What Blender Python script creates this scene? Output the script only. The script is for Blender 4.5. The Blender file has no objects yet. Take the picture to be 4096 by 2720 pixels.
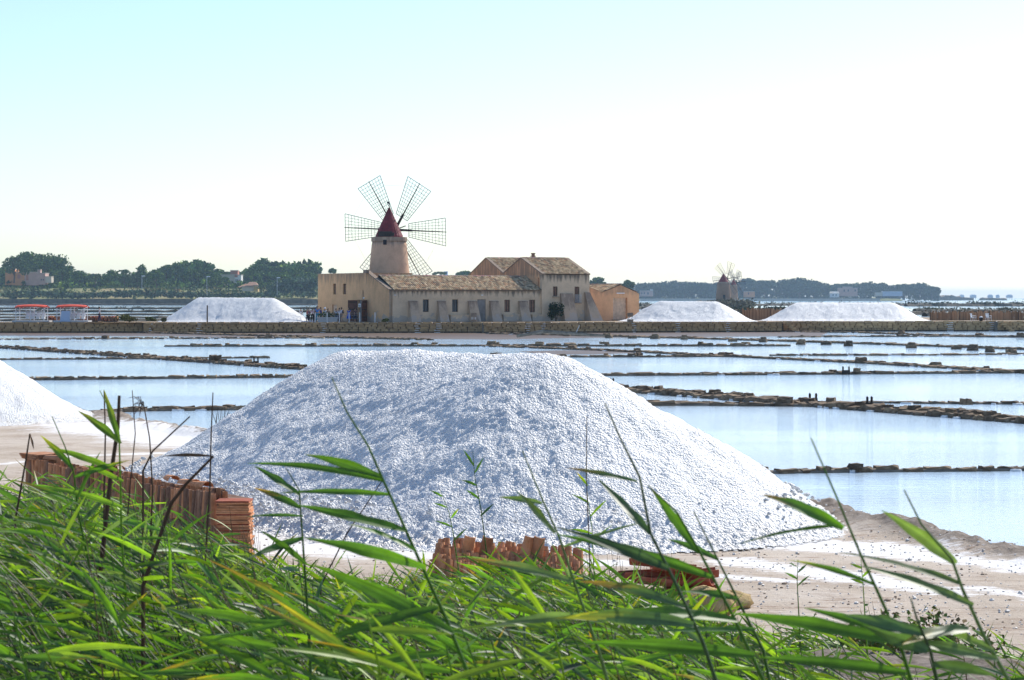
import bpy, bmesh, math, random
import numpy as np
from mathutils import Vector, Matrix

random.seed(7); RNG = np.random.RandomState(7)
sc = bpy.context.scene
COL = sc.collection
R = math.radians
PI = math.pi

# ------------------------------------------------------------------ camera, sky, sun, exposure
F = 2133.3; HY = 297.8; H = 4.1            # focal length in px (of 1024), horizon row, eye height above the brine
cam_d = bpy.data.cameras.new('camera'); cam = bpy.data.objects.new('camera', cam_d); COL.objects.link(cam)
cam_d.lens = 75.0; cam_d.sensor_width = 36.0; cam_d.sensor_fit = 'HORIZONTAL'
cam_d.shift_y = -(340 - HY) / 1024.0
cam_d.clip_start = 0.2; cam_d.clip_end = 60000
cam_d.dof.use_dof = True; cam_d.dof.focus_distance = 45.0; cam_d.dof.aperture_fstop = 13.0
cam.location = (0, 0, H); cam.rotation_euler = (R(90), 0, 0)
sc.camera = cam

SUN_AZ, SUN_EL = 38.0, 39.5                # azimuth to the right of the view direction
w = bpy.data.worlds.new('World'); sc.world = w; w.use_nodes = True
nt = w.node_tree; bg = nt.nodes['Background']
sky = nt.nodes.new('ShaderNodeTexSky'); sky.sky_type = 'NISHITA'; sky.sun_disc = False
sky.sun_elevation = R(SUN_EL); sky.sun_rotation = R(SUN_AZ)
sky.altitude = 0; sky.air_density = 1.0; sky.dust_density = 0.6; sky.ozone_density = 2.2
tint = nt.nodes.new('ShaderNodeMix'); tint.data_type = 'RGBA'; tint.blend_type = 'MULTIPLY'; tint.inputs[0].default_value = 1.0
tint.inputs[7].default_value = (0.91, 0.98, 1.08, 1)
nt.links.new(sky.outputs[0], tint.inputs[6]); nt.links.new(tint.outputs[2], bg.inputs[0]); bg.inputs[1].default_value = 0.112
sd = bpy.data.lights.new('sun', 'SUN'); sun = bpy.data.objects.new('sun', sd); COL.objects.link(sun)
sd.energy = 3.9; sd.angle = R(0.53); sd.color = (1.0, 0.95, 0.87)
sv = Vector((math.sin(R(SUN_AZ)) * math.cos(R(SUN_EL)), math.cos(R(SUN_AZ)) * math.cos(R(SUN_EL)), math.sin(R(SUN_EL))))
sun.rotation_euler = (-sv).to_track_quat('-Z', 'Y').to_euler(); sun.location = (0, 0, 60)
vs_ = sc.view_settings
vs_.view_transform = 'Standard'; vs_.look = 'None'; vs_.gamma = 1.0; vs_.use_curve_mapping = False
vs_.exposure = 0.60
sc.cycles.max_bounces = 6; sc.cycles.diffuse_bounces = 3; sc.cycles.glossy_bounces = 3
sc.cycles.transmission_bounces = 4; sc.cycles.transparent_max_bounces = 4; sc.cycles.volume_bounces = 0
sc.cycles.use_adaptive_sampling = True

# ------------------------------------------------------------------ helpers
def P(px, py, Y):
    "world point seen at pixel (of the 1024 wide picture) at depth Y"
    return Vector(((px - 512) * Y / F, Y, H - (py - HY) * Y / F))
def G(px, py, z=0.0):
    Y = (H - z) * F / (py - HY)
    return Vector(((px - 512) * Y / F, Y, z))
def gx(px, Y): return (px - 512) * Y / F
def zy(py, Y): return H - (py - HY) * Y / F

def tag(o, label=None, cat=None, group=None, kind=None):
    if label: o['label'] = label
    if cat: o['category'] = cat
    if group: o['group'] = group
    if kind: o['kind'] = kind
    return o
def thing(name, label, cat, loc=(0, 0, 0), rz=0.0, group=None):
    o = bpy.data.objects.new(name, None); COL.objects.link(o)
    o.location = loc; o.rotation_euler = (0, 0, rz); o.empty_display_size = 0.2
    return tag(o, label, cat, group)

class MB:
    def __init__(s): s.v = []; s.f = []; s.c = []; s.m = []
    def add(s, vs, fs, col=None, mi=0):
        b = len(s.v); s.v.extend([tuple(p) for p in vs])
        for f in fs:
            s.f.append(tuple(i + b for i in f)); s.c.append(col); s.m.append(mi)
    def box(s, x0, x1, y0, y1, z0, z1, T=None, col=None, mi=0):
        vs = [(x0,y0,z0),(x1,y0,z0),(x1,y1,z0),(x0,y1,z0),(x0,y0,z1),(x1,y0,z1),(x1,y1,z1),(x0,y1,z1)]
        if T is not None: vs = [T @ Vector(p) for p in vs]
        s.add(vs, [(0,3,2,1),(4,5,6,7),(0,1,5,4),(1,2,6,5),(2,3,7,6),(3,0,4,7)], col, mi)
    def hexa(s, p, col=None, mi=0):
        s.add(p, [(0,3,2,1),(4,5,6,7),(0,1,5,4),(1,2,6,5),(2,3,7,6),(3,0,4,7)], col, mi)
    def tube(s, pts, rad, n=6, col=None, mi=0, cap=True):
        pts = [Vector(p) for p in pts]; k = len(pts)
        rr = rad if hasattr(rad, '__len__') else [rad] * k
        rings = []; up0 = None
        for i, p in enumerate(pts):
            d = (pts[min(i+1, k-1)] - pts[max(i-1, 0)])
            if d.length < 1e-9: d = Vector((0, 0, 1))
            d.normalize()
            a = up0 if up0 is not None else (Vector((1, 0, 0)) if abs(d.x) < 0.8 else Vector((0, 1, 0)))
            a = (a - d * a.dot(d)); a.normalize(); up0 = a; b = d.cross(a)
            rings.append([p + (a * math.cos(2*PI*j/n) + b * math.sin(2*PI*j/n)) * rr[i] for j in range(n)])
        vs = [q for r_ in rings for q in r_]
        fs = [(i*n+j, i*n+(j+1) % n, (i+1)*n+(j+1) % n, (i+1)*n+j) for i in range(k-1) for j in range(n)]
        if cap: fs += [tuple(range(n-1, -1, -1)), tuple(range((k-1)*n, k*n))]
        s.add(vs, fs, col, mi)
    def lathe(s, prof, n=24, c=(0, 0, 0), col=None, mi=0, cap=True):
        vs = [(c[0] + r_*math.cos(2*PI*j/n), c[1] + r_*math.sin(2*PI*j/n), c[2] + z) for r_, z in prof for j in range(n)]
        k = len(prof)
        fs = [(i*n+j, i*n+(j+1) % n, (i+1)*n+(j+1) % n, (i+1)*n+j) for i in range(k-1) for j in range(n)]
        if cap: fs += [tuple(range(n-1, -1, -1)), tuple(range((k-1)*n, k*n))]
        s.add(vs, fs, col, mi)
    def mesh(s, name, mats, smooth=False):
        me = bpy.data.meshes.new(name); me.from_pydata(s.v, [], s.f)
        for m in (mats if isinstance(mats, (list, tuple)) else [mats]): me.materials.append(m)
        if any(s.m): me.polygons.foreach_set('material_index', s.m)
        if smooth: me.polygons.foreach_set('use_smooth', [True] * len(me.polygons))
        if any(c is not None for c in s.c):
            at = me.color_attributes.new('Col', 'FLOAT_COLOR', 'CORNER')
            arr = []
            for f, c in zip(s.f, s.c):
                cc = c if c is not None else (1, 1, 1)
                arr.extend([cc[0], cc[1], cc[2], 1.0] * len(f))
            at.data.foreach_set('color', arr)
        me.update(); return me
    def build(s, name, mats, parent=None, smooth=False, loc=None):
        o = bpy.data.objects.new(name, s.mesh(name, mats, smooth)); COL.objects.link(o)
        if parent is not None: o.parent = parent
        if loc is not None: o.location = loc
        return o

def np_mesh(name, V, Fq, mats, smooth=True, col=None, parent=None, percorner=False):
    "fast mesh from numpy arrays; col = per vertex colour"
    me = bpy.data.meshes.new(name)
    nv, nf = len(V), len(Fq); k = Fq.shape[1]
    me.vertices.add(nv); me.vertices.foreach_set('co', np.asarray(V, dtype=np.float32).ravel())
    me.loops.add(nf * k); me.loops.foreach_set('vertex_index', Fq.astype(np.int32).ravel())
    me.polygons.add(nf)
    me.polygons.foreach_set('loop_start', np.arange(0, nf * k, k, dtype=np.int32))
    me.polygons.foreach_set('loop_total', np.full(nf, k, dtype=np.int32))
    me.polygons.foreach_set('use_smooth', np.full(nf, smooth))
    for m in (mats if isinstance(mats, (list, tuple)) else [mats]): me.materials.append(m)
    me.update(calc_edges=True); me.validate()
    if col is not None:
        at = me.color_attributes.new('Col', 'FLOAT_COLOR', 'POINT')
        c4 = np.ones((nv, 4), dtype=np.float32); c4[:, :3] = col
        at.data.foreach_set('color', c4.ravel())
    o = bpy.data.objects.new(name, me); COL.objects.link(o)
    if parent is not None: o.parent = parent
    return o

def _hash(ix, iy, seed):
    n = (ix.astype(np.int64) * 374761393 + iy.astype(np.int64) * 668265263 + seed * 1442695041) & 0x7fffffff
    n = (n ^ (n >> 13)) * 1274126177 & 0x7fffffff
    n = (n ^ (n >> 16)) & 0x7fffffff
    return (n % 100003) / 100003.0
def vnoise(x, y, seed=0):
    ix = np.floor(x); iy = np.floor(y); fx = x - ix; fy = y - iy
    fx = fx*fx*(3-2*fx); fy = fy*fy*(3-2*fy)
    a = _hash(ix, iy, seed); b = _hash(ix+1, iy, seed); c = _hash(ix, iy+1, seed); d = _hash(ix+1, iy+1, seed)
    return (a*(1-fx)+b*fx)*(1-fy) + (c*(1-fx)+d*fx)*fy
def fbm(x, y, seed=0, o=4, g=0.5):
    s = 0; a = 1; t = 0
    for i in range(o):
        s = s + a * (vnoise(x*2**i + 17.3*i, y*2**i + 5.1*i, seed + i) - 0.5); t += a; a *= g
    return s / t * 2
def worley(x, y, seed=0):
    ix = np.floor(x); iy = np.floor(y); best = np.full(x.shape, 9.0)
    for dx in (-1, 0, 1):
        for dy in (-1, 0, 1):
            jx = ix+dx; jy = iy+dy
            qx = jx + _hash(jx, jy, seed); qy = jy + _hash(jx, jy, seed+7)
            best = np.minimum(best, (qx-x)**2 + (qy-y)**2)
    return np.sqrt(best)
def sstep(a, b, x):
    t = np.clip((x-a)/(b-a), 0, 1); return t*t*(3-2*t)

# ------------------------------------------------------------------ materials
class NT:
    def __init__(s, name):
        s.m = bpy.data.materials.new(name); s.m.use_nodes = True; s.t = s.m.node_tree
        s.b = s.t.nodes['Principled BSDF']; s.out = s.t.nodes['Material Output']
    def n(s, typ, **kw):
        x = s.t.nodes.new(typ)
        for k, v in kw.items(): setattr(x, k, v)
        return x
    def l(s, a, b): s.t.links.new(a, b)
    def coord(s, scale=(1, 1, 1), world=False):
        mp = s.n('ShaderNodeMapping'); mp.inputs['Scale'].default_value = scale
        if world: s.l(s.n('ShaderNodeNewGeometry').outputs['Position'], mp.inputs[0])
        else: s.l(s.n('ShaderNodeTexCoord').outputs['Object'], mp.inputs[0])
        return mp.outputs[0]
    def noise(s, scale, detail=4, vec=None, rough=0.55):
        x = s.n('ShaderNodeTexNoise'); x.inputs['Scale'].default_value = scale; x.inputs['Detail'].default_value = detail
        x.inputs['Roughness'].default_value = rough
        if vec is not None: s.l(vec, x.inputs['Vector'])
        return x.outputs['Fac']
    def ramp(s, fac, stops):
        r_ = s.n('ShaderNodeValToRGB'); e = r_.color_ramp.elements
        while len(e) < len(stops): e.new(0.5)
        for i, (p, c) in enumerate(stops):
            e[i].position = p; e[i].color = (c[0], c[1], c[2], 1) if hasattr(c, '__len__') else (c, c, c, 1)
        s.l(fac, r_.inputs[0]); return r_.outputs[0]
    def mix(s, fac, a, b, mode='MIX'):
        x = s.n('ShaderNodeMix', data_type='RGBA', blend_type=mode)
        for sock, v in ((x.inputs[0], fac), (x.inputs[6], a), (x.inputs[7], b)):
            if isinstance(v, (int, float)): sock.default_value = v
            elif isinstance(v, (tuple, list)): sock.default_value = (v[0], v[1], v[2], 1)
            else: s.l(v, sock)
        return x.outputs[2]
    def math(s, op, a, b=None):
        x = s.n('ShaderNodeMath', operation=op)
        for i, v in enumerate((a, b)):
            if v is None: continue
            if isinstance(v, (int, float)): x.inputs[i].default_value = v
            else: s.l(v, x.inputs[i])
        return x.outputs[0]
    def bump(s, h, strength=0.5, dist=0.02):
        b = s.n('ShaderNodeBump'); b.inputs['Strength'].default_value = strength; b.inputs['Distance'].default_value = dist
        s.l(h, b.inputs['Height']); s.l(b.outputs[0], s.b.inputs['Normal'])
    def color(s, c):
        if isinstance(c, (tuple, list)): s.b.inputs['Base Color'].default_value = (c[0], c[1], c[2], 1)
        else: s.l(c, s.b.inputs['Base Color'])
    def rough(s, v, spec=None):
        s.b.inputs['Roughness'].default_value = v
        if spec is not None: s.b.inputs['Specular IOR Level'].default_value = spec

def simple(name, c, rough=0.7, var=0.25, scale=3.0, bump=0.0, spec=0.3, rnd=0.0):
    t = NT(name); t.rough(rough, spec)
    nz = t.noise(scale, 5, t.coord())
    lo = tuple(x*(1-var) for x in c); hi = tuple(min(1, x*(1+var)) for x in c)
    col = t.ramp(nz, [(0.3, lo), (0.7, hi)])
    if rnd:
        oi = t.n('ShaderNodeObjectInfo')
        k = t.ramp(oi.outputs['Random'], [(0, 1-rnd), (1, 1+rnd)])
        col = t.mix(1.0, col, k, 'MULTIPLY')
    t.color(col)
    if bump: t.bump(t.noise(scale*6, 6, t.coord()), bump, 0.02)
    return t.m
def attr_mat(name, rough=0.7, spec=0.2, var=0.2, scale=4.0, transl=0.0):
    t = NT(name); t.rough(rough, spec)
    a = t.n('ShaderNodeAttribute'); a.attribute_name = 'Col'
    nz = t.ramp(t.noise(scale, 4, t.coord()), [(0.3, 1-var), (0.7, 1+var)])
    c = t.mix(1.0, a.outputs['Color'], nz, 'MULTIPLY'); t.color(c)
    if transl:
        tr = t.n('ShaderNodeBsdfTranslucent'); mx = t.n('ShaderNodeMixShader'); mx.inputs[0].default_value = transl
        t.l(t.mix(1.0, c, (1.5, 1.9, 0.55), 'MULTIPLY'), tr.inputs[0])
        t.l(t.b.outputs[0], mx.inputs[1]); t.l(tr.outputs[0], mx.inputs[2]); t.l(mx.outputs[0], t.out.inputs[0])
    return t.m

def plaster(name, c, grime, ztop, depth=1.6, streak=0.8, low=None):
    "lime plaster with rain streaks running down from the eaves and patchy damp"
    t = NT(name); t.rough(0.92, 0.1)
    co = t.coord()
    n1 = t.noise(0.7, 6, co); n2 = t.noise(5.0, 5, co)
    base = t.ramp(n1, [(0.32, tuple(x*0.82 for x in c)), (0.5, c), (0.68, tuple(min(1, x*1.12) for x in c))])
    base = t.mix(0.25, base, t.ramp(n2, [(0.3, tuple(x*0.7 for x in c)), (0.7, tuple(min(1, x*1.15) for x in c))]))
    st = t.noise(1.0, 6, t.coord((2.7, 2.7, 0.22)), 0.72)
    sep = t.n('ShaderNodeSeparateXYZ'); t.l(t.n('ShaderNodeTexCoord').outputs['Object'], sep.inputs[0])
    d = t.math('SUBTRACT', ztop, sep.outputs[2])
    mr = t.n('ShaderNodeMapRange'); t.l(d, mr.inputs[0]); mr.inputs[1].default_value = 0; mr.inputs[2].default_value = depth
    mr.inputs[3].default_value = 0.16; mr.inputs[4].default_value = -0.22
    s1 = t.ramp(t.math('ADD', st, mr.outputs[0]), [(0.5, 0), (0.68, streak)])
    base = t.mix(s1, base, grime)
    if low:
        mr2 = t.n('ShaderNodeMapRange'); t.l(sep.outputs[2], mr2.inputs[0]); mr2.inputs[1].default_value = 0.0; mr2.inputs[2].default_value = 1.6
        mr2.inputs[3].default_value = 0.2; mr2.inputs[4].default_value = -0.25
        s2 = t.ramp(t.math('ADD', t.noise(1.1, 5, co), mr2.outputs[0]), [(0.5, 0), (0.56, 0.75)])
        base = t.mix(s2, base, low)
    t.color(base); t.bump(t.noise(9, 6, co), 0.5, 0.03)
    return t.m

WARM = (0.73, 0.44, 0.235); GREYP = (0.66, 0.51, 0.355); GRIME = (0.13, 0.11, 0.095)
M = {}
M['warm'] = plaster('warm_plaster', WARM, GRIME, 5.8, 3.0, 0.6, (0.42, 0.36, 0.30))
M['facade'] = plaster('facade_plaster', GREYP, GRIME, 3.75, 1.25, 0.9, (0.40, 0.36, 0.32))
M['facade2'] = plaster('upper_facade_plaster', GREYP, GRIME, 5.6, 1.6, 0.9, (0.50, 0.46, 0.42))
M['gable'] = plaster('gable_plaster', (0.73, 0.43, 0.24), GRIME, 5.8, 1.0, 0.6)
M['tower'] = plaster('tower_plaster', (0.60, 0.39, 0.26), (0.17, 0.13, 0.11), 10.2, 2.2, 0.6)
M['fartower'] = plaster('old_mill_stone', (0.34, 0.22, 0.15), (0.10, 0.08, 0.07), 8.0, 3.0, 0.6, (0.42, 0.36, 0.3))
M['barn'] = plaster('barn_plaster', (0.70, 0.40, 0.22), GRIME, 3.6, 1.2, 0.35)
M['buttress'] = plaster('buttress_plaster', (0.50, 0.375, 0.265), (0.18, 0.125, 0.10), 2.4, 2.0, 0.6, (0.45, 0.38, 0.32))
M['coping'] = simple('stone_coping', (0.27, 0.20, 0.145), 0.9, 0.3, 3)
M['roof'] = attr_mat('clay_roof_tiles', 0.85, 0.15, 0.3, 2.5)
M['capred'] = simple('red_painted_boards', (0.20, 0.022, 0.026), 0.6, 0.3, 2.0, spec=0.3)
M['wood'] = simple('weathered_dark_timber', (0.045, 0.035, 0.03), 0.8, 0.3, 4)
M['sail'] = simple('blue_grey_sail_lattice', (0.05, 0.08, 0.13), 0.7, 0.2, 4)
M['iron'] = simple('dark_iron', (0.04, 0.04, 0.045), 0.5, 0.2, 5)
M['wire'] = simple('grey_wire', (0.25, 0.28, 0.30), 0.5, 0.1, 5)
M['door_grey'] = simple('grey_painted_door', (0.25, 0.24, 0.23), 0.75, 0.15, 2)
M['door_brown'] = simple('brown_timber_door', (0.16, 0.07, 0.045), 0.7, 0.25, 3)
M['door_pale'] = simple('bleached_timber_door', (0.62, 0.45, 0.32), 0.85, 0.2, 3)
M['shutter'] = simple('shutter_brown', (0.26, 0.15, 0.10), 0.8, 0.2, 3)
M['dark'] = simple('dark_interior', (0.03, 0.03, 0.035), 0.9, 0.2, 2)
M['glass'] = simple('window_glass', (0.03, 0.045, 0.07), 0.1, 0.1, 1, spec=0.6)
M['white'] = simple('white_paint', (0.78, 0.78, 0.78), 0.6, 0.06, 3)
M['sign_dark'] = simple('dark_sign_print', (0.05, 0.06, 0.07), 0.6, 0.2, 20)
M['canopy'] = simple('red_canopy_cloth', (0.72, 0.085, 0.04), 0.7, 0.12, 1.5)
M['bluepanel'] = simple('pale_blue_panel', (0.42, 0.52, 0.68), 0.5, 0.05, 1)
M['greymetal'] = simple('grey_metal', (0.45, 0.46, 0.47), 0.5, 0.1, 3)
M['trunk'] = simple('tree_bark', (0.10, 0.075, 0.055), 0.9, 0.3, 2)
M['leafy'] = attr_mat('foliage', 0.8, 0.15, 0.25, 0.3)
M['scrub'] = attr_mat('scrub_foliage', 0.85, 0.1, 0.3, 0.2)

def stone_mat(name, cols, rnd=0.25, bump=0.8, scale=4.0):
    t = NT(name); t.rough(0.9, 0.15)
    oi = t.n('ShaderNodeObjectInfo')
    vec = t.n('ShaderNodeVectorMath', operation='ADD')
    t.l(t.n('ShaderNodeTexCoord').outputs['Object'], vec.inputs[0])
    mul = t.n('ShaderNodeVectorMath', operation='SCALE'); mul.inputs[3].default_value = 30.0
    cmb = t.n('ShaderNodeCombineXYZ')
    for i in range(3): t.l(oi.outputs['Random'], cmb.inputs[i])
    t.l(cmb.outputs[0], mul.inputs[0]); t.l(mul.outputs[0], vec.inputs[1])
    nz = t.noise(scale, 6, vec.outputs[0], 0.65)
    c = t.ramp(nz, [(0.28 + 0.44*i/(len(cols)-1), q) for i, q in enumerate(cols)])
    k = t.ramp(oi.outputs['Random'], [(0, (1-rnd, 1-rnd, 1-rnd*0.9)), (1, (1+rnd, 1+rnd*0.9, 1+rnd*0.75))])
    t.color(t.mix(1.0, c, k, 'MULTIPLY')); t.bump(t.noise(scale*5, 6, vec.outputs[0]), bump, 0.03)
    return t.m
M['quay'] = stone_mat('quay_tufa_blocks', [(0.22, 0.14, 0.075), (0.42, 0.27, 0.135), (0.56, 0.38, 0.20)], 0.14, 0.8, 1.3)
M['quay_dark'] = stone_mat('quay_wet_blocks', [(0.045, 0.04, 0.035), (0.09, 0.075, 0.055), (0.12, 0.095, 0.07)], 0.3, 0.8, 1.3)
M['stone'] = stone_mat('dyke_stone', [(0.09, 0.062, 0.04), (0.20, 0.145, 0.095), (0.36, 0.275, 0.18)], 0.35, 1.0, 3.0)
M['core'] = simple('dyke_mud_and_rubble', (0.20, 0.165, 0.125), 0.9, 0.5, 2.0, 0.8)
M['tile'] = stone_mat('stacked_clay_tile', [(0.30, 0.13, 0.065), (0.50, 0.235, 0.12), (0.62, 0.34, 0.20)], 0.3, 0.25, 5.0)
M['tile_brown'] = stone_mat('brown_and_shaded_clay_tile', [(0.13, 0.075, 0.05), (0.26, 0.15, 0.10), (0.36, 0.22, 0.15)], 0.3, 0.25, 5.0)  # brown clay, also the painted shade low in the tile row
M['tile_red'] = stone_mat('dark_red_clay_tile', [(0.20, 0.06, 0.035), (0.36, 0.11, 0.065), (0.45, 0.17, 0.11)], 0.2, 0.25, 5.0)
M['boulder'] = stone_mat('yellow_limestone', [(0.30, 0.20, 0.08), (0.46, 0.33, 0.15), (0.55, 0.42, 0.22)], 0.2, 0.8, 5.0)

# salt
t = NT('heaped_salt'); t.rough(0.5, 0.35)
co = t.coord(world=True)
c1 = t.ramp(t.noise(0.5, 5, co), [(0.3, (0.74, 0.74, 0.725)), (0.7, (0.85, 0.84, 0.81))])
vo = t.n('ShaderNodeTexVoronoi', feature='F1'); vo.inputs['Scale'].default_value = 25; t.l(co, vo.inputs['Vector'])
vo2 = t.n('ShaderNodeTexVoronoi', feature='F1'); vo2.inputs['Scale'].default_value = 48; t.l(co, vo2.inputs['Vector'])
hgt = t.math('SUBTRACT', 1.0, t.math('ADD', t.math('MULTIPLY', vo.outputs['Distance'], 1.0), t.math('MULTIPLY', vo2.outputs['Distance'], 0.5)))
hgt = t.math('ADD', hgt, t.math('MULTIPLY', t.noise(9, 5, co, 0.7), 0.8))
sp = t.n('ShaderNodeSeparateXYZ'); t.l(t.n('ShaderNodeNewGeometry').outputs['Position'], sp.inputs[0])
mr = t.n('ShaderNodeMapRange'); t.l(sp.outputs[2], mr.inputs[0]); mr.inputs[1].default_value = 0.3; mr.inputs[2].default_value = 0.9; mr.inputs[3].default_value = 0.12; mr.inputs[4].default_value = -0.2
dirt = t.ramp(t.math('ADD', t.noise(2.2, 6, co, 0.7), mr.outputs[0]), [(0.5, 0), (0.75, 0.55)])
c1 = t.mix(dirt, c1, (0.62, 0.52, 0.40))
t.color(c1); t.bump(hgt, 0.9, 0.038)
M['salt'] = t.m
t = NT('salt_crust'); t.rough(0.6, 0.3)
co = t.coord(world=True)
t.color(t.ramp(t.noise(5, 5, co), [(0.3, (0.62, 0.58, 0.53)), (0.6, (0.86, 0.85, 0.83))])); t.bump(t.noise(14, 6, co), 0.5, 0.03)
M['saltcrust'] = t.m

# brine in the pans and the sea
def water_mat(name, deep, near, slope, spec=0.5, rough=0.06, sc1=1.6):
    t = NT(name); co = t.coord((1, 1, 1), world=True)
    big = t.noise(0.018, 3, co)
    t.color(t.mix(t.ramp(big, [(0.35, 0), (0.65, 1)]), deep, near))
    t.rough(rough, spec); t.b.inputs['IOR'].default_value = 1.34
    co2 = t.coord((0.10, 1.0, 1.0), world=True); co3 = t.coord((0.35, 1.6, 1.0), world=True)
    h = t.math('ADD', t.noise(sc1, 3, co2, 0.6), t.math('MULTIPLY', t.noise(sc1*1.7, 3, co3, 0.6), 0.6))
    b = t.n('ShaderNodeBump'); b.inputs['Distance'].default_value = slope
    gust = t.ramp(t.noise(1.0, 4, t.coord((0.012, 0.09, 1), world=True), 0.6), [(0.38, 0.25), (0.62, 1.0)])
    t.l(gust, b.inputs['Strength'])
    t.l(h, b.inputs['Height']); t.l(b.outputs[0], t.b.inputs['Normal'])
    return t.m
M['brine'] = water_mat('pan_brine', (0.42, 0.58, 0.72), (0.58, 0.69, 0.77), 0.034, 0.5, 0.08, 5.0)
M['sea'] = water_mat('lagoon_sea', (0.03, 0.09, 0.17), (0.04, 0.11, 0.2), 0.5, 0.5, 0.12, 0.35)
M['mud_reflection'] = water_mat('muddy_brine_and_reflection', (0.13, 0.09, 0.065), (0.17, 0.125, 0.09), 0.02, 0.12, 0.45)  # mud colour, by the quay it also stands for the mirrored wall

# ground near the camera: colour comes from the mesh attribute (where salt was spilt) plus grain
t = NT('salt_works_ground'); t.rough(0.92, 0.15)
co = t.coord(world=True)
a = t.n('ShaderNodeAttribute'); a.attribute_name = 'Col'
sep = t.n('ShaderNodeSeparateColor'); t.l(a.outputs['Color'], sep.inputs[0])
n1 = t.noise(0.6, 6, co); n2 = t.noise(7, 6, co, 0.7); n3 = t.noise(1.0, 5, t.coord((1.2, 7, 1), world=True), 0.7)
earth = t.ramp(n1, [(0.3, (0.39, 0.315, 0.24)), (0.5, (0.49, 0.41, 0.325)), (0.7, (0.58, 0.51, 0.43))])
earth = t.mix(t.ramp(n3, [(0.54, 0), (0.62, 0.6)]), earth, (0.20, 0.105, 0.06))
earth = t.mix(t.ramp(n2, [(0.55, 0), (0.75, 0.35)]), earth, (0.62, 0.57, 0.52))
soil = t.ramp(n2, [(0.3, (0.07, 0.055, 0.04)), (0.5, (0.18, 0.145, 0.115)), (0.72, (0.34, 0.29, 0.25))])
c = t.mix(sep.outputs[1], earth, soil)
sm = t.ramp(t.math('ADD', sep.outputs[0], t.math('ADD', t.math('MULTIPLY', t.math('SUBTRACT', n2, 0.5), 1.3), t.math('MULTIPLY', t.math('SUBTRACT', n3, 0.5), 2.2))), [(0.35, 0), (0.75, 0.92)])
c = t.mix(sm, c, (0.80, 0.78, 0.75))
t.color(c); t.bump(t.noise(11, 7, co, 0.7), 0.8, 0.04)
M['ground'] = t.m
t = NT('quay_ground_earth'); t.rough(0.95, 0.1); co = t.coord(world=True)
t.color(t.ramp(t.noise(0.4, 6, co), [(0.3, (0.20, 0.14, 0.09)), (0.5, (0.33, 0.25, 0.17)), (0.7, (0.45, 0.38, 0.30))])); M['plateau'] = t.m
t = NT('far_scrub_land'); t.rough(0.95, 0.1); co = t.coord((1, 0.35, 1), world=True)
t.color(t.ramp(t.noise(0.03, 7, co, 0.7), [(0.3, (0.11, 0.15, 0.055)), (0.5, (0.22, 0.22, 0.09)), (0.68, (0.34, 0.25, 0.14))])); M['farland'] = t.m
M['bank'] = simple('dark_earth_bank', (0.10, 0.085, 0.06), 0.95, 0.5, 0.4, 0.3)

# ------------------------------------------------------------------ shoreline and near terrain
SHORE = [(-60, 160), (-26, 93), (-14.1, 70.9), (-7.3, 57.5), (5.95, 37.4), (8.0, 31.6), (13.6, 18.5), (22, 0)]
def shore_dist(X, Y):
    "signed distance to the shoreline, positive on land (towards the camera)"
    best = np.full(X.shape, 1e9); sgn = np.ones(X.shape)
    for (x0, y0), (x1, y1) in zip(SHORE[:-1], SHORE[1:]):
        dx, dy = x1-x0, y1-y0; L2 = dx*dx+dy*dy
        tt = np.clip(((X-x0)*dx+(Y-y0)*dy)/L2, 0, 1)
        qx, qy = x0+tt*dx, y0+tt*dy; d = np.hypot(X-qx, Y-qy)
        s = np.where((X-x0)*dy-(Y-y0)*dx > 0, -1.0, 1.0)
        m = d < best; best = np.where(m, d, best); sgn = np.where(m, s, sgn)
    return best*sgn
def bank_h(X, Y):
    edge = 19.5 + 1.2*fbm(X*0.3, Y*0.0+3, 31, 3) - 3.5*sstep(3.2, 5.0, X) + 2.0*sstep(-0.5, 1.0, X)*sstep(3.6, 2.6, X)
    return 1.75*sstep(0, 1, (edge - Y)/11.0)
def ground_z(X, Y, fine=True):
    X = np.asarray(X, dtype=float); Y = np.asarray(Y, dtype=float)
    d = -shore_dist(X, Y)
    d = d + 0.35*fbm(X*0.9, Y*0.9, 5, 3)
    land = 0.36 + 0.04*fbm(X*0.25, Y*0.25, 3, 4) + bank_h(X, Y)
    berm = 0.17*np.exp(-((d-0.75)/0.42)**2)
    if fine: berm = berm*(0.95 + 0.7*fbm(X*1.3, Y*1.3, 9, 3)) + np.exp(-((d-0.7)/0.55)**2)*(0.05*fbm(X*4.5, Y*2.5, 11, 3) + 0.07*np.maximum(0, 0.6-worley(X*4, Y*3, 14)))
    z = -0.35 + (land + 0.35)*sstep(-0.35, 0.55, d) + berm
    if fine:
        z = z + 0.012*fbm(X*2, Y*2, 21, 4)
        bk = np.clip(bank_h(X, Y)/0.5, 0, 1)
        z = z + bk*(0.07*fbm(X*2.2, Y*2.2, 41, 5) + 0.03*np.maximum(0, 0.6-worley(X*7, Y*7, 4)))
    return z
def gz(x, y): return float(ground_z(np.array([x]), np.array([y]), False)[0])

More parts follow.
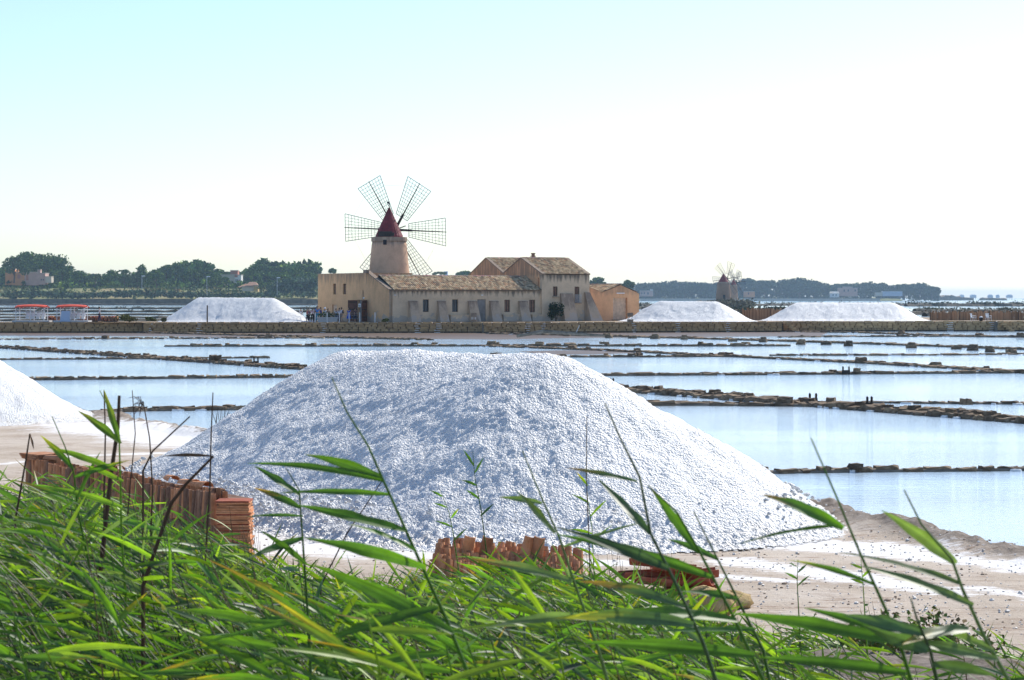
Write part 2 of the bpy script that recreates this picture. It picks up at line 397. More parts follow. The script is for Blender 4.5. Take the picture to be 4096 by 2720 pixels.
def build_ground():
    xs = np.concatenate([np.linspace(-62, -16, 120)[:-1], np.linspace(-16, 12, 380), np.linspace(12, 26, 40)[1:]])
    ys = np.concatenate([np.linspace(-6, 8, 30)[:-1], np.geomspace(8, 60, 420), np.linspace(60, 170, 120)[1:]])
    X, Y = np.meshgrid(xs, ys); Z = ground_z(X, Y)
    d = -shore_dist(X, Y)
    n = fbm(X*0.8, Y*0.8, 51, 4)
    def seg(ax, ay, bx, by, wd):
        dx, dy = bx-ax, by-ay; tt = np.clip(((X-ax)*dx+(Y-ay)*dy)/(dx*dx+dy*dy), 0, 1)
        return 1 - np.hypot(X-ax-tt*dx, Y-ay-tt*dy)/wd
    s = np.zeros(X.shape)
    def strip(p, q, wd, k=1.0):
        a_, b_ = G(*p, 0.4), G(*q, 0.4)
        return k*seg(a_.x, a_.y, b_.x, b_.y, wd)
    for args in [((100, 424), (215, 441), 3.2), ((120, 428), (175, 432), 3.4), ((60, 455), (190, 450), 0.45, 0.75), ((0, 462), (60, 456), 0.4, 0.6),
                 ((800, 540), (890, 545), 1.3), ((860, 545), (1024, 565), 0.9), ((730, 557), (850, 575), 0.75), ((850, 575), (960, 590), 0.6, 0.8),
                 ((700, 572), (790, 578), 0.35, 0.8), ((980, 585), (1060, 600), 0.5, 0.7), ((240, 545), (640, 560), 0.6, 1.0)]:
        s = np.maximum(s, strip(*args))
    # salt fallen round the foot of the heap
    s = np.clip(s*1.3 + 0.25*n*(s > 0), 0, 1)
    fr = np.clip(1 - (np.hypot((X-(-1.3))/6.6, (Y-38.5)/8.2) - 0.86)*5, 0, 1)
    s = np.maximum(s, fr*0.9)
    crust = np.exp(-((d-1.5)/0.6)**2)*0.62*(Y > 45)
    s = np.maximum(s, crust)
    s = np.where(d < 1.0, s*0.5, s)
    soil = np.clip(bank_h(X, Y)/0.25, 0, 1)
    soil = np.maximum(soil, np.clip(np.exp(-((d-0.6)/0.62)**2)*1.6 - 0.25 + 0.35*n, 0, 1.0)*0.9)
    col = np.stack([s, soil, np.zeros_like(s)], -1).reshape(-1, 3)
    nx, ny = len(xs), len(ys)
    idx = np.arange(nx*ny).reshape(ny, nx)
    Fq = np.stack([idx[:-1, :-1], idx[:-1, 1:], idx[1:, 1:], idx[1:, :-1]], -1).reshape(-1, 4)
    V = np.stack([X, Y, Z], -1).reshape(-1, 3)
    keep = (V[Fq, 2].max(1) > -0.3)
    o = np_mesh('ground', V, Fq[keep], M['ground'], True, col)
    tag(o, 'pale salt works ground of trodden earth with spilt salt', kind='structure')
build_ground()

def sheet(name, pts, z, mat, label, n=1):
    mb = MB(); mb.add([(x, y, z) for x, y in pts], [tuple(range(len(pts)))])
    o = mb.build(name, mat); tag(o, label, kind='structure'); return o
sheet('sea', [(-9000, 1280), (9000, 1280), (9000, 14000), (-9000, 14000)], -0.02, M['sea'], 'blue lagoon sea reaching to the horizon')
sheet('seabed', [(-9000, -60), (9000, -60), (9000, 14000), (-9000, 14000)], -0.6, M['bank'], 'muddy bed under the pans and the lagoon')
sheet('water', [(-900, 2), (900, 2), (900, 640), (-900, 640)], 0.0, M['brine'], 'still pale brine in the salt pans')
sheet('far_water', [(-900, 640), (150, 640), (150, 1280), (-900, 1280)], 0.0, M['brine'], 'strip of brine in the distant pans')
sheet('lagoon_water', [(150, 640), (900, 640), (900, 1280), (150, 1280)], 0.0, M['sea'], 'wind ruffled lagoon water past the far dykes')
# shallow muddy brine by the quay, its brown also paints the wall reflection
def mud(pts, z, label):
    q = [G(x, y, 0) for x, y in pts]
    sheet('mud_and_reflection', [(p.x, p.y) for p in q], z, M['mud_reflection'], label)
mud([(-80, 335.4), (170, 336.4), (320, 338.0), (500, 339.6), (560, 338), (690, 337), (820, 336.2), (830, 331.5), (500, 333), (300, 332.4), (-80, 332.2)], 0.004, 'brown muddy brine and painted wall reflection below the quay wall')
mud([(545, 354.7), (600, 354.3), (650, 352.6), (645, 350.8), (560, 350.3), (520, 351.5)], 0.004, 'small brown mud patch at the edge of a pan')

# ------------------------------------------------------------------ stones
def stone_mesh(name, mat, seed, jag=0.12, flat=1.0):
    rg = random.Random(seed)
    xs = (-0.5, -0.18, 0.2, 0.5); ys = (-0.5, 0, 0.5); zs = (-0.5, 0.5)
    vs = []; idx = {}
    for k, z in enumerate(zs):
        for j, y in enumerate(ys):
            for i, x in enumerate(xs):
                q = 0.86 if k == 1 else 1.0
                e = 0.9 if (j in (0, 2) and i in (0, 3)) else 1.0
                idx[i, j, k] = len(vs)
                vs.append((x*q*e + rg.uniform(-jag, jag)*0.5, y*q*e + rg.uniform(-jag, jag)*0.6, z*flat + (rg.uniform(-jag, jag) if k else 0)))
    f = []
    for k in (0, 1):
        for j in range(2):
            for i in range(3):
                q = (idx[i,j,k], idx[i+1,j,k], idx[i+1,j+1,k], idx[i,j+1,k]); f.append(q if k else q[::-1])
    for i in range(3):
        f.append((idx[i,0,0], idx[i+1,0,0], idx[i+1,0,1], idx[i,0,1])); f.append((idx[i+1,2,0], idx[i,2,0], idx[i,2,1], idx[i+1,2,1]))
    for j in range(2):
        f.append((idx[3,j,0], idx[3,j+1,0], idx[3,j+1,1], idx[3,j,1])); f.append((idx[0,j+1,0], idx[0,j,0], idx[0,j,1], idx[0,j+1,1]))
    me = bpy.data.meshes.new(name); me.from_pydata(vs, [], f); me.materials.append(mat); me.update(); return me
STONES = [stone_mesh('stone', M['stone'], i, 0.15) for i in range(14)]
BLOCKS = [stone_mesh('stone_block', M['quay'], 50+i, 0.04) for i in range(6)]
WET = [stone_mesh('wet_block', M['quay_dark'], 70+i, 0.05) for i in range(6)]
SALTST = [stone_mesh('salt_crust', M['saltcrust'], 90+i, 0.22) for i in range(4)]

def put(name, me, parent, loc, scl, rz=0.0, rx=0.0, ry=0.0):
    o = bpy.data.objects.new(name, me); COL.objects.link(o); o.parent = parent
    o.location = loc; o.scale = scl; o.rotation_euler = (rx, ry, rz); return o
def join_stuff(name, items, mat, parent):
    "many stones in one mesh: items = (mesh, loc, scale, rz)"
    mb = MB()
    for me, loc, scl, rz in items:
        T = Matrix.Translation(loc) @ Matrix.Rotation(rz, 4, 'Z') @ Matrix.Diagonal((scl[0], scl[1], scl[2], 1))
        mb.add([T @ v.co for v in me.vertices], [tuple(p.vertices) for p in me.polygons])
    o = mb.build(name, mat, parent); o['kind'] = 'stuff'; return o

def dyke(pix, label, w=0.5, h=0.16, sl=0.45, rows=2, rough=0.0, salt=0.3, seed=0, gap=0.02, core=True, world=None, piled=0.0):
    rg = random.Random(seed); h = h*0.62; w *= 0.85; sl = sl*0.85; rough *= 0.6; piled *= 0.8; salt *= 0.8
    pts = world or [(lambda g: (g.x, g.y))(G(x, y, 0)) for x, y in pix]
    x0, y0 = pts[0]
    tg = thing('stone_dyke', label, 'dyke', (x0, y0, 0), 0, 'low stone dykes between the salt pans')
    segs = []; total = 0
    for (ax, ay), (bx, by) in zip(pts[:-1], pts[1:]):
        L = math.hypot(bx-ax, by-ay); segs.append((ax, ay, bx, by, L)); total += L
    def at(s):
        for ax, ay, bx, by, L in segs:
            if s <= L or (ax, ay, bx, by, L) == segs[-1]: return ax+(bx-ax)*s/L-x0, ay+(by-ay)*s/L-y0, math.atan2(by-ay, bx-ax)
            s -= L
    if core:
        mb = MB(); k = max(2, int(total/0.8)); vs = []
        for i in range(k+1):
            x, y, a = at(min(total, total*i/k)); nx, ny = -math.sin(a), math.cos(a)
            for o_, z in ((-0.55, -0.25), (-0.42, h*0.55), (0, h*0.75+rg.uniform(-.02, .02)), (0.42, h*0.55), (0.55, -0.25)):
                vs.append((x+nx*o_*w*1.05, y+ny*o_*w*1.05, z + (rg.uniform(-.02, .02) if z > 0 else 0)))
        fs = [(i*5+j, (i+1)*5+j, (i+1)*5+j+1, i*5+j+1) for i in range(k) for j in range(4)]
        mb.add(vs, fs); mb.build('mud_core', M['core'], tg, True)
    items = []
    lanes = [-1, 1] if rows == 2 else [0]
    for ln in lanes:
        s = rg.uniform(0, sl)
        while s < total - sl*0.5:
            L = sl*rg.uniform(0.7, 1.35); x, y, a = at(s + L/2); nx, ny = -math.sin(a), math.cos(a)
            wd = (w*0.5 if rows == 2 else w)*rg.uniform(0.85, 1.15)
            off = ln*w*0.26 + rg.uniform(-1, 1)*0.03*w
            hh = h*rg.uniform(0.75, 1.2)*(1 + rough*rg.uniform(-0.3, 0.9))
            items.append((rg.choice(STONES), (x+nx*off, y+ny*off, hh/2 - 0.06), (L*0.97, wd, hh+0.12), a + rg.uniform(-1, 1)*(0.03+0.1*rough)))
            s += L + gap
    nb = int(total/sl*(0.28*rough + piled))
    for _ in range(nb):
        s = rg.uniform(0, total); x, y, a = at(s); nx, ny = -math.sin(a), math.cos(a); q = rg.uniform(0.25, 0.8)**1.3*sl
        off = rg.uniform(-0.3, 0.5)*w
        items.append((rg.choice(STONES), (x+nx*off, y+ny*off, h + q*0.12), (q, q*0.7, q*rg.uniform(0.22, 0.4)), rg.uniform(0, 3)))
    rg.shuffle(items)
    for me, loc, scl, rz in items[:290]: put('stone', me, tg, loc, scl, rz)
    if len(items) > 290: join_stuff('small_stones', items[290:], M['stone'], tg)
    if salt:
        cr = []
        for _ in range(int(total/sl*salt*2)):
            s = rg.uniform(0, total); x, y, a = at(s); nx, ny = -math.sin(a), math.cos(a); q = rg.uniform(0.1, 0.4)*sl
            off = -0.5*w*rg.choice((1, 1, -1, 0.2)); cr.append((rg.choice(SALTST), (x+nx*off, y+ny*off, 0.02), (q*1.6, q*0.6, rg.uniform(0.04, 0.09)), a))
        if cr: join_stuff('salt_crust', cr, M['saltcrust'], tg)
    return tg

# nearest first; pixel rows read off the photograph, turned into ground points
dyke([(700, 474.5), (760, 473.5), (850, 472), (940, 471.2), (1060, 470.2)], 'nearest dyke of flat slabs, just right of the big salt heap', 0.42, 0.17, 0.62, 1, 0.1, 0.25, 1, piled=0.25)
dyke([(90, 413), (145, 411), (260, 409.5), (330, 408.5)], 'short dyke behind the soil edge between the two near salt heaps', 0.6, 0.2, 0.9, 2, 0.15, 0.2, 2, piled=0.2)
dyke([(620, 405.3), (700, 405.3), (800, 406.2), (875, 407.0)], 'doubled dyke of long slabs meeting the rubble dyke right of the big heap', 0.9, 0.22, 1.15, 2, 0.3, 0.35, 3, piled=0.3)
MAINW = [(-75, 228), (-42, 175), (-11, 120.7), (4.4, 95), (16.8, 70.5), (24, 56)]
dyke(None, 'long rubble dyke crossing the view behind the big heap', 1.5, 0.24, 0.8, 2, 0.9, 0.5, 4, world=MAINW, piled=0.9)
dyke([(870, 402.6), (930, 403.6), (1060, 404.5)], 'short loose stone dyke at the right edge above the rubble dyke', 0.8, 0.15, 0.9, 1, 0.5, 0.6, 5)
dyke([(-20, 380.3), (60, 380), (170, 378.7), (320, 377.2)], 'straight neat dyke of dark blocks left of the big heap', 0.6, 0.26, 1.0, 1, 0.05, 0.1, 6)
dyke([(575, 375.9), (700, 375.3), (850, 374.2), (1060, 372.8)], 'straight dyke with salt in its joints across the right hand pans', 0.8, 0.22, 1.25, 2, 0.15, 0.35, 7, piled=0.06)
dyke([(-20, 359.9), (120, 359.3), (265, 358)], 'thin straight dyke at the left edge under the rubble dyke', 0.7, 0.2, 1.3, 1, 0.1, 0.1, 8)
dyke([(370, 360.8), (430, 359.2), (560, 357.3), (650, 357.2), (745, 356.6)], 'stony dyke just above the crest of the big heap', 0.9, 0.2, 1.4, 1, 0.6, 0.25, 9, piled=0.35)
dyke([(470, 346.0), (600, 350.5), (737, 357), (880, 364), (1060, 375.2)], 'slanting dyke from behind the heap crest down to the right edge', 1.3, 0.2, 1.3, 2, 0.3, 0.35, 10, piled=0.15)
dyke([(165, 346.6), (300, 346.6), (450, 346.4), (560, 346.4), (700, 346.3), (790, 346.2)], 'straight dark dyke spanning the middle pans', 0.9, 0.3, 1.6, 1, 0.5, 0.05, 11, piled=0.25)
dyke([(770, 355.7), (860, 355.6), (960, 355.2), (1060, 354.0)], 'thin salt crusted dyke at the right of the rippled pan', 0.9, 0.2, 1.5, 1, 0.3, 0.9, 12)
dyke([(490, 333.9), (560, 335.4), (690, 338.7), (790, 341.6), (870, 344.2), (1060, 351.0)], 'slanting paved dyke with square piers from the quay to the right edge', 1.7, 0.25, 1.6, 2, 0.25, 0.1, 13)
dyke([(-20, 339.8), (60, 339.4), (170, 338.9), (320, 338.3)], 'crumbling dyke of mud and stones near the left quay wall', 1.6, 0.22, 1.6, 1, 0.8, 1.2, 14)
dyke([(140, 332.9), (230, 335.3), (330, 337.8), (430, 340.3)], 'slanting low dyke beneath the left quay wall', 1.3, 0.25, 1.4, 2, 0.4, 0.2, 15)
dyke([(780, 331.9), (860, 333.0), (930, 335.6), (1060, 338.3)], 'slanting dyke leaving the foot of the right quay wall', 1.4, 0.25, 1.6, 2, 0.3, 0.3, 16)
dyke([(780, 337.6), (850, 336.9), (940, 336.8), (1060, 338.0)], 'broken straight dyke under the slanting one at the right quay', 1.2, 0.25, 1.6, 1, 0.6, 0.2, 17)

# square stone piers along the paved dyke
pier_px = [(567, 337.6), (609, 339.4), (632, 339.9), (655, 340.3), (684, 341.1), (733, 343.0), (763, 343.6), (801, 346.0), (826, 346.2), (848, 347.6), (911, 349.5), (956, 350.8), (973, 352.0), (990, 353.6), (1011, 354.9)]
wherep = ['beside the driftwood', 'next right of the driftwood', 'under the right warehouse corner', 'below the first far salt heap', 'below the middle of the far salt heap', 'below the gap of the two far heaps', 'tallest of the left run', 'flat one left of centre right', 'second flat one of the pair', 'above the stony end', 'first of the wide spaced run', 'two stones high', 'leaning second of the wide run', 'low wide one', 'nearest the right edge']
for i, ((px, py), wz) in enumerate(zip(pier_px, wherep)):
    g = G(px, py - 1.5, 0); rg = random.Random(200+i)
    tp = thing('stone_pier', 'square stone pier on the paved dyke, ' + wz, 'pier', (g.x, g.y, 0), rg.uniform(-.3, .3), 'square stone piers on the paved dyke')
    sz = rg.uniform(0.9, 1.25)
    put('base_stone', STONES[i % 14], tp, (0, 0, 0.10), (0.8*sz, 0.7, 0.36))
    if i % 3 != 2: put('top_stone', STONES[(i+5) % 14], tp, (rg.uniform(-.1, .1), 0, 0.37), (0.6*sz, 0.5, 0.2), 0.1)

def post_pair(px, py, z, hgt, dx, label, Y=None):
    g = G(px, py, z); tp = thing('sluice_post', label, 'post', g, 0, 'old sluice posts in the dykes')
    for s in (-dx, dx):
        if s == -dx and dx == 0: pass
        mb = MB(); mb.tube([(s, 0, -0.2), (s, 0, hgt), (s+0.02, 0, hgt+0.02)], [0.045]*3, 6); mb.build('post', M['wood'], tp)
    mb = MB(); mb.box(-dx-0.05, dx+0.05, -0.06, 0.06, -0.1, hgt*0.35); mb.build('board', M['wood'], tp)
post_pair(612, 385.5, 0.15, 0.3, 0.06, 'pair of small dark posts on the rubble dyke right of the heap')
post_pair(813, 400.8, 0.15, 0.26, 0.12, 'dark wooden sluice frame standing in the rubble dyke')
post_pair(869.5, 405.5, 0.15, 0.3, 0.08, 'two tall grey sluice stones on the rubble dyke')
post_pair(846, 371.8, 0.15, 0.26, 0.16, 'dark two horned sluice on the straight salt jointed dyke')
post_pair(256, 363, 0.15, 0.35, 0.12, 'two thin posts on the rubble dyke left of the heap')
post_pair(978, 335.5, 0.1, 0.5, 0.1, 'small dark post standing in the far right pan')
# driftwood beam and boards near quay
g = G(568, 336.5, 0.3); td = thing('driftwood', 'bleached driftwood plank with a stick pointing up on the dyke', 'driftwood', g)
mb = MB(); mb.tube([(-5, -1, 0.05), (-2.5, 0, 0.5), (3.5, -1, 0.1)], [0.16, 0.22, 0.12], 6); mb.build('plank', M['core'], td)
mb = MB(); mb.tube([(0.7, -0.5, 0.2), (1.1, -0.5, 1.1)], [0.05, 0.03], 6); mb.build('stick', M['greymetal'], td)
# dark loose stones scattered on dykes that can be told apart
for px, py, s, lb in [(547, 371.5, .55, 'single black stone at the left end of the salt jointed dyke'), (857, 371.6, 0.5, 'flat dark stone beside the horned sluice'), (215.5, 360.5, 1.0, 'black boulder on the rubble dyke left of the heap'), (966, 404.0, 0.55, 'pointed dark stone standing on the loose dyke at the right'), (1021, 336.8, 1.1, 'dark rock in the far pan at the right edge')]:
    g = G(px, py, 0.15); o = put('loose_stone', STONES[int(px) % 14], None, (g.x, g.y, 0.15+s*0.15), (s*0.75, s*0.6, s*0.4), 0.4); tag(o, lb, 'stone')

# ------------------------------------------------------------------ salt heaps
def salt_heap(name, label, A, B, hA, hB, base, cell, x0, x1, y0, y1, fine=1.0, mid=1.0, slope=0.64, flare=0.10, seed=0, r0=0.55, group='white salt heaps'):
    xs = np.arange(x0, x1+cell, cell); ys = np.arange(y0, y1+cell, cell)
    X, Y = np.meshgrid(xs, ys)
    dx, dy = B[0]-A[0], B[1]-A[1]; L2 = dx*dx+dy*dy
    tt = np.clip(((X-A[0])*dx+(Y-A[1])*dy)/L2, 0, 1)
    d = np.hypot(X-A[0]-tt*dx, Y-A[1]-tt*dy)
    hh = hA+(hB-hA)*tt
    k = hh.max() if hasattr(hh, 'max') else hh
    ang = np.arctan2(Y-A[1]-tt*dy, X-A[0]-tt*dx)
    d = d*(1 + 0.035*fbm(ang*1.5+tt*3, tt*2, seed+1, 3)*mid)
    q = hh - slope*(np.sqrt(d*d+r0*r0)-r0)
    z = flare*np.log1p(np.exp(np.clip(q/flare, -30, 60)))
    edge = np.clip(z/0.4, 0, 1)
    # slip fans and lumps
    low = 0.35 + 0.65*np.clip((hh - z)/1.0, 0, 1)
    z = z + low*edge*mid*(0.12*fbm(X*0.55, Y*0.55, seed+3, 3) + 0.055*fbm(X*1.5, Y*0.8, seed+5, 4) + 0.018*fbm(ang*9+seed, d*0.35, seed+8, 3) + 0.030*np.minimum(0, fbm(tt*9+ang*7, d*0.8, seed+18, 3)) - 0.05*sstep(0.18, 0.5, fbm(X*0.8+3, Y*0.5, seed+28, 4)))
    if fine:
        z = z + edge*fine*(0.03*fbm(X*4, Y*4, seed+13, 3) + 0.030*np.maximum(0, 0.75-worley(X*9+fbm(X*3,Y*3,7,2), Y*12, seed+2)) + 0.026*np.maximum(0, 0.7-worley(X*20, Y*24, seed+6)))
        z = z + (1-edge)*np.clip(z/0.05, 0, 1)*0.05*np.maximum(0, 0.62-worley(X*9, Y*9, seed+2))*3*fine
    V = np.stack([X, Y, z-0.02], -1).reshape(-1, 3)
    nx, ny = len(xs), len(ys); idx = np.arange(nx*ny).reshape(ny, nx)
    Fq = np.stack([idx[:-1, :-1], idx[:-1, 1:], idx[1:, 1:], idx[1:, :-1]], -1).reshape(-1, 4)
    Fq = Fq[V[Fq, 2].max(1) > 0.0]
    V[:, 2] = np.maximum(V[:, 2], -0.25)
    used = np.unique(Fq); rm = np.full(len(V), -1); rm[used] = np.arange(len(used))
    V = V[used]; Fq = rm[Fq]
    cx, cy = (A[0]+B[0])/2, (A[1]+B[1])/2
    V = V - np.array([cx, cy, 0])
    o = np_mesh(name, V, Fq, M['salt'], True)
    o.location = (cx, cy, base); tag(o, label, 'salt heap', group); return o

NEAR_A, NEAR_B = (-3.15, 42.0), (0.62, 36.3)
salt_heap('salt_heap', 'huge heap of lumpy white salt filling the middle foreground', NEAR_A, NEAR_B, 2.70, 2.78, 0.36, 0.032, -9.0, 7.2, 30.2, 47.2, 1.0, 1.0, seed=3, flare=0.10)
salt_heap('salt_heap', 'white salt heap cut off by the left edge of the view', (-21.5, 69.5), (-18.0, 66.2), 3.0, 2.75, 0.36, 0.07, -28, -11.5, 59, 77, 1.3, 0.8, seed=23, flare=0.12)
QZ = 1.24
def far_heap(label, pl, pr, tl, tr, ty, Y, seed, by=322.5):
    m = Y/F; h = zy(ty, Y) - QZ; base_r = h/0.625
    A = (gx(tl, Y)+0.3, Y+1.5); B = (gx(tr, Y)-0.3, Y-0.5)
    s = h/max(0.5, ((gx(tl, Y)-gx(pl, Y))+(gx(pr, Y)-gx(tr, Y)))/2)
    return salt_heap('salt_heap', label, A, B, h, h*0.985, QZ, 0.16, gx(pl, Y)-2, gx(pr, Y)+2, Y-8, Y+9, 1.5, 0.9, slope=s, flare=0.12, seed=seed, r0=0.5)
far_heap('flat topped salt heap on the quay to the left of the mill', 164, 313, 197, 275, 297.4, 257, 33)
far_heap('salt heap on the quay right beside the warehouse', 631, 757, 660, 717, 301.2, 262, 43)
far_heap('long salt heap on the quay, the right one of the pair', 767, 925, 798, 893, 302.4, 268, 53)

# lumps of salt rolled to the foot of the near heap
mb = MB(); rg = random.Random(5)
ico_v = [(0,0,1),(0.89,0,0.45),(0.28,0.85,0.45),(-0.72,0.53,0.45),(-0.72,-0.53,0.45),(0.28,-0.85,0.45),(0.72,0.53,-0.45),(-0.28,0.85,-0.45),(-0.89,0,-0.45),(-0.28,-0.85,-0.45),(0.72,-0.53,-0.45),(0,0,-1)]
ico_f = [(0,1,2),(0,2,3),(0,3,4),(0,4,5),(0,5,1),(1,6,2),(2,7,3),(3,8,4),(4,9,5),(5,10,1),(6,7,2),(7,8,3),(8,9,4),(9,10,5),(10,6,1),(11,7,6),(11,8,7),(11,9,8),(11,10,9),(11,6,10)]
for i in range(3800):
    tt = rg.random(); a = rg.uniform(0, 2*PI)
    cx = NEAR_A[0]+(NEAR_B[0]-NEAR_A[0])*tt; cy = NEAR_A[1]+(NEAR_B[1]-NEAR_A[1])*tt
    if i < 3800: rr = 4.25 + abs(rg.gauss(0, 0.35)); s = rg.uniform(0.015, 0.045)*(1.5 if rg.random() < 0.08 else 1)
    else: rr = rg.uniform(1.5, 4.4); s = rg.uniform(0.015, 0.035)
    x, y = cx+rr*math.cos(a), cy+rr*math.sin(a)
    if y > cy + 2.5: continue
    dx, dy = NEAR_B[0]-NEAR_A[0], NEAR_B[1]-NEAR_A[1]
    t2 = max(0, min(1, ((x-NEAR_A[0])*dx+(y-NEAR_A[1])*dy)/(dx*dx+dy*dy))); d = math.hypot(x-NEAR_A[0]-t2*dx, y-NEAR_A[1]-t2*dy)
    if i < 3800 and d < 4.1: continue
    q = 2.8-0.625*(math.sqrt(d*d+0.3)-0.55); z = 0.36 + 0.15*math.log1p(math.exp(max(-30, min(60, q/0.15)))) + s*0.5
    k = [rg.uniform(0.75, 1.2) for _ in range(12)]
    mb.add([(x+v[0]*s*k[j], y+v[1]*s*k[j], z+v[2]*s*k[j]*0.85) for j, v in enumerate(ico_v)], ico_f)
o = mb.build('salt_lumps', M['salt'], None, True); tag(o, 'scattered lumps of salt at the foot of the big heap', kind='stuff')

mb = MB(); rg = random.Random(45)
for _ in range(2200):
    Yg = rg.uniform(22, 37); xg = rg.gauss(4.6, 2.2) if rg.random() < .7 else rg.uniform(-5, 8)
    if shore_dist(np.array([xg]), np.array([Yg]))[0] > -0.5 or math.hypot(xg-NEAR_B[0], Yg-NEAR_B[1]) < 4.2: continue
    s_ = rg.uniform(.006, .018)*(2.0 if rg.random() < .05 else 1); z = gz(xg, Yg)+s_*.3
    mb.add([(xg+v[0]*s_*rg.uniform(.7, 1.3), Yg+v[1]*s_, z+v[2]*s_*.7) for v in ico_v], ico_f)
o = mb.build('salt_crumbs', M['salt']); tag(o, 'crumbs of salt strewn over the ground beside the heap', kind='stuff')

# ------------------------------------------------------------------ quay wall and the ground behind it
def quay(px0, px1, Y0, Y1, label, seed, ztop=QZ, buff=(0, 0)):
    rg = random.Random(seed)
    a = Vector((gx(px0, Y0), Y0, 0)); b = Vector((gx(px1, Y1), Y1, 0)); d = b-a; L = d.length; rz = math.atan2(d.y, d.x)
    tg = thing('quay_wall', label, 'quay wall', a, rz, 'stretches of the stone quay wall')
    mb = MB(); mb.box(0.02, L-0.02, 0.12, 1.2, -0.5, ztop-0.05); mb.build('wall_core', M['core'], tg)
    nrow = 5; hr = (ztop+0.1)/nrow; items = []
    for r_ in range(nrow):
        s = 0.0
        while s < L-0.1:
            w_ = min(rg.uniform(0.55, 1.25), L-s)
            hh = hr*1.02; pr = rg.uniform(-0.03, 0.03)
            z = -0.1 + hr*(r_+0.5) + (rg.uniform(-0.03, 0.05) if r_ == nrow-1 else 0)
            items.append((r_, (s+w_/2, 0.12+pr, z), (w_*1.03, 0.5, hh)))
            s += w_
    rg.shuffle(items)
    top = [it for it in items]
    for r_, loc, scl in top[:290]:
        put('stone_block', rg.choice(WET if (r_ == 0 or (r_ == 1 and rg.random() < 0.0)) else BLOCKS), tg, loc, scl)
    dry = [(rg.choice(BLOCKS), loc, scl, 0) for r_, loc, scl in top[290:] if r_ > 0]
    wet = [(rg.choice(WET), loc, scl, 0) for r_, loc, scl in top[290:] if r_ == 0]
    if dry: join_stuff('stone_blocks', dry, M['quay'], tg)
    if wet: join_stuff('wet_blocks', wet, M['quay_dark'], tg)
    # salt drips
    cr = []
    for _ in range(int(L/7)):
        s = rg.uniform(0, L)
        for j in range(5): cr.append((rg.choice(SALTST), (s+rg.uniform(-.15, .15), -0.16, 0.05+0.25*j), (rg.uniform(0.3, 0.7), 0.06, 0.05), 0))
    if seed != 61: join_stuff('salt_drips', cr, M['saltcrust'], tg)
    return tg
quay(-60, 143, 249.5, 250.5, 'left stretch of the stone quay wall under the red canopies', 61)
quay(143, 484, 248.5, 249.5, 'orange tinted stretch of quay wall under the left salt heap and the mill', 62)
quay(484, 782, 247.5, 256.0, 'long stretch of quay wall under the buttressed houses', 63)
quay(783, 996, 258.0, 262, 'right stretch of quay wall below the pair of salt heaps', 64)
quay(998, 1090, 260.5, 263, 'last short stretch of quay wall at the right edge', 65)
def steps(px, Y, dirx, label):
    x = gx(px, Y); tg = thing('stone_stair', label, 'stairs', (x, Y, 0), 0, 'small stone stairs at the quay breaks')
    for k in range(5): put('step', BLOCKS[k % 6], tg, (dirx*(0.25+0.32*(4-k)), -0.35, 0.13+0.25*k), (0.75, 0.8, 0.25))
steps(484, 248.0, 1, 'small stone steps in the quay wall below the grey double door')
steps(783, 257, 1, 'small stone steps in the quay wall between the far salt heaps')
steps(998, 260.5, 1, 'small stone steps in the quay wall near the right edge')
steps(147, 249, 1, 'small stone steps in the quay wall left of the salt heap')

sheet('quay_ground', [(-68, 250.6), (-43, 249.7), (-3.4, 249.9), (-3.2, 249), (32.6, 257.2), (33, 259.2), (75, 263.5), (75, 312), (22, 330), (-18, 300), (-31, 262), (-68, 258)], QZ-0.03, M['plateau'], 'trodden earth ground on top of the quay')

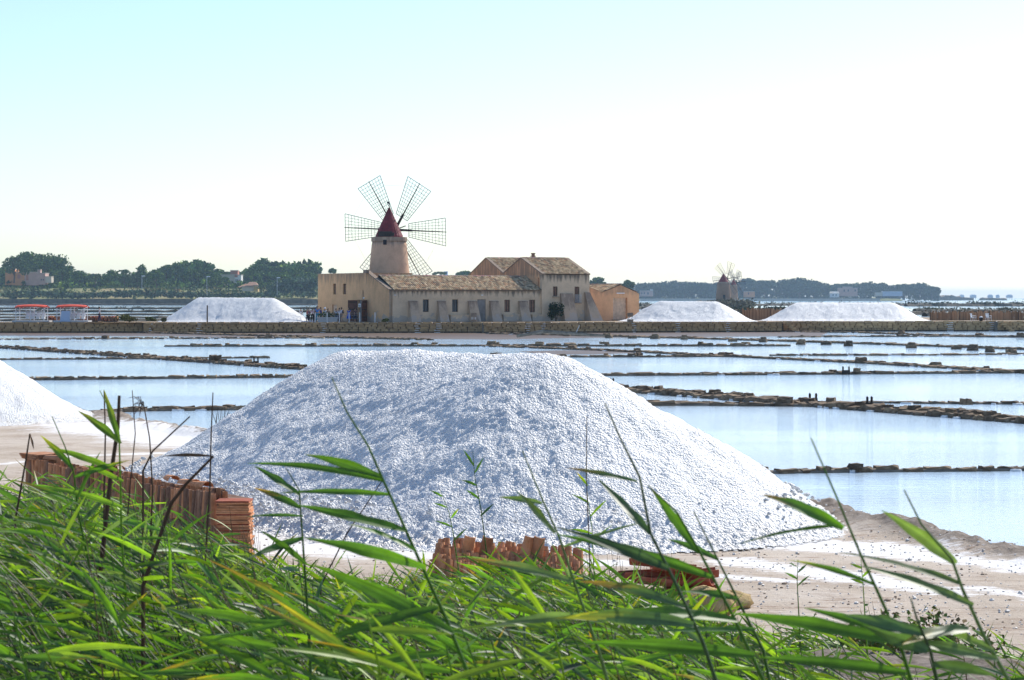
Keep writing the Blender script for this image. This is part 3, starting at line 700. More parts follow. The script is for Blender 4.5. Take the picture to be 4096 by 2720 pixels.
# ------------------------------------------------------------------ mill buildings
ROT = R(30); cR, sR = math.cos(ROT), math.sin(ROT)
OX, OY = gx(389.2, 251.0), 251.0
def u_at(px, v=0.0):
    k = (px-512)/F; return (k*(OY+v*cR)-OX+v*sR)/(cR-k*sR)
def v_at(px, u=0.0):
    k = (px-512)/F; return (OX+u*cR-k*OY-k*u*sR)/(sR+k*cR)
def zl(py, u=0.0, v=0.0):
    return zy(py, OY+u*sR+v*cR) - QZ
def wall(axis, c, a0, a1, z0, z1, holes, mat, parent, name='wall', th=0.45, out=-1, top=None):
    """wall in the plane axis=c ('v': runs along u, 'u': runs along v), outer face at c, thickness towards +; holes (a0,a1,z0,z1)"""
    xs = sorted({a0, a1, *[h[0] for h in holes], *[h[1] for h in holes]}); zs = sorted({z0, z1, *[h[2] for h in holes], *[h[3] for h in holes]})
    mb = MB()
    def pt(a, d, z): return (a, c+d, z) if axis == 'v' else (c+d, a, z)
    def q(p): mb.add(p, [(0, 1, 2, 3)])
    inh = lambda a, z: any(h[0] < a < h[1] and h[2] < z < h[3] for h in holes)
    for i in range(len(xs)-1):
        for j in range(len(zs)-1):
            if inh((xs[i]+xs[i+1])/2, (zs[j]+zs[j+1])/2): continue
            for d in (0, th):
                q([pt(xs[i], d, zs[j]), pt(xs[i+1], d, zs[j]), pt(xs[i+1], d, zs[j+1]), pt(xs[i], d, zs[j+1])])
    for h in holes:
        q([pt(h[0], 0, h[2]), pt(h[1], 0, h[2]), pt(h[1], th, h[2]), pt(h[0], th, h[2])]); q([pt(h[0], 0, h[3]), pt(h[1], 0, h[3]), pt(h[1], th, h[3]), pt(h[0], th, h[3])])
        q([pt(h[0], 0, h[2]), pt(h[0], th, h[2]), pt(h[0], th, h[3]), pt(h[0], 0, h[3])]); q([pt(h[1], 0, h[2]), pt(h[1], th, h[2]), pt(h[1], th, h[3]), pt(h[1], 0, h[3])])
    for (a, b) in ((a0, a0), (a1, a1)):
        q([pt(a, 0, z0), pt(a, th, z0), pt(a, th, z1), pt(a, 0, z1)])
    if top:   # gable polygon above: list of (a, z)
        n = len(top); base = [pt(a, 0, z) for a, z in top] + [pt(a, th, z) for a, z in top]
        mb.add(base, [tuple(range(n)), tuple(range(2*n-1, n-1, -1))] + [(i, (i+1) % n, n+(i+1) % n, n+i) for i in range(n)])
    else:
        q([pt(a0, 0, z1), pt(a1, 0, z1), pt(a1, th, z1), pt(a0, th, z1)])
    return mb.build(name, mat, parent)

def window(axis, c, a0, a1, z0, z1, parent, depth=0.3, mat='glass', frame='wood', name='window', mull=1, bars=0):
    fr = MB(); t_ = 0.06
    def bx(mb, aa, ab, za, zb, d0, d1):
        if axis == 'v': mb.box(aa, ab, c+d0, c+d1, za, zb)
        else: mb.box(c+d0, c+d1, aa, ab, za, zb)
    bx(fr, a0, a0+t_, z0, z1, depth, depth+0.06); bx(fr, a1-t_, a1, z0, z1, depth, depth+0.06)
    bx(fr, a0+t_, a1-t_, z0, z0+t_, depth, depth+0.06); bx(fr, a0+t_, a1-t_, z1-t_, z1, depth, depth+0.06)
    for k in range(mull):
        m = a0+(a1-a0)*(k+1)/(mull+1); bx(fr, m-0.025, m+0.025, z0+t_, z1-t_, depth, depth+0.05)
    w_ = fr.build(name, M[frame], parent)
    pn = MB(); bx(pn, a0+0.03, a1-0.03, z0+0.03, z1-0.03, depth+0.062, depth+0.08); pn.build('pane', M[mat], w_)
    if bars:
        bb = MB()
        for k in range(bars):
            m = a0+(a1-a0)*(k+0.5)/bars; bx(bb, m-0.015, m+0.015, z0, z1, 0.05, 0.08)
        bb.build('grille', M['iron'], w_)
    return w_
def plank_door(axis, c, a0, a1, z0, z1, parent, mat, depth=0.2, n=6, name='door'):
    mb = MB()
    def bx(mb, aa, ab, za, zb, d0, d1):
        if axis == 'v': mb.box(aa, ab, c+d0, c+d1, za, zb)
        else: mb.box(c+d0, c+d1, aa, ab, za, zb)
    bx(mb, a0, a1, z0, z1, depth+0.04, depth+0.07); dr = mb.build(name, M['dark'], parent)
    for k in range(n):
        m2 = MB(); s = (a1-a0)/n; bx(m2, a0+k*s+0.008, a0+(k+1)*s-0.008, z0+0.02, z1, depth+random.uniform(-0.006, 0.006), depth+0.038); m2.build('plank', M[mat], dr)
    return dr

def tiled_roof(parent, p0, pu, pv, nlen, mat='roof', tone=(0.36, 0.24, 0.16), seed=0, pitch=0.27, row=0.36, dark=0.0):
    """roof plane: p0 eave corner, pu = eave vector, pv = vector up the slope; barrel tiles in courses"""
    rg = random.Random(seed); p0, pu, pv = Vector(p0), Vector(pu), Vector(pv)
    U, V = pu.normalized(), pv.normalized(); N = U.cross(V).normalized()
    if N.z < 0: N = -N
    mb = MB()
    nc = max(1, int(pu.length/pitch)); nr = max(1, int(pv.length/row)); sw = pu.length/nc; sh = pv.length/nr
    pal = [(0.42, 0.32, 0.20), (0.36, 0.25, 0.15), (0.50, 0.40, 0.26), (0.30, 0.22, 0.14), (0.40, 0.24, 0.14), (0.22, 0.17, 0.12), (0.46, 0.37, 0.24), (0.44, 0.34, 0.21)]
    for i in range(nc):
        for j in range(nr):
            c = rg.choice(pal); k = rg.uniform(0.8, 1.2)*(1-dark*0.3)*1.2; c = (c[0]*k*1.04, c[1]*k, c[2]*k*.95)
            j0 = p0 + U*(i*sw) + V*(j*sh); w0, w1 = sw*0.46, sw*0.36; e = 0.06
            jit = rg.uniform(-0.02, 0.02)
            vs = []
            for (vv, ww, up) in ((-e+jit, w0, 0.055), (sh, w1, 0.02)):
                cc = j0 + U*(sw*0.5) + V*vv + N*up
                for a in (-1.0, -0.55, 0.0, 0.55, 1.0):
                    vs.append(cc + U*(ww*a) + N*(0.085*math.sqrt(max(0, 1-a*a*0.98))))
            mb.add(vs, [(q, q+1, q+6, q+5) for q in range(4)] + [(0, 1, 2, 3, 4)], c)
    vs = [p0, p0+pu, p0+pu+pv, p0+pv]
    mb.add([v+N*0.01 for v in vs], [(0, 1, 2, 3)], (0.12, 0.085, 0.06))
    o = mb.build('roof_tiles', M[mat], parent); o['kind'] = 'stuff'; return o
def ridge(parent, a, b, name='ridge_tiles'):
    a, b = Vector(a), Vector(b); L = (b-a).length; n = int(L/0.42); mb = MB(); rg = random.Random(int(L*100))
    d = (b-a)/n; side = Vector((-d.y, d.x, 0)).normalized()
    for i in range(n):
        c = (0.38*rg.uniform(0.6, 1.2), 0.27*rg.uniform(0.6, 1.1), 0.19)
        vs = []
        for e, rr in ((-0.03, 0.17), (1.0, 0.14)):
            p = a + d*(i+e)
            for k in range(6):
                an = PI*k/5; vs.append(p + side*(math.cos(an)*rr) + Vector((0, 0, math.sin(an)*rr*0.8+rg.uniform(-.01, .01))))
        mb.add(vs, [(q, q+1, q+7, q+6) for q in range(5)], c)
    o = mb.build(name, M['roof'], parent); o['kind'] = 'stuff'

BO = (OX, OY, QZ)
# --- long low house
U1 = u_at(541.0); EZ = zl(290.2); RZ_ = zl(276.0, 2, 3.6); HD = 3.6
PW_Z = zl(272.9, 0, 8); VB = v_at(317.9); 
VS = v_at(368.0)
house = thing('long_house', 'long low mill house with tiled roof and a row of slanting buttresses', 'building', BO, ROT)
def zonx(z1py, u): return zl(z1py, u, 0)
wins = [(388.9+0, 0)]
def W1(px0, px1, py0, py1):   # hole on the long facade
    u0, u1 = u_at(px0), u_at(px1); um = (u0+u1)/2
    return (u0, u1, zl(py1, um), zl(py0, um))
def z1x(x): return (1200 + x/2.306)/4
def z1y(y): return (660 + y/2.306)/4
def z2x(x): return (1750 + x/2.623)/4
def z2y(y): return (960 + y/2.623)/4
fw = [W1(z1x(1133), z1x(1190), z1y(1240), z1y(1355)), W1(z1x(1403), z1x(1460), z1y(1240), z1y(1355)), W1(z2x(702), z2x(762), z2y(628), z2y(755)), W1(z2x(962), z2x(1025), z2y(628), z2y(758))]
fd = W1(z2x(417), z2x(508), z2y(622), z2y(866)); fd = (fd[0], fd[1], 0.0, fd[3])
wall('v', 0.0, 0.0, U1, 0.0, EZ, fw+[fd], M['facade'], house)
for i, h in enumerate(fw): window('v', 0.0, *h, house, 0.22 if i < 2 else 0.18, 'glass' if i < 2 else 'shutter', 'wood')
plank_door('v', 0.0, *fd, house, 'door_grey', 0.12, 6)
# recessed band between the buttresses (string course) and plinth
mb = MB(); mb.box(0.3, U1-0.1, -0.05, -0.003, zl(z1y(1232), 5), zl(z1y(1226), 5)); mb.build('string_course', M['facade'], house)
# end wall with rake, facing left
rk = [(0.0, EZ), (VS, PW_Z), (VS, 0.0), (0.0, 0.0)]
dv0, dv1 = sorted((v_at(z1x(606)), v_at(z1x(650)))); 
DZ = zl(z1y(1243), 0, dv0)
wall('u', -0.02, 0.0, VS-0.003, 0.0, EZ, [], M['warm'], house, 'end_wall', top=[(0.0, EZ), (0.2, EZ+0.12), (VS-0.003, PW_Z), (VS-0.003, EZ)])
mb = MB(); aa, bb_ = Vector((0, 0, EZ+0.02)), Vector((0, VS+0.5, PW_Z+0.14)); n_ = 14
for k in range(n_):
    p, q = aa.lerp(bb_, k/n_), aa.lerp(bb_, (k+0.96)/n_)
    mb.hexa([(-0.1, p.y, p.z), (0.5, p.y, p.z), (0.5, q.y, q.z), (-0.1, q.y, q.z), (-0.1, p.y, p.z+0.12), (0.5, p.y, p.z+0.12), (0.5, q.y, q.z+0.12), (-0.1, q.y, q.z+0.12)])
mb.build('rake_coping', M['coping'], house)
wall('v', 2*HD-0.45, 0.0, U1+3, 0.0, EZ, [], M['facade'], house, 'rear_wall')
tiled_roof(house, (0.45, -0.18, EZ+0.03), (U1-0.45, 0, 0), (0, HD+0.18, RZ_-EZ), 0, seed=1)
mb = MB(); mb.add([(0.4, HD, RZ_), (U1+3, HD, RZ_), (U1+3, 2*HD, EZ), (0.4, 2*HD, EZ)], [(0, 1, 2, 3)]); mb.build('rear_roof', M['coping'], house)
ridge(house, (0.4, HD, RZ_+0.03), (U1+0.0, HD, RZ_+0.03))
mb = MB(); mb.box(0.46, U1-0.01, -0.14, -0.003, EZ-0.1, EZ-0.01); mb.build('eave_cornice', M['buttress'], house)
mb = MB(); mb.box(-0.45, -0.1, VS-0.5, VS+0.4, PW_Z-0.05, PW_Z+0.35); mb.build('parapet_block', M['coping'], house)
def buttress(px0, px1, py, foot, parent, wz=1.0, name='buttress'):
    u0, u1 = u_at(px0), u_at(px1); z = zl(py, (u0+u1)/2); e = 0.12*wz
    mb = MB(); mb.hexa([(u0-e, -foot, 0), (u1+e*0.6, -foot, 0), (u1+e*0.6, 0.02, 0), (u0-e, 0.02, 0), (u0, -0.25, z), (u1, -0.25, z), (u1, 0.02, z), (u0, 0.02, z)])
    mb.hexa([(u0-0.03, -0.30, z+0.003), (u1+0.03, -0.30, z+0.003), (u1+0.03, 0.02, z+0.003), (u0-0.03, 0.02, z+0.003), (u0-0.03, -0.26, z+0.07), (u1+0.03, -0.26, z+0.07), (u1+0.03, 0.02, z+0.12), (u0-0.03, 0.02, z+0.12)])
    return mb.build(name, M['buttress'], parent)
for a, b in ((z1x(1000), z1x(1075)), (z1x(1265), z1x(1335)), (z1x(1548), z1x(1625)), (z2x(318), z2x(385)), (z2x(545), z2x(630)), (z2x(848), z2x(935))):
    buttress(a, b, z1y(1262), 1.15, house)
for a, b in ((z2x(118), z2x(330)), (z2x(672), z2x(860)), (z2x(975), z2x(1090))):
    u0, u1 = u_at(a), u_at(b); mb = MB(); mb.box(u0, u1, -0.5, -0.004, 0, 0.75); mb.box(u0-0.05, u1+0.05, -0.55, -0.003, 0.753, 0.83); mb.build('stone_bench', M['facade'], house)
u0 = u_at(z2x(468)); mb = MB(); mb.box(u0-0.13, u0+0.13, -0.05, -0.004, zl(z2y(583)), zl(z2y(572))); mb.build('number_plate', M['white'], house)
u0 = u_at(z1x(875)); mb = MB(); mb.box(u0-0.13, u0+0.13, -0.12, -0.004, zl(z1y(1203)), zl(z1y(1197))); mb.build('wall_lamp', M['white'], house)

# --- flat roofed end block on the left
block = thing('flat_house', 'flat roofed block with two narrow upper windows at the left end', 'building', BO, ROT)
def WL(x0, x1, y0, y1):
    va, vb = sorted((v_at(z1x(x0)), v_at(z1x(x1)))); vm = (va+vb)/2
    return (va, vb, zl(z1y(y1), 0, vm), zl(z1y(y0), 0, vm))
lw = [WL(305, 331, 1095, 1193), WL(395, 424, 1095, 1193)]
ld = WL(296, 340, 1288, 1440); ld = (ld[0], ld[1], 0, ld[3])
ed = WL(572, 622, 1243, 1440); ed = (VS+0.25, VS+2.9, 0, ed[3])
wall('u', 0.0, VS, VB, 0.0, PW_Z, lw+[ld, ed], M['warm'], block, 'front_wall')
for h in lw: window('u', 0.0, *h, block, 0.2, 'shutter', 'wood', 'window', 1)
plank_door('u', 0.0, *ld, block, 'door_pale', 0.2, 4, 'side_door')
wall('u', 5.5, VS, VB, 0.0, PW_Z, [], M['warm'], block, 'rear_wall')
wall('v', VB-0.45, 0.452, 5.49, 0.0, PW_Z-0.01, [], M['warm'], block, 'side_wall')
wall('v', VS, 0.46, 5.49, 0.0, PW_Z-0.012, [], M['warm'], block, 'inner_wall')
mb = MB(); mb.box(0.45, 5.5, VS+0.3, VB-0.3, PW_Z-0.4, PW_Z-0.3); mb.build('flat_roof', M['coping'], block)
# main entrance: two open brown leaves, grey door in the middle
v0, v1 = ed[0], ed[1]; z1_ = ed[3]
mb = MB(); mb.box(0.3, 0.34, v0+0.02, v1-0.02, 0.0, z1_-0.02); dd = mb.build('inner_door', M['door_grey'], block)
mb = MB(); mb.box(0.27, 0.3, (v0+v1)/2-0.03, (v0+v1)/2+0.03, 0.05, z1_-0.05); mb.build('door_seam', M['dark'], dd)
for vv, s in ((v0, 1), (v1, -1)):
    mb = MB(); T = Matrix.Translation((-0.02, vv+s*0.02, 0)) @ Matrix.Rotation(s*R(32), 4, 'Z'); mb.box(-1.15, 0, -0.03, 0.03, 0.03, z1_-0.05, T=T); lf = mb.build('door_leaf', M['door_brown'], block)
    mb = MB(); 
    for zz in (0.5, 1.4, 2.3): mb.box(-1.1, -0.05, -0.045, 0.045, zz, zz+0.1, T=T)
    mb.build('door_rail', M['wood'], lf)
vv = v_at(z1x(553)); mb = MB(); mb.box(-0.06, -0.003, vv-0.35, vv+0.35, 1.75, 2.15); sg = mb.build('notice_board', M['white'], block)
mb = MB(); mb.box(-0.068, -0.062, vv-0.28, vv+0.28, 1.92, 1.99); mb.box(-0.068, -0.062, vv-0.28, vv+0.2, 1.8, 1.86); mb.build('notice_lines', M['sign_dark'], sg)
mb = MB(); mb.box(-0.06, -0.003, VS+0.9, VS+1.3, z1_+0.15, z1_+0.3); mb.build('door_lamp', M['white'], block)

# --- two storey house
U2a, U2b = u_at(541.9, -0.25), u_at(589.5, -0.25); EZ2 = zl(274.6, U2a); FV = -0.25
tall = thing('tall_house', 'two storey gabled house with a small balcony and a chimney pot', 'building', BO, ROT)
HV1 = v_at(z2x(875), U2a); AZ = zl(z2y(192), U2a, HV1); 
HV2 = v_at(z2x(690), U2a); EZ2b = zl(z2y(354), U2a, HV2)
def W2(x0, x1, y0, y1):
    u0, u1 = u_at(z2x(x0), FV), u_at(z2x(x1), FV); um = (u0+u1)/2
    return (u0, u1, zl(z2y(y1), um, FV), zl(z2y(y0), um, FV))
tw = [W2(1212, 1262, 488, 590), W2(1438, 1490, 490, 658)]
wall('v', FV, U2a, U2b, 0.0, EZ2, tw, M['facade2'], tall, 'front_wall')
window('v', FV, *tw[0], tall, 0.2, 'shutter', 'wood'); window('v', FV, *tw[1], tall, 0.2, 'shutter', 'wood', 'balcony_door')
sv0 = v_at(z2x(828), U2a); sv1 = v_at(z2x(805), U2a); sw = [(sv0, sv1, zl(z2y(378), U2a, sv0), zl(z2y(341), U2a, sv0))]
bv0, bv1 = 0.35, 0.85
sw2 = (v_at(z2x(1083), U2a), v_at(z2x(1062), U2a), zl(z2y(530), U2a, 0.3), zl(z2y(395), U2a, 0.3))
EQ = min(EZ2, EZ2b)
wall('u', U2a, FV+0.452, HV2, 0.0, EQ, [sw[0] if sw[0][3] < EQ else (sv0, sv1, EQ-0.9, EQ-0.05), (0.45, 0.75, sw2[2], min(sw2[3], EQ-0.1))], M['gable'], tall, 'gable_wall', top=[(FV, EZ2), (HV1, AZ), (HV2, EZ2b), (HV2, EQ-0.0), (FV+0.452, EQ)])
mb = MB(); mb.box(U2a+0.2, U2a+0.24, 0.45, 0.75, sw2[2], EQ-0.1); mb.build('brick_infill', M['tile_red'], tall)
mb = MB(); mb.box(U2a+0.25, U2a+0.3, sv0, sv1, EQ-0.95, EQ); mb.build('slit_window', M['dark'], tall)
wall('u', U2b-0.45, FV+0.452, HV2, 0.0, EQ, [], M['gable'], tall, 'right_wall', top=[(FV, EZ2), (HV1, AZ), (HV2, EZ2b), (HV2, EQ), (FV+0.452, EQ)])
tiled_roof(tall, (U2a+0.35, FV-0.15, EZ2+0.05), (U2b-U2a-0.7, 0, 0), (0, HV1-FV+0.15, AZ-EZ2), 0, seed=2, dark=0.5)
mb = MB(); mb.add([(U2a+0.3, HV1, AZ), (U2b-0.3, HV1, AZ), (U2b-0.3, HV2, EZ2b), (U2a+0.3, HV2, EZ2b)], [(0, 1, 2, 3)]); mb.build('rear_roof', M['coping'], tall)
ridge(tall, (U2a+0.3, HV1, AZ+0.06), (U2b-0.3, HV1, AZ+0.06))
for ua in (U2a-0.06, U2b-0.45):
    mb = MB(); n_ = 12
    for (p0_, p1_) in (((FV-0.12, EZ2), (HV1, AZ)), ((HV1, AZ), (HV2, EZ2b))):
        for k in range(n_):
            a_ = [p0_[i]+(p1_[i]-p0_[i])*k/n_ for i in (0, 1)]; b_ = [p0_[i]+(p1_[i]-p0_[i])*(k+0.95)/n_ for i in (0, 1)]
            mb.hexa([(ua, a_[0], a_[1]+.003), (ua+0.5, a_[0], a_[1]+.003), (ua+0.5, b_[0], b_[1]+.003), (ua, b_[0], b_[1]+.003), (ua, a_[0], a_[1]+0.15), (ua+0.5, a_[0], a_[1]+0.15), (ua+0.5, b_[0], b_[1]+0.15), (ua, b_[0], b_[1]+0.15)])
    mb.build('rake_coping', M['coping'], tall)
cu = u_at(z2x(1006), HV1+0.5); mb = MB(); cz = AZ-0.3
mb.box(cu-0.16, cu+0.16, HV1+0.4, HV1+0.72, cz, cz+0.9); mb.box(cu-0.26, cu+0.26, HV1+0.3, HV1+0.82, cz+0.55, cz+0.65); mb.box(cu-0.22, cu+0.22, HV1+0.34, HV1+0.78, cz+0.903, cz+1.0); mb.build('chimney', M['tile_brown'], tall)
# balcony
b = tw[1]; mb = MB(); mb.box(b[0]-0.12, b[1]+0.12, FV-0.32, FV-0.003, b[2]-0.08, b[2]); mb.build('balcony_slab', M['coping'], tall)
mb = MB(); 
for k in range(8):
    uu = b[0]-0.08+(b[1]-b[0]+0.16)*k/7; mb.box(uu-0.018, uu+0.018, FV-0.3, FV-0.27, b[2], b[2]+0.95)
mb.box(b[0]-0.1, b[1]+0.1, FV-0.31, FV-0.26, b[2]+0.953, b[2]+1.0); mb.build('balcony_railing', M['greymetal'], tall)
b = tw[0]; mb = MB(); mb.box(b[0]-0.12, b[1]+0.12, FV-0.18, FV-0.003, b[2]-0.12, b[2]-0.04); mb.build('window_sill', M['coping'], tall)
def buttress2(px0, px1, py, foot, slant, parent):
    u0, u1 = u_at(px0, FV), u_at(px1, FV); z = zl(py, (u0+u1)/2, FV); mb = MB()
    mb.hexa([(u0, FV-foot, 0), (u1+slant, FV-foot, 0), (u1+slant, FV+0.02, 0), (u0, FV+0.02, 0), (u0, FV-0.2, z), (u1, FV-0.2, z), (u1, FV+0.02, z), (u0, FV+0.02, z)])
    mb.build('buttress', M['buttress'], parent)
buttress2(z2x(1285), z2x(1410), z2y(560), 1.3, 0.1, tall); buttress2(z2x(1540), z2x(1592), z2y(550), 1.7, 1.0, tall)

# --- rear gabled house joined behind
rear = thing('rear_house', 'second gabled roof standing behind the two storey house', 'building', BO, ROT)
RV1 = v_at(z2x(508), U2a+0.05); RZ1 = zl(z2y(194), U2a, RV1); RV2 = v_at(z2x(325), U2a+0.05); RZ2 = zl(z2y(378), U2a, RV2)
ua = U2a+0.05; H2 = HV2+0.01
wall('u', ua, H2, RV2, 0.0, min(EZ2b, RZ2), [], M['gable'], rear, 'gable_wall', top=[(H2, EZ2b), (RV1, RZ1), (RV2, RZ2), (RV2, min(EZ2b, RZ2)), (H2, min(EZ2b, RZ2))])
wall('u', U2b-0.5, H2, RV2, 0.0, min(EZ2b, RZ2), [], M['gable'], rear, 'right_wall', top=[(H2, EZ2b), (RV1, RZ1), (RV2, RZ2), (RV2, min(EZ2b, RZ2)), (H2, min(EZ2b, RZ2))])
wall('v', RV2-0.45, ua+0.46, U2b-0.51, 0.0, RZ2-0.01, [], M['gable'], rear, 'rear_wall')
tiled_roof(rear, (ua+0.4, H2, EZ2b+0.05), (U2b-ua-0.8, 0, 0), (0, RV1-H2, RZ1-EZ2b), 0, seed=3, dark=0.6)
mb = MB(); mb.add([(ua+0.3, RV1, RZ1), (U2b-0.3, RV1, RZ1), (U2b-0.3, RV2, RZ2), (ua+0.3, RV2, RZ2)], [(0, 1, 2, 3)]); mb.build('rear_roof', M['coping'], rear)
ridge(rear, (ua+0.3, RV1, RZ1+0.06), (U2b-0.3, RV1, RZ1+0.06))
mb = MB(); n_ = 12
for (p0_, p1_) in (((H2, EZ2b), (RV1, RZ1)), ((RV1, RZ1), (RV2, RZ2))):
    for k in range(n_):
        a_ = [p0_[i]+(p1_[i]-p0_[i])*k/n_ for i in (0, 1)]; b_ = [p0_[i]+(p1_[i]-p0_[i])*(k+0.95)/n_ for i in (0, 1)]
        mb.hexa([(ua-.06, a_[0], a_[1]+.003), (ua+0.4, a_[0], a_[1]+.003), (ua+0.4, b_[0], b_[1]+.003), (ua-.06, b_[0], b_[1]+.003), (ua-.06, a_[0], a_[1]+0.14), (ua+0.4, a_[0], a_[1]+0.14), (ua+0.4, b_[0], b_[1]+0.14), (ua-.06, b_[0], b_[1]+0.14)])
mb.build('rake_coping', M['coping'], rear)

# --- warehouse on the right with two gables
barn = thing('warehouse', 'orange plastered warehouse with a wide bleached timber gate', 'building', BO, ROT)
BV = 2.2
ba, bm, bb2 = u_at(z2x(1725), BV), u_at(z2x(1920), BV), u_at(z2x(2115), BV)
bz0, bzr, bz1 = zl(z2y(550), ba, BV), zl(z2y(472), bm, BV), zl(z2y(562), bb2, BV); LW = (bb2-ba); bl = ba-LW
def WB(x0, x1, y0, y1):
    u0, u1 = u_at(z2x(x0), BV), u_at(z2x(x1), BV); return (u0, u1, 0.0, zl(z2y(y0), (u0+u1)/2, BV))
gd = WB(1842, 1992, 605, 860); ez = min(bz0, bz1)-0.02
wall('v', BV, bl, bb2, 0.0, ez, [gd], M['barn'], barn, 'front_wall', 0.5, top=[(bl, ez), (bl, bz0), ((bl+ba)/2, bzr), (ba, bz0), (bm, bzr), (bb2, bz1), (bb2, ez)])
plank_door('v', BV, *gd, barn, 'door_pale', 0.35, 11, 'gate')
wall('u', bb2-0.5, BV+0.502, BV+11, 0.0, bz1-0.05, [], M['barn'], barn, 'side_wall')
wall('v', BV+11, bl, bb2, 0.0, ez, [], M['barn'], barn, 'rear_wall')
ulmp0, ulmp1 = u_at(z2x(1875), BV), u_at(z2x(1958), BV); zz = zl(z2y(558), ulmp0, BV)
mb = MB(); mb.box(ulmp0, ulmp1, BV-0.14, BV-0.004, zz-0.05, zz+0.06); mb.build('lintel_ledge', M['white'], barn)
for (e0, r_) in ((ba, bm), (bl, (bl+ba)/2)):
    tiled_roof(barn, (e0, BV+11, bz0+0.04), (0, -11.1, 0), (r_-e0, 0, bzr-bz0), 0, seed=5)
    mb = MB(); mb.add([(r_, BV, bzr+.03), (2*r_-e0, BV, bz0+.03), (2*r_-e0, BV+11, bz0+.03), (r_, BV+11, bzr+.03)], [(0, 1, 2, 3)]); mb.build('right_slope', M['coping'], barn)
    ridge(barn, (r_, BV-0.1, bzr+0.08), (r_, BV+11, bzr+0.08))
mb = MB(); u0 = u_at(z2x(1800), BV); mb.box(gd[0]-0.2, gd[1]+0.2, BV-0.9, BV-0.004, 0.0, 0.12); mb.build('threshold', M['coping'], barn)

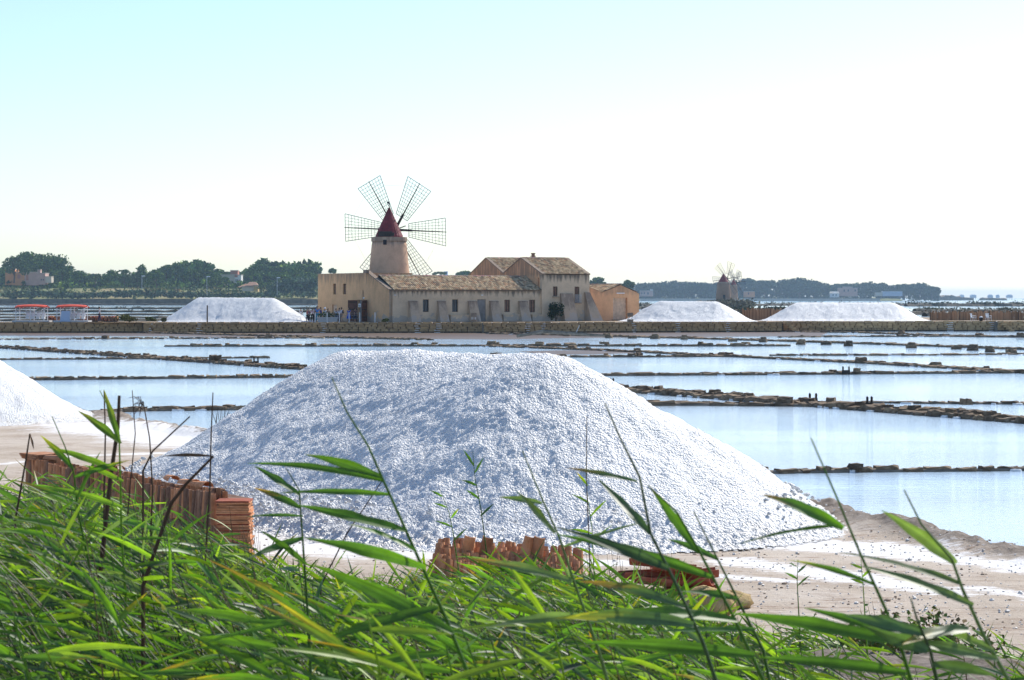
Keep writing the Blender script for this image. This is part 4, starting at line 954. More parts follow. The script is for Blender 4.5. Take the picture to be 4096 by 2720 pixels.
# --- windmill tower, cap and sails (Empty at the tower foot)
def windmill(label, px, Y, zb, r_base, r_top, ztop, r_cap, zap, hub_dx, hub_z, R1, yaw, tilt, a0, detail=True, skew=0.0, door=False, tmat='tower', shaft_back=3.0, fac=16):
    x = gx(px, Y); tg = thing('windmill', label, 'windmill', (x, Y, zb), 0, None)
    rg = random.Random(int(px))
    Ht = ztop - zb
    mb = MB(); prof = [(r_base+(r_top-r_base)*k/10 + 0.015*rg.uniform(-1, 1), Ht*k/10) for k in range(10)] + [(r_top, Ht-0.55)]
    mb.lathe(prof, 40 if detail else 20); tw_ = mb.build('tower', M[tmat], tg, detail)
    mb = MB(); mb.lathe([(r_top+0.10, Ht-0.55), (r_top+0.13, Ht-0.5), (r_top+0.12, Ht-0.02), (r_top*0.75, Ht+0.0)], 40 if detail else 20); mb.build('tower_rim', M['buttress'], tg)
    mb = MB(); hc = zap - ztop
    mb.lathe([(r_cap*1.02, Ht+0.0), (r_cap, Ht+0.15), (r_cap*0.52, Ht+hc*0.52), (0.07, Ht+hc-0.05), (0.02, Ht+hc)], 28 if detail else 16); cp = mb.build('cap', M['capred'], tg)
    if detail:
        mb = MB()
        for k in range(28):
            a = 2*PI*k/28; mb.tube([(math.cos(a)*r_cap*1.0, math.sin(a)*r_cap*1.0, Ht+0.15), (math.cos(a)*0.09, math.sin(a)*0.09, Ht+hc-0.08)], 0.022, 4, cap=False)
        mb.build('board_joints', M['capred'], cp)
        mb = MB(); mb.tube([(0, 0, Ht+hc-0.1), (0, 0, Ht+hc+0.45)], 0.06, 6); mb.box(-0.28, 0.05, -0.05, 0.05, Ht+hc+0.45, Ht+hc+0.7); mb.build('finial', M['iron'], cp)
        mb = MB(); mb.box(-r_cap*0.75, r_cap*0.25, -r_cap*0.98-0.12, -r_cap*0.6, Ht+0.05, Ht+0.65); mb.box(r_cap*0.12, r_cap*0.42, -r_cap-0.25, -r_cap*0.8, Ht+0.1, Ht+0.5); mb.build('cap_hatch', M['wood'], cp)
        mb = MB(); zz = zy(z1y(716), Y)-zb; mb.box(-0.62, -0.18, -r_top-0.12, -r_top+0.3, zz-0.3, zz+0.3); mb.build('tower_window', M['dark'], tg)
    if door:
        mb = MB(); mb.box(-0.5, 0.45, -r_base-0.05, -r_base+0.5, 0.0, 2.6); mb.build('tower_door', M['dark'], tg)
    # rotor frame
    hub = Vector((hub_dx, shaft_back, hub_z - zb))
    Nn = Vector((math.sin(yaw)*math.cos(tilt), math.cos(yaw)*math.cos(tilt), math.sin(tilt)))
    Xa = Vector((math.cos(yaw), -math.sin(yaw), 0)); Ya = Nn.cross(Xa) * -1
    if Ya.z < 0: Ya = -Ya
    rot = bpy.data.objects.new('sails', None); COL.objects.link(rot); rot.parent = tg; rot.location = hub
    rot.rotation_euler = (0, 0, 0)
    mb = MB(); mb.tube([(-Nn)*3.6, Vector((0, 0, 0)), Nn*0.4], [0.2, 0.24, 0.2], 8); mb.tube([Nn*0.3, Nn*3.4], [0.1, 0.06], 6); mb.build('shaft', M['wood'], rot)
    tips = []
    for b_ in range(6):
        an = a0 + b_*PI/3
        D = Xa*math.cos(an) + Ya*math.sin(an); S = (Xa*(-math.sin(an)) + Ya*math.cos(an)); S = (S + Nn*skew).normalized()
        r0, r1 = R1*0.27, R1*0.985; w0, w1 = R1*0.125, R1*0.255
        mb = MB(); mb.tube([D*0.0, D*R1*0.33, D*R1], [0.13, 0.10, 0.05] if detail else [0.2, 0.16, 0.11], 5)
        sp = mb.build('sail', M['wood'], rot)
        mb = MB(); nr, nc = (12, 9) if detail else (7, 5); tk = 0.027 if detail else 0.055
        for k in range(nr):
            f = k/(nr-1); r_ = r0+(r1-r0)*f; ww = w0+(w1-w0)*f
            mb.tube([D*r_-S*ww, D*r_+S*ww], tk*(1.3 if k in (0, nr-1) else 0.8), 4, cap=False)
        for k in range(nc):
            g_ = -1+2*k/(nc-1); mb.tube([D*r0+S*w0*g_, D*r1+S*w1*g_], tk*(1.4 if k in (0, nc-1) else 0.8), 4, cap=False)
        mb.build('lattice', M['sail'], sp); tips.append(D*R1*0.93)
        if detail: mb = MB(); mb.tube([D*0, D*R1*0.33], [0.19, 0.15], 6); mb.build('spar_root', M['wood'], sp)
    if detail:
        mb = MB()
        for k in range(6):
            mb.tube([tips[k], tips[(k+1) % 6]], 0.012, 3, cap=False); mb.tube([tips[k], Nn*3.4], 0.010, 3, cap=False)
        mb.build('rigging', M['wire'], rot)
    return tg
MY = 263.0; mpx = MY/F
windmill('round stone windmill with red cone cap and six lattice sails, above the houses', 389.2, MY, QZ, 20.9*mpx + 0.45, 17.0*mpx, zy(237.1, MY), 13.6*mpx, zy(207.2, MY), (393.7-389.2)*mpx, zy(229.0, MY), 55.8*mpx, R(20), R(10), R(-3.0), True)

# ------------------------------------------------------------------ vine bush, planter, fence, people
def leaf_cloud(mb, pts, size, cols, rg, jitter=0.5):
    for p in pts:
        s = size*rg.uniform(0.6, 1.4); n = Vector((rg.gauss(0, 1), rg.gauss(0, 1), rg.gauss(0, 0.8)+0.5)).normalized()
        a = n.orthogonal().normalized(); b = n.cross(a); th = rg.uniform(0, 6.28); a, b = a*math.cos(th)+b*math.sin(th), b*math.cos(th)-a*math.sin(th)
        c = rg.choice(cols); k = rg.uniform(0.6, 1.35); c = tuple(min(1, x*k) for x in c)
        p = Vector(p); mb.add([p-a*s, p-b*s*0.6+n*s*0.15, p+a*s, p+b*s*0.6+n*s*0.15], [(0, 1, 2, 3)], c)
def blob_pts(rg, c, r, n, hollow=0.55):
    out = []
    for _ in range(n):
        while True:
            v = Vector((rg.uniform(-1, 1), rg.uniform(-1, 1), rg.uniform(-1, 1)))
            if hollow*rg.random() < v.length < 1: break
        out.append((c[0]+v.x*r[0], c[1]+v.y*r[1], c[2]+v.z*r[2]))
    return out
GREENS = [(0.04, 0.075, 0.02), (0.055, 0.09, 0.03), (0.03, 0.06, 0.02), (0.075, 0.11, 0.035)]
def bush(name, label, cat, loc, r, n, size, cols=GREENS, seed=0, lobes=5, group=None, stem=True, kind=None):
    rg = random.Random(seed); tg = thing(name, label, cat, loc, 0, group)
    mb = MB()
    for k in range(lobes):
        c = (rg.uniform(-.55, .55)*r[0], rg.uniform(-.4, .4)*r[1], r[2]*rg.uniform(0.6, 1.35)); q = rg.uniform(0.4, 0.75)
        leaf_cloud(mb, blob_pts(rg, c, (r[0]*q, r[1]*q, r[2]*q*0.8), n//lobes), size, cols, rg)
    mb.build('foliage', M['leafy'], tg)
    if stem:
        mb = MB()
        for k in range(4): mb.tube([(rg.uniform(-.1, .1)*r[0], 0, -0.05), (rg.uniform(-.6, .6)*r[0], rg.uniform(-.3, .3)*r[1], r[2]*1.2)], [0.06*r[2]**.5, 0.02], 5)
        mb.build('stem', M['trunk'], tg)
    return tg
uu = u_at(z2x(1240), -1.4); pw = Vector(BO) + Vector((uu*cR+1.4*sR, uu*sR-1.4*cR, 0))
bush('climbing_bush', 'dark green bush growing against the two storey house under its window', 'bush', pw, (1.0, 0.6, 1.35), 800, 0.13, [(0.02, 0.045, 0.02), (0.03, 0.06, 0.025), (0.015, 0.035, 0.02)], 3, 9)
for px, py, Y, rr, lb, cols in [(790/2.306/4+300, 321.5, 250.6, 0.35, 'small yellow green tuft at the foot of the long house', [(0.22, 0.2, 0.05), (0.1, 0.13, 0.03)]),
        (122, 322, 252, 0.75, 'olive green shrub on the quay right of the red canopies', [(0.16, 0.15, 0.04), (0.10, 0.12, 0.03)]), (130, 322, 252.4, 0.6, 'low shrub hugging the taller olive shrub on the quay', [(0.18, 0.14, 0.05), (0.09, 0.11, 0.03)]),
        (151, 322, 253, 0.55, 'olive shrub beside the left foot of the far salt heap', [(0.14, 0.14, 0.05), (0.08, 0.10, 0.03)]), (162, 322, 253.5, 0.42, 'little bush touching the edge of the far left salt heap', [(0.12, 0.12, 0.05), (0.08, 0.09, 0.03)])]:
    bush('shrub', lb, 'shrub', (gx(px, Y), Y, QZ-0.03), (rr*1.3, rr, rr*0.7), 260, 0.13, cols, int(px*7), 4, stem=False)

# planter
def fx(x): return (1200 + x/5.9025)/4
Y = 250.9; tp = thing('planter', 'grey stone trough planted with greenery in front of the entrance', 'planter', (gx(fx(650), Y), Y, QZ-0.03))
mb = MB(); mb.hexa([(-1.1, -.3, 0), (1.1, -.3, 0), (1.1, .3, 0), (-1.1, .3, 0), (-1.25, -.36, 0.62), (1.25, -.36, 0.62), (1.25, .36, 0.62), (-1.25, .36, 0.62)]); mb.build('trough', M['greymetal'], tp)
mb = MB(); rg = random.Random(9); leaf_cloud(mb, blob_pts(rg, (0, 0, 0.85), (1.2, 0.35, 0.4), 300), 0.1, GREENS, rg); mb.build('foliage', M['leafy'], tp)
# white post and wire fence
Y = 250.3; fxs = [358, 640, 930, 1160, 1410, 1770]
tf = thing('wire_fence', 'white post and wire fence along the quay in front of the entrance', 'fence', (gx(fx(358), Y), Y, QZ-0.03))
for i, q in enumerate(fxs):
    mb = MB(); xx = gx(fx(q), Y)-gx(fx(358), Y); mb.tube([(xx, 0, 0), (xx, 0, 1.18)], 0.05, 6); mb.build('post', M['white'], tf)
xe = gx(fx(1410), Y)-gx(fx(358), Y)
for zz in (0.45, 0.8, 1.08):
    mb = MB(); mb.tube([(xe*k/8, 0, zz-0.04*math.sin(PI*(k % 2))) for k in range(9)], 0.012, 3, cap=False); mb.build('wire', M['wire'], tf)

SKIN = simple('skin', (0.42, 0.24, 0.16), 0.6, 0.1, 5)
HAIRM = simple('hair', (0.03, 0.02, 0.015), 0.6, 0.2, 8)
_cl = {}
def cloth(c):
    if c not in _cl: _cl[c] = simple('cloth_%d' % len(_cl), c, 0.85, 0.12, 4)
    return _cl[c]
def skin_obj(name, joints, edges, mat, parent, sub=1):
    me = bpy.data.meshes.new(name); me.from_pydata([j[0] for j in joints], edges, []); me.materials.append(mat)
    o = bpy.data.objects.new(name, me); COL.objects.link(o); o.parent = parent
    bm = bmesh.new(); bm.from_mesh(me); ly = bm.verts.layers.skin.verify(); bm.verts.ensure_lookup_table()
    for i, j in enumerate(joints):
        sv_ = bm.verts[i][ly]; sv_.radius = j[1] if hasattr(j[1], '__len__') else (j[1], j[1]); sv_.use_root = (i == 0)
    bm.to_mesh(me); bm.free()
    m = o.modifiers.new('skin', 'SKIN'); m.use_smooth_shade = True
    s = o.modifiers.new('sub', 'SUBSURF'); s.levels = sub; s.render_levels = sub
    return o
def person(label, loc, rz, h=1.68, shirt=(0.7, 0.7, 0.72), trou=(0.05, 0.06, 0.1), hair=True, hat=None, skirt=False, arm=0.0, bag=None, cap_col=None, shorts=False, step=0.12, longhair=False, group='visitors standing outside the mill'):
    tg = thing('person', label, 'person', loc, rz, group); k = h/1.7
    def v(x, y, z): return (x*k, y*k, z*k)
    aL = (0.30+0.05*arm, -0.05-0.25*arm, 0.84+0.25*arm)
    J = [(v(0, 0, .93), (.13*k, .10*k)), (v(0, 0, 1.15), (.12*k, .085*k)), (v(0, 0, 1.36), (.15*k, .09*k)), (v(0, 0, 1.46), (.055*k, .055*k)), (v(0, -.01, 1.56), (.08*k, .09*k)), (v(0, -.01, 1.64), (.075*k, .085*k)), (v(0, -.01, 1.70), (.035*k, .04*k)),
         (v(-.10, 0, .88), .085*k), (v(-.10, -step*.6, .48), .055*k), (v(-.10, -step*.3, .09), .038*k), (v(-.10, -step*.3-.12, .04), .035*k),
         (v(.10, 0, .88), .085*k), (v(.10, step*.5, .48), .055*k), (v(.10, step, .09), .038*k), (v(.10, step-.12, .04), .035*k),
         (v(-.19, 0, 1.38), .05*k), (v(-.25, .02, 1.12), .04*k), (v(-.27, -.05, .88), .03*k), (v(-.27, -.07, .80), (.035*k, .02*k)),
         (v(.19, 0, 1.38), .05*k), (v(.25, .02-.1*arm, 1.12), .04*k), (v(*aL), .03*k), (v(aL[0], aL[1]-.06, aL[2]-.05), (.035*k, .02*k)),
         (v(0, -.10, 1.60), .018*k)]
    E = [(0,1),(1,2),(2,3),(3,4),(4,5),(5,6),(0,7),(7,8),(8,9),(9,10),(0,11),(11,12),(12,13),(13,14),(2,15),(15,16),(16,17),(17,18),(2,19),(19,20),(20,21),(21,22),(5,23)]
    skin_obj('body', J, E, SKIN, tg)
    g = 1.16
    def big(i, f=g): p, r_ = J[i]; return (p, tuple(q*f for q in r_) if hasattr(r_, '__len__') else r_*f)
    SJ = [big(0, 1.1), big(1), big(2), big(15, 1.3), ((J[15][0][0]*.45+J[16][0][0]*.55, J[16][0][1], J[15][0][2]*.45+J[16][0][2]*.55), .055*k), big(19, 1.3), ((J[19][0][0]*.45+J[20][0][0]*.55, J[20][0][1], J[19][0][2]*.45+J[20][0][2]*.55), .055*k)]
    skin_obj('shirt', SJ, [(0,1),(1,2),(2,3),(3,4),(2,5),(5,6)], cloth(shirt), tg)
    if skirt:
        mb = MB(); mb.lathe([(.14*k, 1.0*k), (.2*k, .8*k), (.27*k, .42*k), (.26*k, .40*k)], 12); mb.build('skirt', cloth(trou), tg, True)
    else:
        lo = 0.62 if shorts else 0.0
        def mid(a_, b_, f): return tuple(a_[i]+(b_[i]-a_[i])*f for i in range(3))
        TJ = [big(0, 1.12), big(7, 1.15), big(8, 1.35) if not shorts else (mid(J[7][0], J[8][0], .8), .085*k), big(11, 1.15), big(12, 1.35) if not shorts else (mid(J[11][0], J[12][0], .8), .085*k)]
        EE = [(0,1),(1,2),(0,3),(3,4)]
        if not shorts: TJ += [(mid(J[8][0], J[9][0], .9), .058*k), (mid(J[12][0], J[13][0], .9), .058*k)]; EE += [(2,5),(4,6)]
        skin_obj('trousers' if not shorts else 'shorts', TJ, EE, cloth(trou), tg)
    if hat:
        mb = MB(); mb.lathe([(.18*k, 1.60*k), (.18*k, 1.615*k), (.105*k, 1.63*k), (.1*k, 1.72*k), (.05*k, 1.76*k)], 12); mb.build('hat', cloth(hat), tg, True)
    else:
        mb = MB(); z0 = 1.36 if longhair else 1.56
        mb.lathe([(.07*k, z0*k), (.10*k, (z0+.05)*k), (.105*k, 1.62*k), (.09*k, 1.70*k), (.04*k, 1.745*k)], 12, (0, .035*k, 0)); mb.build('hair', HAIRM, tg, True)
    if bag:
        mb = MB(); mb.box(-.15*k, .15*k, .10*k, .26*k, 1.02*k, 1.4*k); mb.box(-.12*k, .12*k, .262*k, .30*k, 1.06*k, 1.25*k); mb.build('backpack', cloth(bag), tg)
    return tg
def pp(x, Yd, label, **kw):
    Y = 251.6 + Yd; return person(label, (gx(fx(x), Y), Y, QZ-0.03), kw.pop('rz', 0.0), **kw)
pp(172, 1.2, 'person in a red top at the left end of the visitors', shirt=(.5, .08, .09), trou=(.05, .04, .05), h=1.58, rz=2)
pp(214, 2.0, 'person in a mauve top behind the one in red', shirt=(.33, .2, .28), trou=(.06, .05, .06), h=1.6, rz=1)
pp(290, 0.8, 'person in a pale pink shirt and black trousers holding a white bag', shirt=(.72, .5, .55), trou=(.02, .02, .025), h=1.68, rz=2.6)
pp(350, 1.6, 'dark clothed person half hidden behind the one in pink', shirt=(.12, .05, .05), trou=(.03, .03, .03), h=1.66, rz=-1)
pp(412, 0.4, 'tall person in a light blue shirt and turquoise trousers', shirt=(.05, .22, .62), trou=(.06, .28, .42), h=1.92, rz=0.2)
pp(492, 1.2, 'person in a royal blue shirt beside the tall one', shirt=(.03, .08, .42), trou=(.03, .04, .14), h=1.74, rz=1.2)
pp(588, 0.5, 'person in white wearing a white sun hat', shirt=(.75, .76, .8), trou=(.6, .6, .62), hat=(.85, .87, .95), h=1.72, rz=-.6)
pp(662, 1.1, 'brown haired person in a tan top behind the planter', shirt=(.42, .25, .18), trou=(.1, .08, .07), h=1.6, rz=.3)
pp(852, 0.6, 'child sized person in a grey white top and blue shorts', shirt=(.55, .55, .6), trou=(.12, .15, .3), h=1.6, rz=.5, shorts=True)
pp(925, 1.3, 'person in a white shirt and dark trousers behind the backpacker', shirt=(.8, .8, .82), trou=(.03, .04, .12), h=1.66, rz=-.8)
pp(975, 0.5, 'person with a black backpack, white shirt and beige shorts', shirt=(.75, .73, .85), trou=(.35, .25, .2), h=1.72, rz=-1.3, shorts=True, bag=(.02, .02, .04))
pp(1152, 0.5, 'long haired person in a bright blue dress', shirt=(.03, .09, .5), trou=(.03, .10, .55), skirt=True, longhair=True, h=1.72, rz=-.5)
pp(1300, 0.5, 'person in dark navy bending towards the entrance with an arm out', shirt=(.02, .025, .06), trou=(.02, .02, .04), h=1.64, rz=1.4, arm=1.0, skirt=True)
pp(20, 6.0, 'person in white standing just behind the right foot of the salt heap', shirt=(.8, .75, .75), trou=(.6, .5, .5), h=1.62, rz=.5)
Yq = 258.5; person('person in a reddish top seen over the slope of the left salt heap', (gx(287, Yq)-0.3, 262.5, QZ-0.03), 1.0, h=1.68, shirt=(.35, .1, .08), trou=(.1, .05, .05))
# lone man in white at the left
Yq = 251.3; person('lone person in a white shirt and dark trousers walking left of the far heap', (gx(99.5, Yq), Yq, QZ-0.03), 1.9, h=1.82, shirt=(.8, .78, .88), trou=(.03, .03, .08), group=None)

# ------------------------------------------------------------------ red canopies, chairs, crates at the far left
def cx3(x): return (0 + x/5.6214)/4
def cy3(y): return (1180 + y/5.6214)/4
def shelter(label, x0, x1, Y, first):
    xa, xb = gx(cx3(x0), Y), gx(cx3(x1), Y); L = xb-xa; zt = zy(cy3(285), Y)-QZ+0.03; za = zy(cy3(228), Y)-QZ+0.03
    tg = thing('canopy_shelter', label, 'shelter', (xa, Y, QZ-0.03), 0, 'white framed shelters with red canopies')
    mb = MB(); vs = []; n = 14
    for i in range(n+1):
        f = i/n; arch = (za-zt)*math.sin(PI*f)**0.7
        for (yy, dz) in ((-1.15, -0.18), (-1.05, 0.0), (0, 0.18), (1.05, 0), (1.15, -0.18)):
            vs.append((L*f, yy, zt + arch*0.38 + dz*0.8 + 0.12))
    mb.add(vs, [(i*5+j, (i+1)*5+j, (i+1)*5+j+1, i*5+j+1) for i in range(n) for j in range(4)])
    mb.build('canopy', M['canopy'], tg, True)
    for f in (0.03, 0.5, 0.94):
        for yy in (-1.0, 1.0):
            mb = MB(); mb.tube([(L*f, yy, 0), (L*f, yy, zt+0.1)], 0.045, 6); mb.build('post', M['white'], tg)
    for zz, nm in ((0.75, 'rail'), (1.25, 'rail')):
        mb = MB(); mb.tube([(-0.2, -1.0, zz), (L*0.97, -1.0, zz)], 0.03, 5); mb.build(nm, M['white'], tg)
    for f in (0.1, 0.35, 0.6, 0.85):
        mb = MB(); mb.tube([(L*f, -1.0, zt-0.35), (L*f+0.5, 0.6, zt+0.15)], 0.03, 4); mb.build('brace', M['white'], tg)
    mb = MB(); mb.box(-0.3, L+0.3, -1.2, 1.2, 0.02, 0.22); mb.build('deck', M['greymetal'], tg)
    for k in range(4):
        mb = MB(); xx = L*(0.3+0.17*k); mb.box(xx, xx+0.5, -0.6, -0.1, 0.7, 0.76); mb.box(xx+0.01, xx+0.49, -0.1, -0.05, 0.763, 1.15); mb.box(xx+0.05, xx+0.45, -0.55, -0.15, 0.4, 0.697); mb.build('bench_seat', M['white'], tg)
    return tg
shelter('left one of the two white framed shelters with a red canopy', 380, 1072, 252.6, True)
s2 = shelter('right one of the two red canopied shelters, with a pale blue board', 1300, 1965, 252.4, False)
mb = MB(); mb.hexa([(0.5, -1.32, 0.1), (1.7, -1.32, 0.1), (1.7, -1.28, 0.1), (0.5, -1.28, 0.1), (0.7, -1.22, 1.35), (1.7, -1.22, 1.35), (1.7, -1.18, 1.35), (0.7, -1.18, 1.35)]); mb.build('board', M['bluepanel'], s2)

def tile_pallet(px, Y, n, label, mat='tile_brown'):
    tg = thing('tile_stack', label, 'tile stack', (gx(px, Y), Y, QZ-0.03), 0, 'tile stacks on the quay')
    mb = MB(); mb.box(-1.2, 1.2, -.5, .5, 0.0, 0.12); mb.build('pallet', M['wood'], tg)
    rg = random.Random(int(px))
    for i in range(n):
        for j in range(3):
            mb = MB() if (i == 0 and j == 0) else None
            o = put('tile_bundle', STONES[(i*3+j) % 14], tg, (-1.05+2.1*i/(n-1), 0, 0.22+0.2*j), (0.36, 0.9, 0.2)); o.data = BR[(i+j) % 4]
    return tg
BR = [stone_mesh('tile_bundle', M[k], 300+i, 0.08) for i, k in enumerate(['tile_brown', 'tile_brown', 'tile_red', 'tile'])]
tile_pallet(58, 255.5, 6, 'brown tile bundles behind the left canopy')
tile_pallet(88, 255.8, 6, 'reddish tile bundles to the right of the canopies')
tile_pallet(108, 255.0, 6, 'low tile bundles beside the lone walker')

def plastic_chair(px, Y, rz, label):
    tg = thing('plastic_chair', label, 'chair', (gx(px, Y), Y, QZ-0.03), rz, 'white plastic chairs on the right quay')
    mb = MB(); mb.box(-.24, .24, -.24, .22, .43, .47); mb.build('seat', M['white'], tg)
    mb = MB(); 
    for k in range(5): mb.hexa([(-.22+k*.09, .22, .47), (-.15+k*.09, .22, .47), (-.15+k*.09, .25, .47), (-.22+k*.09, .25, .47), (-.22+k*.09, .32, .92), (-.15+k*.09, .32, .92), (-.15+k*.09, .35, .92), (-.22+k*.09, .35, .92)])
    mb.box(-.25, .25, .3, .36, .9, .97); mb.build('backrest', M['white'], tg)
    for sx in (-1, 1):
        for sy in (-1, 1):
            mb = MB(); mb.tube([(sx*.27, sy*.26, 0), (sx*.22, sy*.21, .45)], .03, 5); mb.build('leg', M['white'], tg)
        mb = MB(); mb.tube([(sx*.27, -.24, .43), (sx*.29, -.22, .66), (sx*.29, .25, .68)], .03, 5); mb.build('armrest', M['white'], tg)
plastic_chair(973.3, 264.0, R(50), 'white plastic armchair on the right quay, the left one')
plastic_chair(988.5, 264.2, R(20), 'white plastic armchair on the right quay, nearest the edge')
tg = thing('bucket', 'dark bucket with a white lid between the two plastic chairs', 'bucket', (gx(981, 264), 264, QZ-0.03))
mb = MB(); mb.lathe([(.2, 0), (.27, .42), (.29, .44)], 14); mb.build('tub', M['iron'], tg, True); mb = MB(); mb.lathe([(.24, .443), (.22, .52), (.1, .6), (.02, .62)], 12); mb.build('lid', M['white'], tg, True)
# stake before the left heap, small wooden easel signs
mb = MB(); mb.tube([(0, 0, -0.2), (0.02, 0, 2.0)], [0.09, 0.07], 6); o = mb.build('wooden_stake', M['trunk'], None, loc=(gx(207.2, 250.8), 250.8, QZ)); tag(o, 'brown wooden stake in front of the left quay salt heap', 'stake')
for q, Yq, lb in ((1895, 249.8, 'small pale sign frame by the quay steps below the grey door'), (2024*1.0, 252.0, 'small pale sign frame at the right corner of the warehouse')):
    px = z2x(380) if q == 1895 else z2x(2022)
    tg = thing('sign_stand', lb, 'sign', (gx(px, Yq), Yq, QZ-0.03))
    mb = MB(); mb.box(-.35, .35, -.3, .3, 0, .35); mb.build('stone_base', M['coping'], tg)
    for sx in (-.2, .2): mb = MB(); mb.box(sx-.03, sx+.03, -.03, .03, .35, 1.1); mb.build('leg', M['white'], tg)
    mb = MB(); mb.box(-.33, .33, -.06, -.034, .65, 1.12); mb.build('sign_board', M['coping'], tg)

# reed fence at the far right
def reed_fence(px0, px1, Y0, Y1, h, label, seed):
    rg = random.Random(seed); a = Vector((gx(px0, Y0), Y0, QZ-.03)); b = Vector((gx(px1, Y1), Y1, QZ-.03)); d = b-a; L = d.length
    tg = thing('reed_fence', label, 'fence', a, math.atan2(d.y, d.x)); mb = MB(); n = int(L/0.09)
    for i in range(n):
        x = L*i/n; q = rg.uniform(.6, 1.25); c = (0.38*q, 0.225*q, 0.13*q); hh = h*rg.uniform(.82, 1.12)
        y = rg.uniform(-.05, .05); w_ = 0.06
        mb.add([(x-w_, y, 0), (x+w_, y, 0), (x+w_+rg.uniform(-.05, .05), y, hh), (x-w_, y, hh)], [(0, 1, 2, 3)], c)
    o = mb.build('reed_screen', M['scrub'], tg); o['kind'] = 'stuff'
    for k in range(int(L/4)+1):
        mb = MB(); mb.tube([(k*4, -.1, 0), (k*4, -.1, h*1.1)], .05, 5); mb.build('post', M['trunk'], tg)
reed_fence(930, 1090, 272, 276, 1.15, 'brown reed screen fence behind the plastic chairs', 4)
reed_fence(742, 800, 276, 272, 1.45, 'brown reed screen fence between the two right salt heaps', 5)

# ------------------------------------------------------------------ far land, banks, trees, houses
def strip_land(name, pts, label, mat='farland', kind='structure'):
    """pts: list of (x0,x1,y,z) rows from near to far"""
    mb = MB(); vs = []; n = 60; rg = random.Random(len(pts)+int(abs(pts[0][2])))
    for (xa, xb, y, z) in pts:
        for i in range(n+1):
            f = i/n; vs.append((xa+(xb-xa)*f, y + rg.uniform(-1, 1)*1.5, z + (rg.uniform(-.3, .3)*min(1, abs(z))*0.6 if z > 0.2 else 0)))
    m = n+1; mb.add(vs, [(r_*m+i, r_*m+i+1, (r_+1)*m+i+1, (r_+1)*m+i) for r_ in range(len(pts)-1) for i in range(n)])
    o = mb.build(name, M[mat], None, True); tag(o, label, kind=kind); return o
LX = lambda px, Y: gx(px, Y)
strip_land('far_land', [(LX(-80, 1290), LX(470, 1290), 1290, -.3), (LX(-80, 1296), LX(470, 1296), 1296, 3.0), (LX(-80, 1330), LX(468, 1330), 1330, 4.2), (LX(-80, 1400), LX(465, 1400), 1400, 8.0), (LX(-80, 1500), LX(460, 1500), 1500, 11.5), (LX(-80, 1700), LX(455, 1700), 1700, 13.0), (LX(-80, 1800), LX(450, 1800), 1800, 6.0)], 'flat green and brown shore land beyond the left pans')
strip_land('peninsula', [(LX(440, 2900), LX(903, 2900), 2900, -.3), (LX(440, 2905), LX(902, 2905), 2905, 1.8), (LX(440, 2960), LX(896, 2960), 2960, 3.0), (LX(440, 3200), LX(880, 3200), 3200, 5.0), (LX(440, 3300), LX(870, 3300), 3300, 2.0)], 'low wooded peninsula on the right horizon')
mb = MB(); mb.box(LX(-80, 1286), LX(470, 1286), 1284, 1286, -.3, 3.3); o = mb.build('far_sea_wall', M['bank']); tag(o, 'long dark retaining wall at the edge of the left shore', 'wall')

def low_bank(px0, px1, Y, h, w_, label, seed, scrub=0.0, cols=None, sag=0.0):
    rg = random.Random(seed); x0, x1 = LX(px0, Y), LX(px1, Y); n = int((x1-x0)/(w_*0.7))+4; tg = thing('earth_bank', label, 'bank', (x0, Y, 0), 0, 'low banks between the distant pans')
    mb = MB(); vs = []
    for i in range(n+1):
        x = (x1-x0)*i/n; hh = h*rg.uniform(.75, 1.15); y = rg.uniform(-.2, .2)*w_
        for o_, z in ((-.5, -.2), (-.3, hh*.8), (0, hh), (.3, hh*.8), (.5, -.2)): vs.append((x, y+o_*w_, z))
    mb.add(vs, [(i*5+j, (i+1)*5+j, (i+1)*5+j+1, i*5+j+1) for i in range(n) for j in range(4)])
    mb.build('mound', M['bank'], tg)
    if scrub:
        mb = MB(); m = int((x1-x0)*scrub)
        pts = []
        for _ in range(m):
            cx_ = rg.uniform(0, x1-x0); s = rg.uniform(.4, 1.0)*h*1.1
            pts += [(cx_+rg.gauss(0, s*1.2), rg.uniform(-.4, .4)*w_, h*.8+abs(rg.gauss(0, s*.45))) for _ in range(14)]
        leaf_cloud(mb, pts, h*0.35, cols or [(0.06, 0.07, 0.035), (0.09, 0.085, 0.045), (0.045, 0.055, 0.03)], rg)
        o = mb.build('scrub', M['scrub'], tg); o['kind'] = 'stuff'
    return tg
LB = [(-20, 320, 1180, 0.9, 'farthest thin bank across the left pans', 0.0), (-20, 320, 770, 0.75, 'second thin bank across the left pans', 0.2), (-20, 318, 600, 0.7, 'third bank, widest dark line behind the canopies', 0.2), (-20, 200, 500, 0.45, 'fourth bank just over the red canopies', 0.0), (-20, 200, 430, 0.45, 'fifth bank behind the frames of the canopies', 0.0), (-20, 170, 375, 0.45, 'sixth bank, nearest behind the left quay', 0.0), (100, 170, 345, 0.5, 'short bank between the shrubs and the left salt heap', 0.0), (270, 320, 400, 0.6, 'short bank seen between salt heap and flat roofed block', 0.0)]
for i, (a, b, Yb, h_, lb, sc_) in enumerate(LB): low_bank(a, b, Yb, h_, 3.5, lb, 300+i, sc_)
low_bank(905, 1100, 1030, 1.4, 12, 'scrubby dark bank across the lagoon at the right, the farthest one', 321, 0.9)
low_bank(915, 1100, 640, 0.8, 8, 'scrubby bank at the right nearer than the farthest', 322, 1.2, [(0.10, 0.10, 0.045), (0.14, 0.12, 0.06), (0.07, 0.07, 0.04)])
low_bank(635, 930, 1120, 1.2, 12, 'long thin bank crossing behind the far mills', 323, 0.6)
